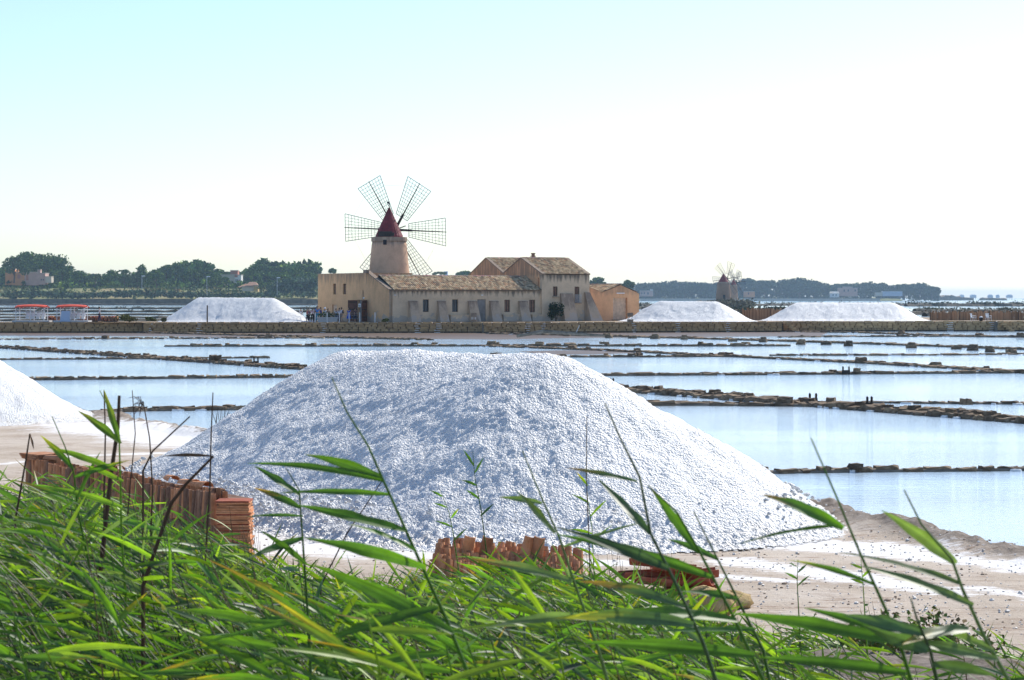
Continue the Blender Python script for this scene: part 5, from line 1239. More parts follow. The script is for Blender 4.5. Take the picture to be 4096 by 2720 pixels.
low_bank(925, 1100, 470, 0.9, 8, 'brown bank at the right just beyond the reed screen', 324, 1.0, [(0.16, 0.11, 0.06), (0.12, 0.09, 0.05)])
low_bank(636, 668, 760, 1.3, 6, 'short dark bank right behind the warehouse corner', 325, 0.4)
low_bank(636, 668, 480, 0.7, 4, 'short low bank beside the warehouse, nearer one', 326, 0.2)
low_bank(735, 800, 420, 1.1, 16, 'brown scrubby bank between the two right salt heaps', 327, 3.0, [(0.10, 0.08, 0.05), (0.14, 0.11, 0.06)])
low_bank(725, 815, 560, 1.2, 18, 'grey green bank in the gap behind the right salt heaps', 328, 2.0)
low_bank(760, 930, 520, 0.8, 8, 'bank hidden partly by the long salt heap', 329, 0.6)

# mound for the two far mills
strip_land('mill_islet', [(LX(690, 860), LX(748, 860), 860, -.3), (LX(690, 866), LX(750, 866), 866, 1.6), (LX(695, 880), LX(752, 880), 880, 2.8), (LX(698, 930), LX(748, 930), 930, 2.8), (LX(690, 960), LX(745, 960), 960, -.3)], 'brown scrub covered islet under the far mills', 'bank')
rg = random.Random(77); mb = MB(); pts = []
for _ in range(60):
    c_ = (LX(rg.uniform(716, 750), 866), rg.uniform(860, 872), rg.uniform(0.5, 2.4)); pts += [(c_[0]+rg.gauss(0, 2), c_[1]+rg.gauss(0, 1), c_[2]+abs(rg.gauss(0, .7))) for _ in range(14)]
leaf_cloud(mb, pts, 0.6, [(0.16, 0.12, 0.06), (0.12, 0.10, 0.05), (0.2, 0.15, 0.08)], rg); o = mb.build('islet_scrub', M['scrub']); tag(o, 'dry brown scrub on the islet of the far mills', kind='stuff')
def z4x(x): return (2800 + x/7.84)/4
def z4y(y): return (1020 + y/7.84)/4
Ym = 900.0; mp = Ym/F
windmill('left and larger of the two far windmills beyond the salt heap', z4x(735), Ym, 2.8, 61*mp/7.84*1.03*1, 45*mp/7.84*1.05, zy(z4y(845), Ym), 37*mp/7.84*1.05, zy(z4y(572), Ym), (z4x(865)-z4x(735))*mp, zy(z4y(740), Ym), 160*mp/7.84*1.05*0.5*1.62, R(38), R(8), R(8), False, door=True, tmat='fartower', shaft_back=1.5)
Ym2 = 1000.0; mp2 = Ym2/F
windmill('right and smaller far windmill, partly behind its twin', z4x(1050), Ym2, 2.8, 34*mp2/7.84*1.1, 26*mp2/7.84*1.05, zy(z4y(935), Ym2), 22*mp2/7.84*1.05, zy(z4y(740), Ym2), (z4x(1150)-z4x(1050))*mp2, zy(z4y(850), Ym2), 105*mp2/7.84*0.95, R(50), R(8), R(4), False, tmat='fartower', shaft_back=1.5)

DARKG = [(0.085, 0.155, 0.02), (0.12, 0.195, 0.03), (0.05, 0.10, 0.018), (0.17, 0.24, 0.035)]
OLIVE = [(0.085, 0.13, 0.035), (0.065, 0.11, 0.03), (0.11, 0.15, 0.045)]
def tree(px, pyb, pyt, wpx, Y, kind, label, seed, cols=DARKG, trunk_h=None, dens=1.0):
    rg = random.Random(seed); zb = zy(pyb, Y); h = (pyb-pyt)*Y/F; wd = wpx*Y/F/2; x = gx(px, Y)
    nm = {'umbrella': 'pine_tree', 'round': 'broadleaf_tree', 'cone': 'conifer', 'column': 'cypress_tree', 'palm': 'palm_tree'}[kind]
    tg = thing(nm, label, 'tree', (x, Y, zb), 0, None)
    mb = MB(); s = max(0.5, Y/F*1.15)
    if kind == 'umbrella':
        th = h*0.34; mb.tube([(0, 0, -1), (rg.uniform(-.05, .05)*wd, 0, th*.6), (0, 0, h*0.8)], [h*.035, h*.028, h*.012], 6)
        for k in range(5):
            a = rg.uniform(0, 6.28); mb.tube([(0, 0, th*.7), (math.cos(a)*wd*.5, math.sin(a)*wd*.5, h*.72)], [h*.018, h*.008], 4)
        mb.build('trunk', M['trunk'], tg); mb = MB()
        for k in range(20):
            a = rg.uniform(0, 6.28); rr = wd*rg.uniform(0.05, .74)*1.0; f = rr/wd
            c = (math.cos(a)*rr, math.sin(a)*rr*.7, h*(0.84-0.26*f*f) - rg.random()**1.4*.42*h); q = rg.uniform(.24, .38)
            leaf_cloud(mb, blob_pts(rg, c, (wd*q*1.2, wd*q, h*q*.42), int(85*dens)), s, cols, rg)
    elif kind == 'column':
        mb.tube([(0, 0, -1), (0, 0, h*.5)], [h*.03, h*.02], 5); mb.build('trunk', M['trunk'], tg); mb = MB()
        for k in range(7): leaf_cloud(mb, blob_pts(rg, (rg.uniform(-.1, .1)*wd, 0, h*(.1+.13*k)), (wd*(.95-.06*k), wd, h*.14), int(50*dens)), s*.8, cols, rg)
    elif kind == 'cone':
        mb.tube([(0, 0, -1), (0, 0, h*.8)], [h*.03, h*.01], 5); mb.build('trunk', M['trunk'], tg); mb = MB()
        for k in range(10):
            f = k/9; leaf_cloud(mb, blob_pts(rg, (rg.uniform(-.25, .25)*wd*(1-f), 0, h*(.12+.8*f)), (wd*(1.0-f*.85), wd*(1-f*.8)*.8, h*.11), int(65*dens)), s, cols, rg)
    elif kind == 'palm':
        mb.tube([(0, 0, -1), (0, 0, h*.72)], [h*.045, h*.035], 6); mb.build('trunk', M['trunk'], tg); mb = MB()
        for k in range(26):
            a = rg.uniform(0, 6.28); el = rg.uniform(-.5, 1.3); pts = []
            for j in range(7):
                f = j/6; r_ = wd*f; pts.append((math.cos(a)*r_*math.cos(el*.6), math.sin(a)*r_*.8, h*.74 + h*.28*math.sin(el)*f - h*.2*f*f))
            for j in range(6):
                leaf_cloud(mb, blob_pts(rg, pts[j+1], (s*.6, s*.6, s*.5), 4), s*.7, cols, rg)
    else:
        mb.tube([(0, 0, -1), (0, 0, h*.6)], [h*.035, h*.015], 5)
        for k in range(4):
            a = rg.uniform(0, 6.28); mb.tube([(0, 0, h*.25), (math.cos(a)*wd*.5, math.sin(a)*wd*.4, h*.65)], [h*.02, h*.008], 4)
        mb.build('trunk', M['trunk'], tg); mb = MB()
        for k in range(13):
            a = rg.uniform(0, 6.28); el = rg.uniform(-.6, 1.3); q = rg.uniform(.28, .45)
            c = (math.cos(a)*math.cos(el)*wd*.62, math.sin(a)*math.cos(el)*wd*.5, h*.52 + math.sin(el)*h*.32)
            leaf_cloud(mb, blob_pts(rg, c, (wd*q*1.1, wd*q, h*q*.5), int(75*dens)), s, cols, rg)
    mb.build('crown', M['leafy'], tg); return tg
def t3x(x): return x/3.373/4
def t3y(y): return (960+y/3.373)/4
def t4x(x): return (600+x/3.373)/4
def t4y(y): return (1000+y/3.373)/4
TR = [ # left shore: (px, base, top, width, Y, kind, label)
 (t3x(190), t3y(560), t3y(195), 34, 1330, 'umbrella', 'umbrella pine with a crooked trunk in front of the orange house', OLIVE),
 (t3x(370), t3y(560), t3y(135), 40, 1420, 'umbrella', 'tallest rounded pine behind the orange house', DARKG),
 (t3x(610), t3y(570), t3y(150), 36, 1430, 'umbrella', 'middle pine of the dark group over the orange house', DARKG),
 (t3x(800), t3y(580), t3y(180), 42, 1420, 'umbrella', 'broad spreading pine at the right of the pine group', DARKG),
 (t3x(840), t3y(590), t3y(380), 20, 1400, 'round', 'low dark tree beneath the spreading pine', DARKG),
 (t3x(1075), t3y(605), t3y(412), 22, 1380, 'round', 'dome shaped tree next right of the pine group', OLIVE+DARKG),
 (t3x(1285), t3y(600), t3y(432), 13, 1370, 'palm', 'short palm between two domed trees', OLIVE),
 (t3x(1475), t3y(605), t3y(400), 21, 1380, 'round', 'second dome shaped tree right of the short palm', DARKG),
 (t3x(1670), t3y(600), t3y(365), 15, 1390, 'palm', 'taller palm clump behind the domed trees', DARKG),
 (t3x(1680), t3y(615), t3y(470), 18, 1360, 'round', 'yellowish green bush tree below the taller palm', OLIVE),
 (t3x(1940), t3y(600), t3y(340), 18, 1400, 'round', 'thin crowned dark tree rising right of the palms', DARKG),
 (t3x(1850), t3y(610), t3y(460), 16, 1370, 'round', 'small round tree beside a street lamp', OLIVE),
 (t3x(2110), t3y(620), t3y(430), 18, 1370, 'round', 'low tree under the thin crowned one', DARKG),
 (t4x(90), t4y(400), t4y(270), 18, 1390, 'round', 'left shoulder tree of the big leafy wood', DARKG),
 (t4x(220), t4y(400), t4y(200), 20, 1400, 'round', 'leafy tree left of the wood summit', OLIVE+DARKG),
 (t4x(340), t4y(400), t4y(165), 20, 1410, 'round', 'leafy tree at the summit of the left wood', OLIVE+DARKG),
 (t4x(450), t4y(410), t4y(225), 20, 1400, 'round', 'leafy tree right below the wood summit', OLIVE+DARKG),
 (t4x(540), t4y(410), t4y(230), 16, 1395, 'round', 'tree filling the dip before the pointed conifer', DARKG),
 (t4x(655), t4y(410), t4y(178), 17, 1400, 'cone', 'pointed dark conifer in the left wood', DARKG),
 (t4x(760), t4y(420), t4y(260), 20, 1390, 'round', 'tree sloping down right of the pointed conifer', OLIVE+DARKG),
 (t4x(850), t4y(440), t4y(310), 18, 1380, 'round', 'lower tree at the right end of the left wood', DARKG),
 (t4x(1020), t4y(470), t4y(368), 13, 1370, 'round', 'round bush like tree before the cream house', DARKG),
 (t4x(1045), t4y(400), t4y(280), 9, 1450, 'palm', 'small palm top showing over the cream house', DARKG),
 (t4x(900), t4y(470), t4y(370), 16, 1360, 'round', 'round tree just left of the cream house', DARKG),
 (t4x(1400), t4y(400), t4y(200), 24, 1430, 'umbrella', 'left pine of the wood beside the mill', DARKG),
 (t4x(1490), t4y(400), t4y(170), 26, 1440, 'umbrella', 'tall pine of the wood beside the mill', DARKG),
 (t4x(1680), t4y(400), t4y(215), 26, 1430, 'umbrella', 'pine in the middle of the wood beside the mill', OLIVE+DARKG),
 (t4x(1850), t4y(400), t4y(205), 24, 1430, 'umbrella', 'pine right of the middle in the mill side wood', DARKG),
 (t4x(1950), t4y(390), t4y(230), 24, 1420, 'round', 'full leafed tree under the right pines', DARKG),
 (t4x(2070), t4y(400), t4y(175), 28, 1440, 'umbrella', 'highest pine at the right of the mill side wood', DARKG),
 (t4x(2200), t4y(400), t4y(205), 24, 1430, 'umbrella', 'last pine before the flat roofed block', OLIVE+DARKG),
 (t4x(1560), t4y(390), t4y(300), 24, 1390, 'round', 'dark low tree beneath the tall pine', DARKG),
 (t4x(1780), t4y(400), t4y(300), 26, 1390, 'round', 'dark low tree in the middle of the wood', DARKG),
 (t4x(2150), t4y(420), t4y(300), 26, 1390, 'round', 'low tree at the wood edge near the block', DARKG),
 (t4x(1487), t4y(525), t4y(320), 5.5, 1340, 'column', 'slim dark cypress beside the red roofed house', DARKG),
 (z1x(300), z1y(1010), z1y(955), 8, 1420, 'round', 'small tree top peeking over the flat roof left of the tower', DARKG),
 (z1x(1290), z1y(1040), z1y(980), 14, 1500, 'palm', 'low palm top over the long tiled ridge', DARKG),
 (z1x(1520), z1y(1040), z1y(980), 18, 1500, 'round', 'dark tree top left of the rear gable', DARKG),
 # right
 (z2x(1675), z2y(560), z2y(380), 22, 1500, 'umbrella', 'pine top just right of the two storey house', DARKG),
 (z2x(1998), z2y(560), z2y(413), 14, 1500, 'umbrella', 'lone umbrella pine above the warehouse gable', DARKG),
]
for i, (px, pb, pt, wp, Yt, kd, lb, cols) in enumerate(TR): tree(px, pb, pt, wp, Yt, kd, lb, 500+i, cols)
def t5x(x): return (2450+x/2.951)/4
def t5y(y): return (1000+y/2.951)/4
def t6x(x): return (3150+x/2.496)/4
def t6y(y): return (1050+y/2.496)/4
BL = [(0.03, 0.07, 0.03), (0.05, 0.095, 0.035), (0.022, 0.05, 0.025)]
RT = [(t5x(700), t5y(365), 30, 'tallest clump left of the far mills'), (t5x(860), t5y(375), 26, 'rounded pine halfway between warehouse and mills'), (t5x(1110), t5y(385), 20, 'dark pine close to the left far mill'),
      (t5x(1600), t5y(328), 20, 'pine rising just right of the far mills'), (t5x(1800), t5y(345), 30, 'broad tree right of the far mills'), (t5x(2200), t5y(330), 34, 'big dark pine left of the long salt heap peak'),
      (t6x(120), t6y(155), 26, 'highest pine of the peninsula'), (t6x(260), t6y(170), 24, 'pine on the right shoulder of the highest one'), (t6x(560), t6y(205), 26, 'pine above the pale hut roof'), (t6x(830), t6y(192), 30, 'flat crowned pine near the peninsula middle'),
      (t6x(930), t6y(195), 18, 'pine left of the gap with the pink house'), (t6x(1170), t6y(210), 26, 'rounded pine right of the pink house'), (t6x(1320), t6y(203), 26, 'pine towards the end of the peninsula'), (t6x(1440), t6y(230), 18, 'last pine at the tip of the peninsula'),
      (t5x(370), t5y(392), 22, 'low pine over the lagoon right of the warehouse'), (t5x(490), t5y(400), 20, 'small pine between warehouse and the tallest clump')]
for i, (px, pt, wp, lb) in enumerate(RT): tree(px, 299.6, pt, wp, 2960+5*(i % 5), 'umbrella' if i % 3 else 'round', lb, 800+i, BL, dens=1.2)
# the wood mass between them
rg = random.Random(31); mb = MB()
def mass(profile, Y, base, size, cols, n, depth=40):
    for _ in range(n):
        f = rg.random()*(len(profile)-1); i = int(f); a, b = profile[i], profile[i+1]; fr = f-i
        px = a[0]+(b[0]-a[0])*fr; top = a[1]+(b[1]-a[1])*fr; py = base+(top-base)*rg.random()**0.8
        Yc = Y+rg.uniform(0, depth); c = P(px, py, Yc)
        kq = rg.uniform(.45, 1.6); leaf_cloud(mb, blob_pts(rg, c, (size*1.8, size*1.5, size*1.2), 9), size, [tuple(v*kq for v in rg.choice(cols))], rg)
mass([(t5x(100), t5y(420)), (t5x(340), t5y(405)), (t5x(500), t5y(400)), (t5x(700), t5y(385)), (t5x(950), t5y(395)), (t5x(1150), t5y(400)), (t5x(1400), t5y(400)), (t5x(1600), t5y(350)), (t5x(1700), t5y(380)), (t5x(1950), t5y(360)), (t5x(2150), t5y(350))], 2980, 299.8, 2.0, BL, 1500)
mass([(t6x(0), t6y(200)), (t6x(150), t6y(175)), (t6x(300), t6y(195)), (t6x(430), t6y(235)), (t6x(560), t6y(220)), (t6x(800), t6y(215)), (t6x(960), t6y(225)), (t6x(1000), t6y(260)), (t6x(1100), t6y(235)), (t6x(1300), t6y(220)), (t6x(1460), t6y(250)), (t6x(1490), t6y(330))], 2980, 299.8, 2.0, BL, 1300)
o = mb.build('far_wood', M['scrub']); tag(o, 'hazy dark green wood covering the peninsula', kind='stuff')
mb = MB()   # scrub on the left shore
SC = [(0.14, 0.20, 0.055), (0.10, 0.17, 0.04), (0.22, 0.22, 0.07), (0.32, 0.23, 0.10), (0.08, 0.14, 0.04), (0.26, 0.24, 0.08)]
for _ in range(420):
    px = rg.uniform(-10, 320); py = rg.uniform(283, 296.5); Yc = 1500-(py-283)*13; c = P(px, py, Yc); c.z = min(c.z, 4.2+(Yc-1330)*0.05+1.2)
    leaf_cloud(mb, blob_pts(rg, c, (5, 3, 1.0), 11), 0.9, [rg.choice(SC)]*2+[SC[0]], rg)
mass([(0, 268), (40, 262), (70, 274), (90, 277), (150, 276), (165, 271), (185, 263), (205, 264), (222, 274), (240, 281), (250, 270), (262, 261), (290, 265), (318, 262)], 1480, 290, 2.0, DARKG, 1500)
mass([(0, 283), (60, 284), (120, 284), (200, 281), (260, 284), (318, 279)], 1370, 285.5, 1.3, DARKG, 260)
mass([(0, 293.3), (50, 292), (80, 295), (120, 292), (150, 291), (200, 294), (240, 294), (318, 293)], 1305, 297, 1.0, [(0.10, 0.14, 0.07), (0.07, 0.11, 0.05)], 420, 8)
mass([(270, 283), (290, 280), (318, 279)], 1320, 293, 1.1, [(0.10, 0.14, 0.06), (0.07, 0.11, 0.05), (0.14, 0.17, 0.09)], 260, 10)
o = mb.build('shore_scrub', M['scrub']); tag(o, 'mixed green scrub and cane on the left shore', kind='stuff')

# far houses
def mx(n, c): M[n] = simple(n, c, 0.85, 0.12, 0.3)
mx('h_orange', (0.55, 0.24, 0.10)); mx('h_pink', (0.50, 0.32, 0.26)); mx('h_cream', (0.55, 0.48, 0.38)); mx('h_white', (0.7, 0.68, 0.64)); mx('h_red', (0.42, 0.18, 0.12)); mx('h_roof', (0.42, 0.23, 0.14)); mx('h_yellow', (0.55, 0.38, 0.17)); mx('h_blue', (0.5, 0.55, 0.62))
def fhouse(label, Y, parts_, wins_=(), doors=(), roofs=(), name='house'):
    """parts: (px0,px1,py_top,py_bot,depth,mat)"""
    p0 = parts_[0]; x = gx(p0[0], Y); zb = zy(p0[3], Y)
    tg = thing(name, label, 'house', (x, Y, zb))
    for (a, b, t_, bo, dp, m) in parts_:
        mb = MB(); xa, xb = gx(a, Y)-x, gx(b, Y)-x; z0, z1 = zy(bo, Y)-zb, zy(t_, Y)-zb
        mb.box(xa, xb, dp*0.0+(0.01*a % 0.3), dp, z0-1.5, z1); wl = mb.build('wall', M[m], tg)
        mb = MB(); mb.box(xa-.2, xb+.2, -.25, dp+.2, z1+.004, z1+.3); mb.build('cornice', M['h_cream'], wl)
    for (a, b, t_, bo, arch) in wins_:
        xa, xb = gx(a, Y)-x, gx(b, Y)-x; z0, z1 = zy(bo, Y)-zb, zy(t_, Y)-zb; mb = MB()
        if arch:
            n = 8; r_ = (xb-xa)/2; vs = [(xa, -.1, z0), (xb, -.1, z0)] + [((xa+xb)/2+r_*math.cos(PI*k/n), -.1, z1-r_+r_*math.sin(PI*k/n)) for k in range(n+1)]
            m_ = len(vs); vs += [(p[0], .25, p[2]) for p in vs]; mb.add(vs, [tuple(range(m_)), tuple(range(2*m_-1, m_-1, -1))]+[(i, (i+1) % m_, m_+(i+1) % m_, m_+i) for i in range(m_)])
            mb.build('arched_shutter', M['h_red'], tg)
        else:
            mb.box(xa, xb, -.08, .3, z0, z1); mb.build('window', M['glass'], tg)
    for (a, b, ra, t_, bo, m) in roofs:     # gabled roof seen from the side: eave px a..b, ridge py t_, eave py bo
        xa, xb = gx(a, Y)-x, gx(b, Y)-x; z0, z1 = zy(bo, Y)-zb, zy(t_, Y)-zb; d = 8.0
        mb = MB(); mb.add([(xa-.3, -.5, z0), (xb+.3, -.5, z0), (xb-ra, d/2, z1), (xa+ra, d/2, z1), (xb+.3, d+.5, z0), (xa-.3, d+.5, z0)], [(0, 1, 2, 3), (3, 2, 4, 5), (0, 3, 5), (1, 4, 2), (0, 5, 4, 1)]); mb.build('roof', M[m], tg)
    return tg
fhouse('orange and pink villa with arched shutters under the pines', 1372, [(t3x(70), t3x(200), t3y(395), t3y(575), 12, 'h_orange'), (t3x(200), t3x(330), t3y(438), t3y(580), 10, 'h_orange'), (t3x(330), t3x(500), t3y(435), t3y(580), 9, 'h_pink'), (t3x(500), t3x(610), t3y(450), t3y(570), 11, 'h_pink'), (t3x(610), t3x(692), t3y(495), t3y(545), 7, 'h_cream'), (t3x(505), t3x(545), t3y(405), t3y(450), 4, 'h_pink')],
       [(t3x(235), t3x(275), t3y(462), t3y(520), True), (t3x(350), t3x(383), t3y(465), t3y(545), True), (t3x(550), t3x(568), t3y(528), t3y(545), False), (t3x(580), t3x(595), t3y(528), t3y(545), False)], name='villa')
fhouse('cream flat roofed house with a brick coloured roof tower', 1400, [(t4x(955), t4x(1140), t4y(335), t4y(440), 12, 'h_cream'), (t4x(1142), t4x(1228), t4y(338), t4y(440), 10, 'h_white'), (t4x(1083), t4x(1183), t4y(278), t4y(336), 8, 'h_red')], [(t4x(1155), t4x(1165), t4y(395), t4y(430), False), (t4x(1172), t4x(1182), t4y(395), t4y(430), False), (t4x(1193), t4x(1212), t4y(400), t4y(440), True)])
fhouse('low yellow house with red tiled roofs beside the cypress', 1345, [(t4x(1400), t4x(1455), t4y(478), t4y(530), 8, 'h_yellow'), (t4x(1240), t4x(1395), t4y(495), t4y(522), 8, 'h_cream')], [], [], [(t4x(1290), t4x(1457), 2.0, t4y(430), t4y(480), 'h_roof'), (t4x(1190), t4x(1400), 4.0, t4y(455), t4y(500), 'h_roof')])
fhouse('pink house half hidden in trees right of the warehouse', 2890, [(t5x(330), t5x(475), t5y(480), t5y(535), 14, 'h_pink'), (t5x(450), t5x(478), t5y(465), t5y(530), 8, 'h_white')], [(t5x(340), t5x(352), t5y(500), t5y(520), False), (t5x(370), t5x(382), t5y(500), t5y(520), False), (t5x(410), t5x(430), t5y(500), t5y(525), False)])
fhouse('orange walled house among the trees right of the far mills', 2893, [(t5x(1560), t5x(1680), t5y(490), t5y(545), 14, 'h_orange')], [(t5x(1600), t5x(1612), t5y(505), t5y(525), False)])
fhouse('small white gabled hut on the peninsula shore', 2885, [(t6x(430), t6x(515), t6y(310), t6y(338), 9, 'h_white')], [(t6x(450), t6x(460), t6y(318), t6y(332), False), (t6x(480), t6x(490), t6y(318), t6y(332), False)], [], [(t6x(430), t6x(515), 12.0, t6y(290), t6y(310), 'h_white')], name='hut')
fhouse('large pale pink villa behind the white hut', 2900, [(t6x(515), t6x(700), t6y(255), t6y(325), 14, 'h_pink'), (t6x(560), t6x(650), t6y(243), t6y(256), 10, 'h_pink')], [(t6x(560), t6x(572), t6y(270), t6y(290), False), (t6x(600), t6x(612), t6y(270), t6y(290), False), (t6x(670), t6x(682), t6y(270), t6y(290), False)])
fhouse('pink block house rising above the peninsula trees', 2990, [(t6x(985), t6x(1105), t6y(230), t6y(290), 14, 'h_pink')], [(t6x(1010), t6x(1022), t6y(245), t6y(260), False)])
fhouse('long low grey building near the peninsula tip', 2890, [(t6x(950), t6x(1148), t6y(288), t6y(325), 10, 'h_blue'), (t6x(880), t6x(948), t6y(300), t6y(325), 8, 'h_cream')], [])
fhouse('faint pale tower block far behind the long roof ridge', 6000, [(z1x(1325), z1x(1362), z1y(982), z1y(1030), 20, 'h_blue')], [(z1x(1335), z1x(1340), z1y(990), z1y(995), False)], name='tower_block')
mb = MB(); mb.box(LX(640, 2884), LX(880, 2884), 2882, 2884, -.3, 3.2); o = mb.build('shore_wall', M['h_cream']); tag(o, 'pale low wall along the peninsula shore', 'wall')
# tiny huts on the right horizon, rocks
for px, wpx, lb in ((t6x(1740), 8, 'grey rock with a little hut, first past the peninsula tip'), (t6x(1853), 11, 'stilted hut on the horizon, second from the peninsula'), (t6x(2023), 9, 'low hut on the horizon in the middle of the row'), (t6x(2098), 6, 'smallest hut on the horizon'), (t6x(2215), 11, 'hut on the horizon nearest the right edge')):
    Yh = 5200; tg = thing('sea_hut', lb, 'hut', (gx(px, Yh), Yh, 0), 0, 'tiny huts on the horizon'); w_ = wpx*Yh/F*0.5*0.55
    mb = MB()
    for sx in (-.8, 0, .8): mb.box(sx*w_-.4, sx*w_+.4, -.4, .4, -1, 3.8)
    mb.build('stilts', M['bank'], tg)
    mb = MB(); mb.box(-w_, w_, -3, 3, 3.8, 8.5); mb.build('cabin', M['h_blue'], tg)
    mb = MB(); mb.add([(-w_*1.2, -3.5, 8.5), (w_*1.2, -3.5, 8.5), (w_*1.2, 3.5, 8.5), (-w_*1.2, 3.5, 8.5), (-w_*.6, 0, 12), (w_*.6, 0, 12)], [(0, 1, 5, 4), (2, 3, 4, 5), (0, 4, 3), (1, 2, 5), (0, 3, 2, 1)]); mb.build('roof', M['h_blue'], tg)
for px, py, wp, lb in ((t6x(1560), t6y(330), 9, 'low rock islet off the peninsula tip, left one'), (t6x(1650), t6y(335), 16, 'larger rounded rock islet off the peninsula tip'), (t6x(1760), t6y(352), 22, 'long flat reef on the horizon'), (t6x(2060), t6y(356), 30, 'thin reef on the horizon under the huts')):
    Yr = 3400; o = put('rock_islet', STONES[int(px) % 14], None, (gx(px, Yr), Yr, 0), (wp*Yr/F, 20, 2*(max(1.0, zy(py, Yr)))), 0); tag(o, lb, 'islet')
# street lamps and poles on the left shore
for px, pt, pb, Yl, lb in ((t3x(1915), t3y(490), t3y(700), 1310, 'grey street lamp on the left shore, left one of three'), (t4x(768), t4y(365), t4y(590), 1305, 'grey street lamp in front of the pointed conifer'), (t4x(1715), t4y(378), t4y(600), 1305, 'grey street lamp right of the cypress')):
    tg = thing('street_lamp', lb, 'street lamp', (gx(px, Yl), Yl, zy(pb, Yl)), 0, 'street lamps on the left shore'); hh = (pb-pt)*Yl/F
    mb = MB(); mb.tube([(0, 0, -1), (0, 0, hh)], [0.2, 0.14], 5); mb.build('pole', M['greymetal'], tg); mb = MB(); mb.box(-.2, 1.8, -.3, .3, hh+.01, hh+.4); mb.build('lamp_head', M['white'], tg)

# ------------------------------------------------------------------ clay tile stacks by the big heap
def coppo(name, mat, L=0.45, r0=0.105, r1=0.075, n=7, th=0.014):
    mb = MB(); vs = []
    for (z, r_) in ((0, r0), (L, r1)):
        for rr in (r_, r_-th):
            for k in range(n): a = PI*k/(n-1); vs.append((math.cos(a)*rr, -math.sin(a)*rr*0.85, z))
    f = []
    for k in range(n-1):
        f += [(k, k+1, 2*n+k+1, 2*n+k), (n+k+1, n+k, 3*n+k, 3*n+k+1), (k+1, k, n+k, n+k+1), (2*n+k, 2*n+k+1, 3*n+k+1, 3*n+k)]
    f += [(0, 2*n, 3*n, n), (n-1, 2*n-1, 4*n-1, 3*n-1)]
    mb.add(vs, f); return mb.mesh(name, mat)
M['tile_orange'] = stone_mat('orange_clay_tile', [(0.36, 0.16, 0.075), (0.56, 0.27, 0.13), (0.66, 0.38, 0.22)], 0.3, 0.25, 5.0)
CT = [coppo('tile', M['tile_brown']), coppo('tile', M['tile']), coppo('tile', M['tile_red']), coppo('tile', M['tile_orange'])]
# row: standing tiles, two storeys, from right-near to left-far
a = Vector((-3.95, 30.7, 0)); b = Vector((-8.55, 38.2, 0)); d = b-a; L = d.length; rz = math.atan2(d.y, d.x)
tg = thing('tile_row', 'long row of clay roof tiles stacked upright in two layers beside the big heap', 'tile stack', (a.x, a.y, 0.34), 0)
rg = random.Random(12); U_ = d.normalized(); Nf = Vector((U_.y, -U_.x, 0))
if Nf.y > 0: Nf = -Nf
cnt = 0; extra = []
ang = math.atan2(Nf.y, Nf.x) + PI/2
ncol = int(L/0.10)
for lay in range(2):
    for i in range(ncol):
        s = 0.45 + (L-0.5)*i/ncol
        for j in range(1 if lay == 0 else 2):
            p = U_*s + Nf*(0.12 - j*0.18 + rg.uniform(-.015, .015)); z = lay*0.44 + .035*j + rg.uniform(-.012, .012) + (0.03*math.sin(s*1.7))
            me = CT[0] if rg.random() < (0.7 if lay == 0 else (0.45 if j == 0 else .15)) else CT[3 if j else 1]  # browner low tiles paint shade, orange back row the lit top edge
            put('tile', me, tg, (p.x, p.y, z), (0.60, 1.0, 1.0+rg.uniform(-.03, .03)), ang + rg.uniform(-.1, .1), R(rg.uniform(-3, 3)), R(rg.uniform(-2, 2))); cnt += 1
# hearting behind, and loose tiles lying on top
mb = MB(); mb.box(0.4, L, -.42, .0, 0.0, 0.82, T=Matrix.Rotation(math.atan2(U_.y, U_.x), 4, 'Z') @ Matrix.Scale(1, 4)); mb.build('tile_hearting', M['tile_brown'], tg)
for s in (1.3, 1.75, 2.6, 4.9, 5.2, 7.6, 8.0):
    p = U_*s - Nf*0.1; put('tile', CT[1], tg, (p.x, p.y, 0.93), (1, 1, 1), ang+rg.uniform(-.4, .4)+PI/2, R(-90), 0)
p = U_*(L-0.35); mb = MB()
for k in range(3): mb.box(-.32, .32, -.25, .25, .9+.035*k, .93+.035*k, T=Matrix.Translation((p.x, p.y, 0)) @ Matrix.Rotation(rz+.1*k, 4, 'Z'))
mb.build('flat_tile', M['tile'], tg)
# end block of flat laid tiles
tb = thing('flat_tile_stack', 'tidy block of tiles laid flat at the right end of the tile row', 'tile stack', (a.x-0.02, a.y-0.12, 0.34), rz+PI)
k = 0; z = 0.0
while z < 0.86:
    hgt = rg.uniform(.018, .03); q = rg.uniform(.94, 1.06)
    for (x_, lx) in ((0, 0.46),):
        mb = MB(); mb.box(-lx*q/2+rg.uniform(-.015, .015), lx*q/2+rg.uniform(-.015, .015), -.22*q, .22, z, z+hgt*.85, T=Matrix.Rotation(rg.uniform(-.04, .04)-rz-PI, 4, 'Z')); mb.build('tile', M['tile'] if rg.random() < .75 else M['tile_red'], tb)
    z += hgt
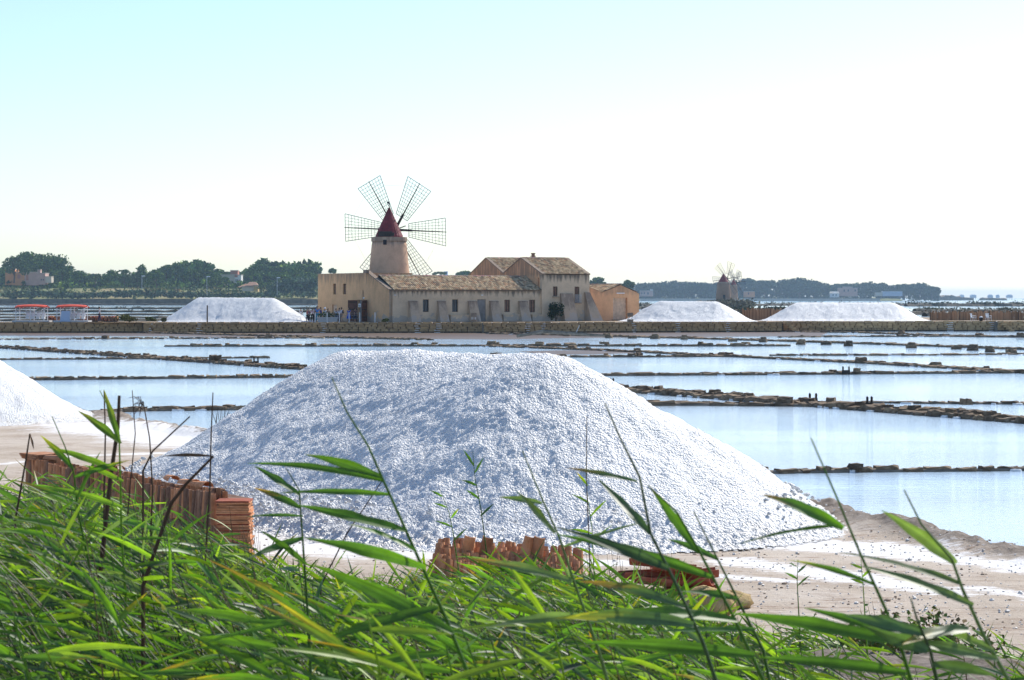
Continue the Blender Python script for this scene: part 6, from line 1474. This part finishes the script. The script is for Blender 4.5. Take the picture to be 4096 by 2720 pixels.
# middle stack near the heap
ga = Vector((-2.30, 28.3, 0)); 
tm = thing('tile_pile', 'orange clay tiles stacked on edge in front of the big heap', 'tile stack', (gx(430, 28.6), 28.6, 0.29), R(-3))
Lm = gx(580, 28.6)-gx(430, 28.6)
for row_ in range(7):
    nn = int(Lm/0.105)
    for i in range(nn):
        f = i/nn; hgt = 0.02 - 0.13*f + 0.022*math.sin(i*.9+row_*2) + 0.03*row_
        o = put('tile', CT[3] if rg.random() < .85 else CT[1], tm, (0.08+Lm*f*0.97+rg.uniform(-.012, .012)+.05*(row_ % 2), -0.50+0.15*row_, hgt-0.06), (.62, .95, 0.9), rg.uniform(-.15, .15), R(rg.uniform(-24, -12)), R(rg.uniform(-5, 5)))
mb = MB(); mb.box(0.1, Lm*0.9, -.2, .6, -.05, 0.22, T=None); mb.build('tile_hearting', M['tile_brown'], tm)
for i, (x_, rr) in enumerate(((.45, .2), (.72, -.3), (1.25, .35), (1.4, -.1))):
    put('tile', CT[3], tm, (x_, 0.1, 0.24), (1, 1, .85), rr, R(8), R(12))
# dark red ridge tiles
CR = [coppo('ridge_tile', M['tile_red'], 0.62, 0.14, 0.12, 8, 0.016)]
tr_ = thing('ridge_tile_pile', 'dark red curved ridge tiles dumped in a pile beside the yellow rock', 'tile stack', (gx(684, 27.2), 27.2, gz(gx(684, 27.2), 27.2)))
for (x_, y_, z_, a_, e_) in ((-.35, 0, .34, 80, 88), (-.1, -.15, .28, 100, 84), (.05, -.25, .16, 70, 100), (.15, .1, .22, 95, 96), (-.3, -.2, .12, 85, 86), (-.5, .1, .2, 110, 90), (-.2, .25, .1, 90, 90), (.1, -.32, .05, 75, 94)):
    put('ridge_tile', CR[0], tr_, (x_+.28, y_, z_+.06), (1, 1, 1), R(a_+180), R(e_), 0)
o = put('boulder', None, None, (0, 0, 0), (1, 1, 1)) if False else None
def boulder(label, loc, s, seed, mat='boulder'):
    rg = random.Random(seed); mb = MB(); n, m = 14, 9; vs = []; 
    for j in range(m+1):
        th = PI*j/m
        for i in range(n):
            a = 2*PI*i/n; k = 1+0.16*math.sin(a*2+seed)+0.1*rg.uniform(-1, 1)*math.sin(th); vs.append((math.cos(a)*math.sin(th)*s[0]*k, math.sin(a)*math.sin(th)*s[1]*k, math.cos(th)*s[2]*k))
    mb.add(vs, [(j*n+i, j*n+(i+1) % n, (j+1)*n+(i+1) % n, (j+1)*n+i) for j in range(m) for i in range(n)])
    o = mb.build('boulder', M[mat], None, True, loc); tag(o, label, 'rock'); return o
Yb = 25.2; boulder('large yellow limestone rock lying in front of the dark red tiles', (gx(707, Yb), Yb, gz(gx(707, Yb), Yb)+.12), (.36, .3, .2), 4)
Yb = 25.8; boulder('smaller yellow rock just right of the big one', (gx(729, Yb), Yb, gz(gx(729, Yb), Yb)+.07), (.3, .22, .13), 6)
# loose stones and shards on the ground
mb = MB(); rg = random.Random(15)
for _ in range(2600):
    Yg = rg.uniform(18, 44); xg = rg.uniform(-.22*Yg, .26*Yg)
    if shore_dist(np.array([xg]), np.array([Yg]))[0] > -0.4: continue
    s = rg.uniform(.007, .024)*(2.2 if rg.random() < .04 else 1); z = gz(xg, Yg)+s*.2
    mb.add([(xg+v[0]*s*rg.uniform(.7, 1.3), Yg+v[1]*s, z+v[2]*s*.5) for v in ico_v], ico_f)
o = mb.build('pebbles', M['coping']); tag(o, 'pebbles and shards on the salt works ground', kind='stuff')

# ------------------------------------------------------------------ reeds
t = NT('reed_leaf'); t.rough(0.5, 0.6)
a_ = t.n('ShaderNodeAttribute'); a_.attribute_name = 'Col'
c = t.mix(1.0, a_.outputs['Color'], t.ramp(t.noise(30, 3, t.coord(world=True)), [(0.3, 0.85), (0.7, 1.15)]), 'MULTIPLY'); t.color(c)
tr = t.n('ShaderNodeBsdfTranslucent'); mx_ = t.n('ShaderNodeMixShader'); mx_.inputs[0].default_value = 0.42
t.l(t.mix(1.0, c, (1.7, 1.9, 0.5), 'MULTIPLY'), tr.inputs[0]); t.l(t.b.outputs[0], mx_.inputs[1]); t.l(tr.outputs[0], mx_.inputs[2]); t.l(mx_.outputs[0], t.out.inputs[0])
M['reed'] = t.m
M['drystem'] = attr_mat('dry_reed_stem', 0.8, 0.2, 0.2, 20)
GR = [(0.105, 0.21, 0.022), (0.08, 0.17, 0.02), (0.155, 0.255, 0.025), (0.06, 0.13, 0.03), (0.14, 0.20, 0.09), (0.20, 0.29, 0.03), (0.07, 0.12, 0.06)]
def leaf_geo(base, d0, L, w_, droop, rg, segs=7, roll=None, side=None, cols_=2):
    """ribbon leaf folded along its midrib"""
    d = d0.normalized(); pts = [base]; p = base.copy(); dd = d.copy(); wob = rg.uniform(-.35, .35)
    lat = Vector((0, 1, 0)) if side is None else side
    for i in range(segs):
        dd = (dd + Vector((0, 0, -droop/segs)) + lat*(wob/segs)).normalized(); p = p + dd*(L/segs); pts.append(p.copy())
    up = Vector((rg.gauss(0, .5), -1.0+rg.gauss(0, .5), rg.gauss(0.35, .55))) if roll is None else roll
    vs = []; tw = rg.uniform(-.7, .7) if cols_ > 2 else rg.uniform(-.9, .9); ph = rg.uniform(0, 6); m = cols_+1
    for i, q in enumerate(pts):
        f = i/segs; prof = (0.35+2.6*f)*(1-f)**0.9 if f < .5 else 1.65*(1-f)**0.9
        ww = w_*0.5*min(1.0, max(.0, prof))
        tan = (pts[min(i+1, segs)]-pts[max(i-1, 0)]).normalized(); s_ = tan.cross(up).normalized(); n_ = s_.cross(tan)
        an = tw*f + .25*math.sin(5*f+ph); s2 = s_*math.cos(an)+n_*math.sin(an); n2 = n_*math.cos(an)-s_*math.sin(an)
        for k in range(m):
            g = -1+2*k/cols_; e = math.sin(f*17+ph+g*2)*.10 if cols_ > 2 and abs(g) > .9 else 0
            vs.append(q + s2*ww*(g*(1+e*.6)) - n2*ww*(0.30*(1-abs(g)) - e))
    fs = [(i*m+k, i*m+k+1, (i+1)*m+k+1, (i+1)*m+k) for i in range(segs) for k in range(cols_)]
    return vs, fs
def leaf_colors(rg, fs, base, yellow, cols_=2):
    out = []; n = len(fs); st = [rg.uniform(.72, 1.2) for _ in range(cols_)]; y0 = rg.uniform(.25, .6)
    tipk = rg.uniform(0, .8) if rg.random() < .35 else 0
    for i in range(n):
        f = (i//cols_)/(n/cols_); c = base
        if yellow: k = sstep(y0, .95, f + .12*((i*7919) % 5-2)/2); c = tuple(base[j]*(1-k)+yellow[j]*k for j in range(3))
        elif tipk: k = tipk*sstep(.75, 1.0, f); c = tuple(base[j]*(1-k)+(.24, .15, .06)[j]*k for j in range(3))
        q = st[i % cols_]*rg.uniform(.93, 1.07)
        out.append(tuple(float(x*q) for x in c))
    return out
YL = [(0.42, 0.30, 0.03), (0.40, 0.20, 0.04), (0.30, 0.16, 0.06), (0.35, 0.32, 0.05)]
def add_reed(mb, x, y, z0, h, rg, lean, n=9, ls=1.0, segs=6):
    """one reed into mb"""
    top = Vector((x+lean*h, y+rg.uniform(-.08, .08)*h, z0+h)); base = Vector((x, y, z0)); pts = []
    for i in range(6):
        f = i/5; pts.append(Vector((x+(top.x-x)*f**1.7, y+(top.y-y)*f, z0+h*f*(1-.06*f))))
    mb.tube(pts, [.0036, .0034, .003, .0026, .002, .0012], 4, rg.choice([(.05, .09, .025), (.09, .12, .04), (.035, .07, .02), (.14, .10, .05)]), cap=False)
    g0 = rg.choice(GR)
    for k in range(n):
        f = 0.22 + 0.76*(k+rg.random()*.6)/n; i = min(4, int(f*5)); q = pts[i].lerp(pts[i+1], f*5-i)
        right = rg.random() < .05
        el = rg.uniform(-.05, .8) if not right else rg.uniform(.6, 1.2)
        az = PI + rg.gauss(0, .4) if not right else rg.gauss(0, .5)
        if rg.random() < .05: az = rg.uniform(0, 6.28); el = rg.uniform(.7, 1.3)
        d0 = Vector((math.cos(az)*math.cos(el), math.sin(az)*math.cos(el), math.sin(el)))
        L = rg.uniform(.22, .44)*ls*(1.1-.4*abs(f-.6)); w_ = rg.uniform(.014, .031)*ls
        vs, fs = leaf_geo(q, d0, L, w_, rg.uniform(.05, .55), rg, segs)
        kk = rg.uniform(.4, 1.5); base_c = tuple(v*kk for v in (g0 if rg.random() < .6 else rg.choice(GR)))
        cols = leaf_colors(rg, fs, base_c, rg.choice(YL) if rg.random() < .13 else None)
        b_ = len(mb.v); mb.v.extend([tuple(v) for v in vs])
        for f_, c_ in zip(fs, cols): mb.f.append(tuple(i_+b_ for i_ in f_)); mb.c.append(c_); mb.m.append(0)
rg = random.Random(99)
mb = MB(); N = 0
def reed_top_row(px):
    "picture row the reed mass rises to, read off the photograph"
    xs_ = [-60, 0, 60, 130, 200, 240, 300, 380, 420, 500, 560, 620, 680, 740, 800, 860, 940, 1090]
    ys_ = [470, 468, 478, 500, 532, 562, 565, 574, 568, 562, 566, 584, 608, 632, 640, 640, 650, 660]
    return float(np.interp(px, xs_, ys_))
def spawn(count, Ya, Yb, dens_fn, hmin, hmax, segs, ls):
    global N
    made = 0
    while made < count:
        Yr = rg.uniform(Ya, Yb); px = rg.uniform(-70, 1110); 
        if rg.random() > dens_fn(px): made += 0.25; continue
        xr = gx(px, Yr); zb = gz(xr, Yr)
        row = reed_top_row(px) + abs(rg.gauss(0, 34)) - 22
        zt = zy(row, Yr); h = zt - zb
        if h < hmin: made += .2; continue
        h = min(h, hmax)*rg.uniform(.85, 1.0)
        add_reed(mb, xr+.4*h, Yr, zb-.03, h, rg, rg.uniform(-.65, -.05), rg.randint(7, 10), ls, segs); made += 1; N += 1
dn = lambda px: float(np.interp(px, [-70, 300, 560, 680, 760, 900, 1110], [1, 1, .95, .7, .34, .2, .14]))
spawn(700, 20, 27, lambda px: float(np.interp(px, [-70, 180, 260, 320], [1, 1, .5, 0])), .5, 2.6, 5, 1.1)
spawn(2400, 11, 21, dn, .35, 2.6, 5, .92)
spawn(1100, 6.5, 11, dn, .3, 2.0, 6, .68)
o = mb.build('reed_bed', M['reed'], None, True); tag(o, 'dense bed of green reeds leaning left in the wind', kind='stuff')

def hero(stem_px, Y, leaves, label, w_=.028, r_=.006, dy=0.25, seed=0, col=None):
    """a single tall reed: stem points and leaf (t, tip dx px, tip dy px, width) measured on the photograph (disp px /2.306)"""
    rg = random.Random(seed); k = 2.3057
    pts = [P(x/k, y/k, Y - dy*(i/(len(stem_px)-1))) for i, (x, y) in enumerate(stem_px[::-1])]   # from the base up
    # carry the stem down to the ground
    d = (pts[0]-pts[1]).normalized(); g = gz(pts[0].x, pts[0].y)
    if pts[0].z > g: 
        base = pts[0] + Vector((d.x*.5, 0, -1))*(pts[0].z-g+.03); mid = pts[0].lerp(base, .5); pts = [base, mid]+pts
    n = len(pts); tg = thing('reed', label, 'reed', pts[0], 0, 'tall reeds rising in front of the view'); o0 = pts[0]
    mb = MB(); c0 = col or rg.choice(GR); mb.tube([p-o0 for p in pts], [r_*(1-.75*i/(n-1)) for i in range(n)], 6, c0); mb.build('stem', M['reed'], tg, True)
    for (x, y, tx, ty, wm) in leaves:
        q = P(x/k, y/k, Y-dy*.5); e = P(tx/k, ty/k, Y-dy*.5+rg.uniform(-.12, .12)); L = (e-q).length; ch = (e-q)/L
        dr = rg.uniform(.1, .35); d0 = (ch + Vector((0, 0, dr*.5))).normalized()
        vs, fs = leaf_geo(q-o0, d0, L*1.03, w_*wm*1.05, dr, rg, 16, roll=Vector((rg.gauss(0, .25), -1, rg.gauss(.45, .25))), cols_=6)
        kk = rg.uniform(.8, 1.2); cols = leaf_colors(rg, fs, tuple(v*kk for v in c0), rg.choice(YL) if rg.random() < .2 else None, 6)
        lm = MB(); lm.v = [tuple(v) for v in vs]; lm.f = fs; lm.c = cols; lm.m = [0]*len(fs); lm.build('leaf', M['reed'], tg, True)
    return tg
hero([(765, 870), (800, 950), (850, 1030), (885, 1110), (930, 1210), (975, 1310), (1030, 1430), (1085, 1568)], 5.2,
     [(885, 1108, 570, 1068, .8), (880, 1100, 705, 1047, .9), (935, 1222, 690, 1168, 1.25), (980, 1308, 700, 1240, 1.2), (1045, 1458, 720, 1300, 1.4), (900, 1140, 650, 1132, .6), (1010, 1400, 730, 1490, 1.0), (960, 1270, 800, 1200, .7)], 'tall blurred reed in front of the centre of the big heap', seed=1)
hero([(1395, 930), (1430, 1010), (1475, 1100), (1500, 1230), (1560, 1350), (1620, 1480), (1650, 1568)], 4.8, [(1500, 1230, 1375, 1100, 1.0), (1470, 1110, 1300, 1075, .5), (1540, 1310, 1290, 1215, 1.2), (1600, 1440, 1280, 1420, 1.3), (1580, 1400, 1330, 1330, .9)], 'tall reed whose tip crosses the right flank of the big heap', seed=2)
hero([(1495, 1120), (1560, 1180), (1612, 1270), (1690, 1420), (1760, 1568)], 5.0, [(1612, 1275, 1500, 1125, .9), (1640, 1330, 1300, 1230, 1.1), (1700, 1430, 1420, 1400, 1.2), (1740, 1510, 1350, 1490, 1.3)], 'reed bending in an arc before the right foot of the big heap', seed=3)
hero([(1870, 1010), (1935, 1160), (1985, 1280), (2040, 1400), (2080, 1500), (2100, 1568)], 4.6, [(1945, 1218, 1745, 1130, 1.1), (1930, 1212, 1700, 1255, .5), (2060, 1462, 1860, 1400, .8), (2070, 1480, 1700, 1420, 1.2), (2090, 1550, 1760, 1520, 1.1), (2020, 1350, 1830, 1290, .5)], 'tall blue green reed right of the heap, stem against the water', seed=4)
hero([(2085, 1130), (2125, 1210), (2195, 1290), (2220, 1360), (2270, 1470), (2325, 1568)], 4.5, [(2205, 1300, 2040, 1180, 1.1), (2215, 1345, 1940, 1272, .9), (2245, 1395, 1980, 1300, .9), (2235, 1450, 2060, 1480, 1.2), (2300, 1520, 2050, 1470, 1.0), (2290, 1500, 2150, 1440, .6)], 'tall reed nearest the right edge', seed=5)
hero([(2100, 1380), (2115, 1430), (2145, 1500), (2160, 1568)], 4.4, [(2140, 1500, 1990, 1440, 1.4), (2130, 1460, 1950, 1420, 1.2), (2150, 1530, 2300, 1560, 1.0)], 'short thick reed clump left of the right edge reed', seed=6)
hero([(230, 900), (255, 950), (275, 1020), (278, 1120), (280, 1230), (290, 1380)], 7.5, [(278, 1022, 190, 950, 1.1), (276, 1018, 235, 895, .9), (270, 1085, 100, 1030, .9), (282, 1170, 90, 1120, .9), (284, 1110, 190, 1072, .7), (285, 1240, 400, 1160, .5)], 'tall reed at the left reaching up over the water', seed=7)
hero([(120, 960), (150, 1030), (170, 1090), (180, 1180), (205, 1300)], 7.5, [(168, 1080, 95, 1000, .9), (172, 1100, 300, 1060, .8), (180, 1160, 30, 1110, .6), (190, 1230, 20, 1190, .9), (178, 1150, 230, 1040, .6)], 'second tall reed at the left, leaning before the tile row', seed=8)
hero([(660, 1080), (690, 1130), (697, 1230), (705, 1350), (715, 1500)], 6.5, [(690, 1140, 590, 1075, 1.0), (692, 1170, 590, 1128, .9), (698, 1190, 570, 1190, .4), (700, 1240, 560, 1290, .9), (705, 1300, 600, 1220, .8)], 'upright reed left of the centre one', seed=9)
hero([(1205, 1040), (1250, 1150), (1290, 1240), (1330, 1360), (1380, 1500), (1400, 1568)], 5.4, [(1280, 1230, 1190, 1130, .8), (1250, 1160, 1150, 1145, .6), (1320, 1340, 1080, 1290, 1.0), (1350, 1420, 1120, 1440, 1.0), (1300, 1260, 1500, 1200, .5)], 'slender reed before the middle tile pile', seed=10)
hero([(1600, 1180), (1660, 1300), (1710, 1400), (1760, 1500)], 5.5, [(1655, 1290, 1530, 1240, .7), (1700, 1380, 1560, 1360, .8), (1740, 1450, 1500, 1460, 1.0)], 'thin reed over the yellow rock', seed=11)
hero([(1090, 1040), (1095, 1100), (1110, 1180), (1125, 1300)], 14.0, [(1093, 1075, 1070, 1040, .7), (1095, 1090, 1115, 1055, .6), (1100, 1120, 1060, 1105, .7), (1105, 1150, 1075, 1130, .7), (1108, 1190, 1140, 1160, .6)], 'small upright sprig standing against the salt', seed=12)
hero([(1350, 1080), (1355, 1150), (1365, 1220), (1370, 1330)], 15.0, [(1355, 1120, 1330, 1090, .7), (1358, 1160, 1320, 1140, .8), (1362, 1190, 1400, 1150, .7), (1365, 1230, 1310, 1220, .8), (1366, 1250, 1410, 1210, .8), (1368, 1280, 1330, 1262, .8)], 'bushy sprig right of the middle tile pile', seed=13)
hero([(1015, 1130), (1035, 1180), (1045, 1230), (1060, 1330)], 14.0, [(1020, 1145, 990, 1130, .6), (1030, 1170, 1000, 1160, .6), (1040, 1195, 1060, 1170, .6), (1043, 1215, 1000, 1200, .6), (1048, 1245, 1080, 1215, .6)], 'thin sprig left of the middle tile pile', seed=14)
hero([(1840, 1290), (1838, 1340), (1842, 1420)], 13.0, [(1840, 1310, 1815, 1295, .6), (1840, 1320, 1862, 1300, .6), (1839, 1335, 1810, 1320, .6), (1840, 1350, 1870, 1325, .5)], 'thin herringbone sprig before the spilt salt at the right', seed=15)
hero([(1985, 1290), (1990, 1350), (1995, 1430)], 12.0, [(1987, 1310, 1960, 1300, .6), (1989, 1330, 2010, 1310, .6), (1990, 1345, 1960, 1335, .6)], 'small sprig at the right over the pink ground', seed=16)
hero([(2270, 1460), (2290, 1510), (2300, 1568)], 9.0, [(2272, 1470, 2240, 1450, .6), (2278, 1485, 2240, 1475, .6), (2285, 1500, 2245, 1492, .6), (2290, 1520, 2255, 1512, .6)], 'low herringbone sprig at the bottom right', seed=17)
# more individually built reeds in the front of the bed
where = ['bottom left corner', 'left of the dry stems', 'before the tile row end', 'under the centre heap', 'beneath the middle tile pile', 'below the dark red tiles', 'low at the bottom centre', 'at the lower right']
wp_ = [40, 130, 240, 330, 430, 640, 520, 800]
look = ['broad leaved', 'narrow leaved', 'bright green', 'blue green', 'yellow tipped']
rg2 = random.Random(404)
for i in range(24):
    wi = i % 8; lk = i//8; px = wp_[wi]+rg2.uniform(-40, 40); Yr = rg2.uniform(4.6, 7.5); row = max(reed_top_row(px)+20, 585)+rg2.uniform(0, 60)
    k = 2.3057; tx, ty = px*k, row*k; ln = rg2.uniform(60, 150)
    st = [(tx, ty), (tx+ln*.3, ty+90), (tx+ln*.65, ty+190), (tx+ln, ty+320)]; lv = []
    for j in range(rg2.randint(4, 6)):
        f = rg2.uniform(.05, .9); sx, sy = tx+ln*f, ty+320*f; q = rg2.uniform(130, 300)*5.5/Yr; an = rg2.gauss(.22, .28)
        sg = -1 if rg2.random() < .88 else 1
        lv.append((sx, sy, sx+sg*math.cos(an)*q, sy-math.sin(an)*q, [.95, .5, .7, .7, .7][lk]*rg2.uniform(.8, 1.1)))
    hero(st, Yr, lv, look[lk]+' reed leaning left, '+where[wi], seed=600+i, col=[GR[0], GR[1], GR[5], GR[3], GR[2]][lk])
# dry stems
for i, (pts_, Yd, lb, br) in enumerate([([(275, 912), (272, 985), (255, 1100), (225, 1380)], 8, 'thick dark dry stem with a cut top at the left', .011),
        ([(330, 925), (345, 1010), (352, 1130), (345, 1300)], 10, 'dry stem with a nodding seed plume at the left', .005), ([(491, 905), (487, 1000), (484, 1120), (470, 1350)], 10, 'thin straight dry stem before the left slope of the heap', .005),
        ([(240, 900), (243, 1000), (240, 1150)], 9, 'thin dark dry stem close to the thick one', .005), ([(492, 1052), (430, 1115), (395, 1160), (330, 1350)], 7, 'broken dark dry stem with a bent top', .008),
        ([(305, 900), (312, 1000), (300, 1120), (285, 1300)], 10, 'thin brown dry stem between the thick one and the plume', .004), ([(438, 960), (352, 1040), (330, 1085)], 8, 'dry stem slanting up to the right over the water', .005),
        ([(69, 1000), (60, 1060), (35, 1200)], 9, 'short dry stem with a brown tip at the far left', .006), ([(385, 1180), (340, 1330), (300, 1560)], 8, 'pale brown cane leaning in the reeds', .011), ([(1353, 960), (1352, 1100), (1360, 1300)], 12, 'thin dry stem against the right of the heap', .004),
        ([(880, 1110), (800, 1230), (740, 1350)], 9, 'dark dry twig slanting before the foot of the heap', .004)]):
    tg = None; k = 2.3057; P_ = [P(x/k, y/k, Yd) for x, y in pts_[::-1]]; g = gz(P_[0].x, P_[0].y)
    if P_[0].z > g: P_ = [Vector((P_[0].x, P_[0].y, g-.02))]+P_
    tg = thing('dry_reed_stem', lb, 'dry stem', P_[0], 0, 'dry reed stems'); o0 = P_[0]; rgd = random.Random(i)
    mb = MB(); n = len(P_); dc = (.09, .05, .03) if i != 8 else (.35, .2, .09); mb.tube([p-o0 for p in P_], [br*(1-.5*j/(n-1)) for j in range(n)], 6, dc); mb.build('stem', M['drystem'], tg)
    if i == 1:
        mb = MB(); tp_ = P_[-1]-o0
        for q in range(16):
            e = tp_+Vector((-rgd.uniform(.01, .07), rgd.uniform(-.02, .02), -rgd.uniform(-.02, .10))); mb.tube([tp_+Vector((0, 0, -.01*q*.3)), tp_.lerp(e, .6)+Vector((0, 0, .012)), e], [.001, .002, .0005], 3, (.13, .08, .07))
        mb.build('seed_plume', M['drystem'], tg)
    if i in (4, 7):
        mb = MB(); vs, fs = leaf_geo(P_[-1]-o0, Vector((-1 if i != 7 else .3, 0, .12 if i != 7 else -1)), .18 if i != 7 else .07, .014, .2, rgd, 6); mb.add(vs, fs, (.16, .09, .05)); mb.build('leaf', M['drystem'], tg)
# tangle of dry stems and low weeds behind the reeds
mb = MB(); rg = random.Random(8)
for _ in range(620):
    z_ = rg.choice((0, 0, 1, 1, 2)); px = {0: rg.uniform(150, 270), 1: rg.uniform(480, 680), 2: rg.uniform(0, 900)}[z_]; Yr = rg.uniform(17, 24) if z_ != 0 else rg.uniform(18, 29)
    x = gx(px, Yr); z0 = gz(x, Yr); h = rg.uniform(.25, 1.0)*(1.0 if z_ != 1 else 1.15)*(1 if z_ < 2 else .5); c = rg.choice([(.16, .09, .05), (.25, .16, .08), (.10, .055, .03), (.32, .23, .12)])
    p0 = Vector((x, Yr, z0-.02)); dx = rg.uniform(-.25, .15)*h; mb.tube([p0, p0+Vector((dx*.4, 0, h*.5)), p0+Vector((dx, rg.uniform(-.1, .1), h))], [.005, .004, .002], 3, c, cap=False)
    if rg.random() < .35:
        vs, fs = leaf_geo(p0+Vector((dx*.4, 0, h*.6)), Vector((rg.uniform(-1, 1), 0, rg.uniform(0, .8))), .2, .01, .8, rg, 4); mb.add(vs, fs, c)
o = mb.build('dry_stalks', M['drystem']); tag(o, 'tangle of dry brown stalks behind the green reeds', kind='stuff')
mb = MB(); rg = random.Random(18)
for _ in range(330):
    px = rg.choice((rg.uniform(270, 460), rg.uniform(60, 720), rg.uniform(270, 460), rg.uniform(860, 1000))); Yr = rg.uniform(15, 25) if px < 700 else rg.uniform(13, 17); x = gx(px, Yr); z0 = gz(x, Yr); s = rg.uniform(.08, .25)
    leaf_cloud(mb, blob_pts(rg, (x, Yr, z0+s*.6), (s, s, s*.8), 60, .1), .022, [(.10, .17, .04), (.16, .20, .05), (.20, .14, .07)], rg)
    if rg.random() < .5: leaf_cloud(mb, blob_pts(rg, (x, Yr, z0+s*1.1), (s*.8, s*.8, s*.3), 3, .1), .014, [(.7, .5, .02)], rg)
o = mb.build('low_weeds', M['scrub']); tag(o, 'low weeds with small yellow flowers among the reeds', kind='stuff')
# little dead bush on the shore left of the heap
g = G(221, 436, .3); tg = thing('dead_bush', 'small leafless bush on the shore at the left flank of the heap', 'bush', g); mb = MB(); rg = random.Random(3)
for _ in range(16):
    a = rg.uniform(-.9, .9); mb.tube([(0, 0, -.05), (math.sin(a)*.3, rg.uniform(-.2, .2), .35), (math.sin(a)*.5+rg.uniform(-.1, .1), 0, .75*rg.uniform(.6, 1.1))], [.015, .01, .004], 4, cap=False)
mb.build('twigs', M['wood'], tg)

# ------------------------------------------------------------------ haze: one box of even pale air round everything
mb = MB(); mb.box(-9100, 9100, -80, 14100, -1.7, 48)
hz = mb.build('haze', None); hz.data.materials.clear()
hm = bpy.data.materials.new('haze'); hm.use_nodes = True; ht = hm.node_tree
for n_ in list(ht.nodes):
    if n_.type == 'BSDF_PRINCIPLED': ht.nodes.remove(n_)
vol = ht.nodes.new('ShaderNodeVolumePrincipled'); vol.inputs['Color'].default_value = (0.55, 0.78, 1.0, 1); vol.inputs['Density'].default_value = 0.00009; vol.inputs['Anisotropy'].default_value = 0.2
outn = [n_ for n_ in ht.nodes if n_.type == 'OUTPUT_MATERIAL'][0]; ht.links.new(vol.outputs[0], outn.inputs['Volume'])
hz.data.materials.append(hm); tag(hz, 'thin pale sea haze', kind='stuff')
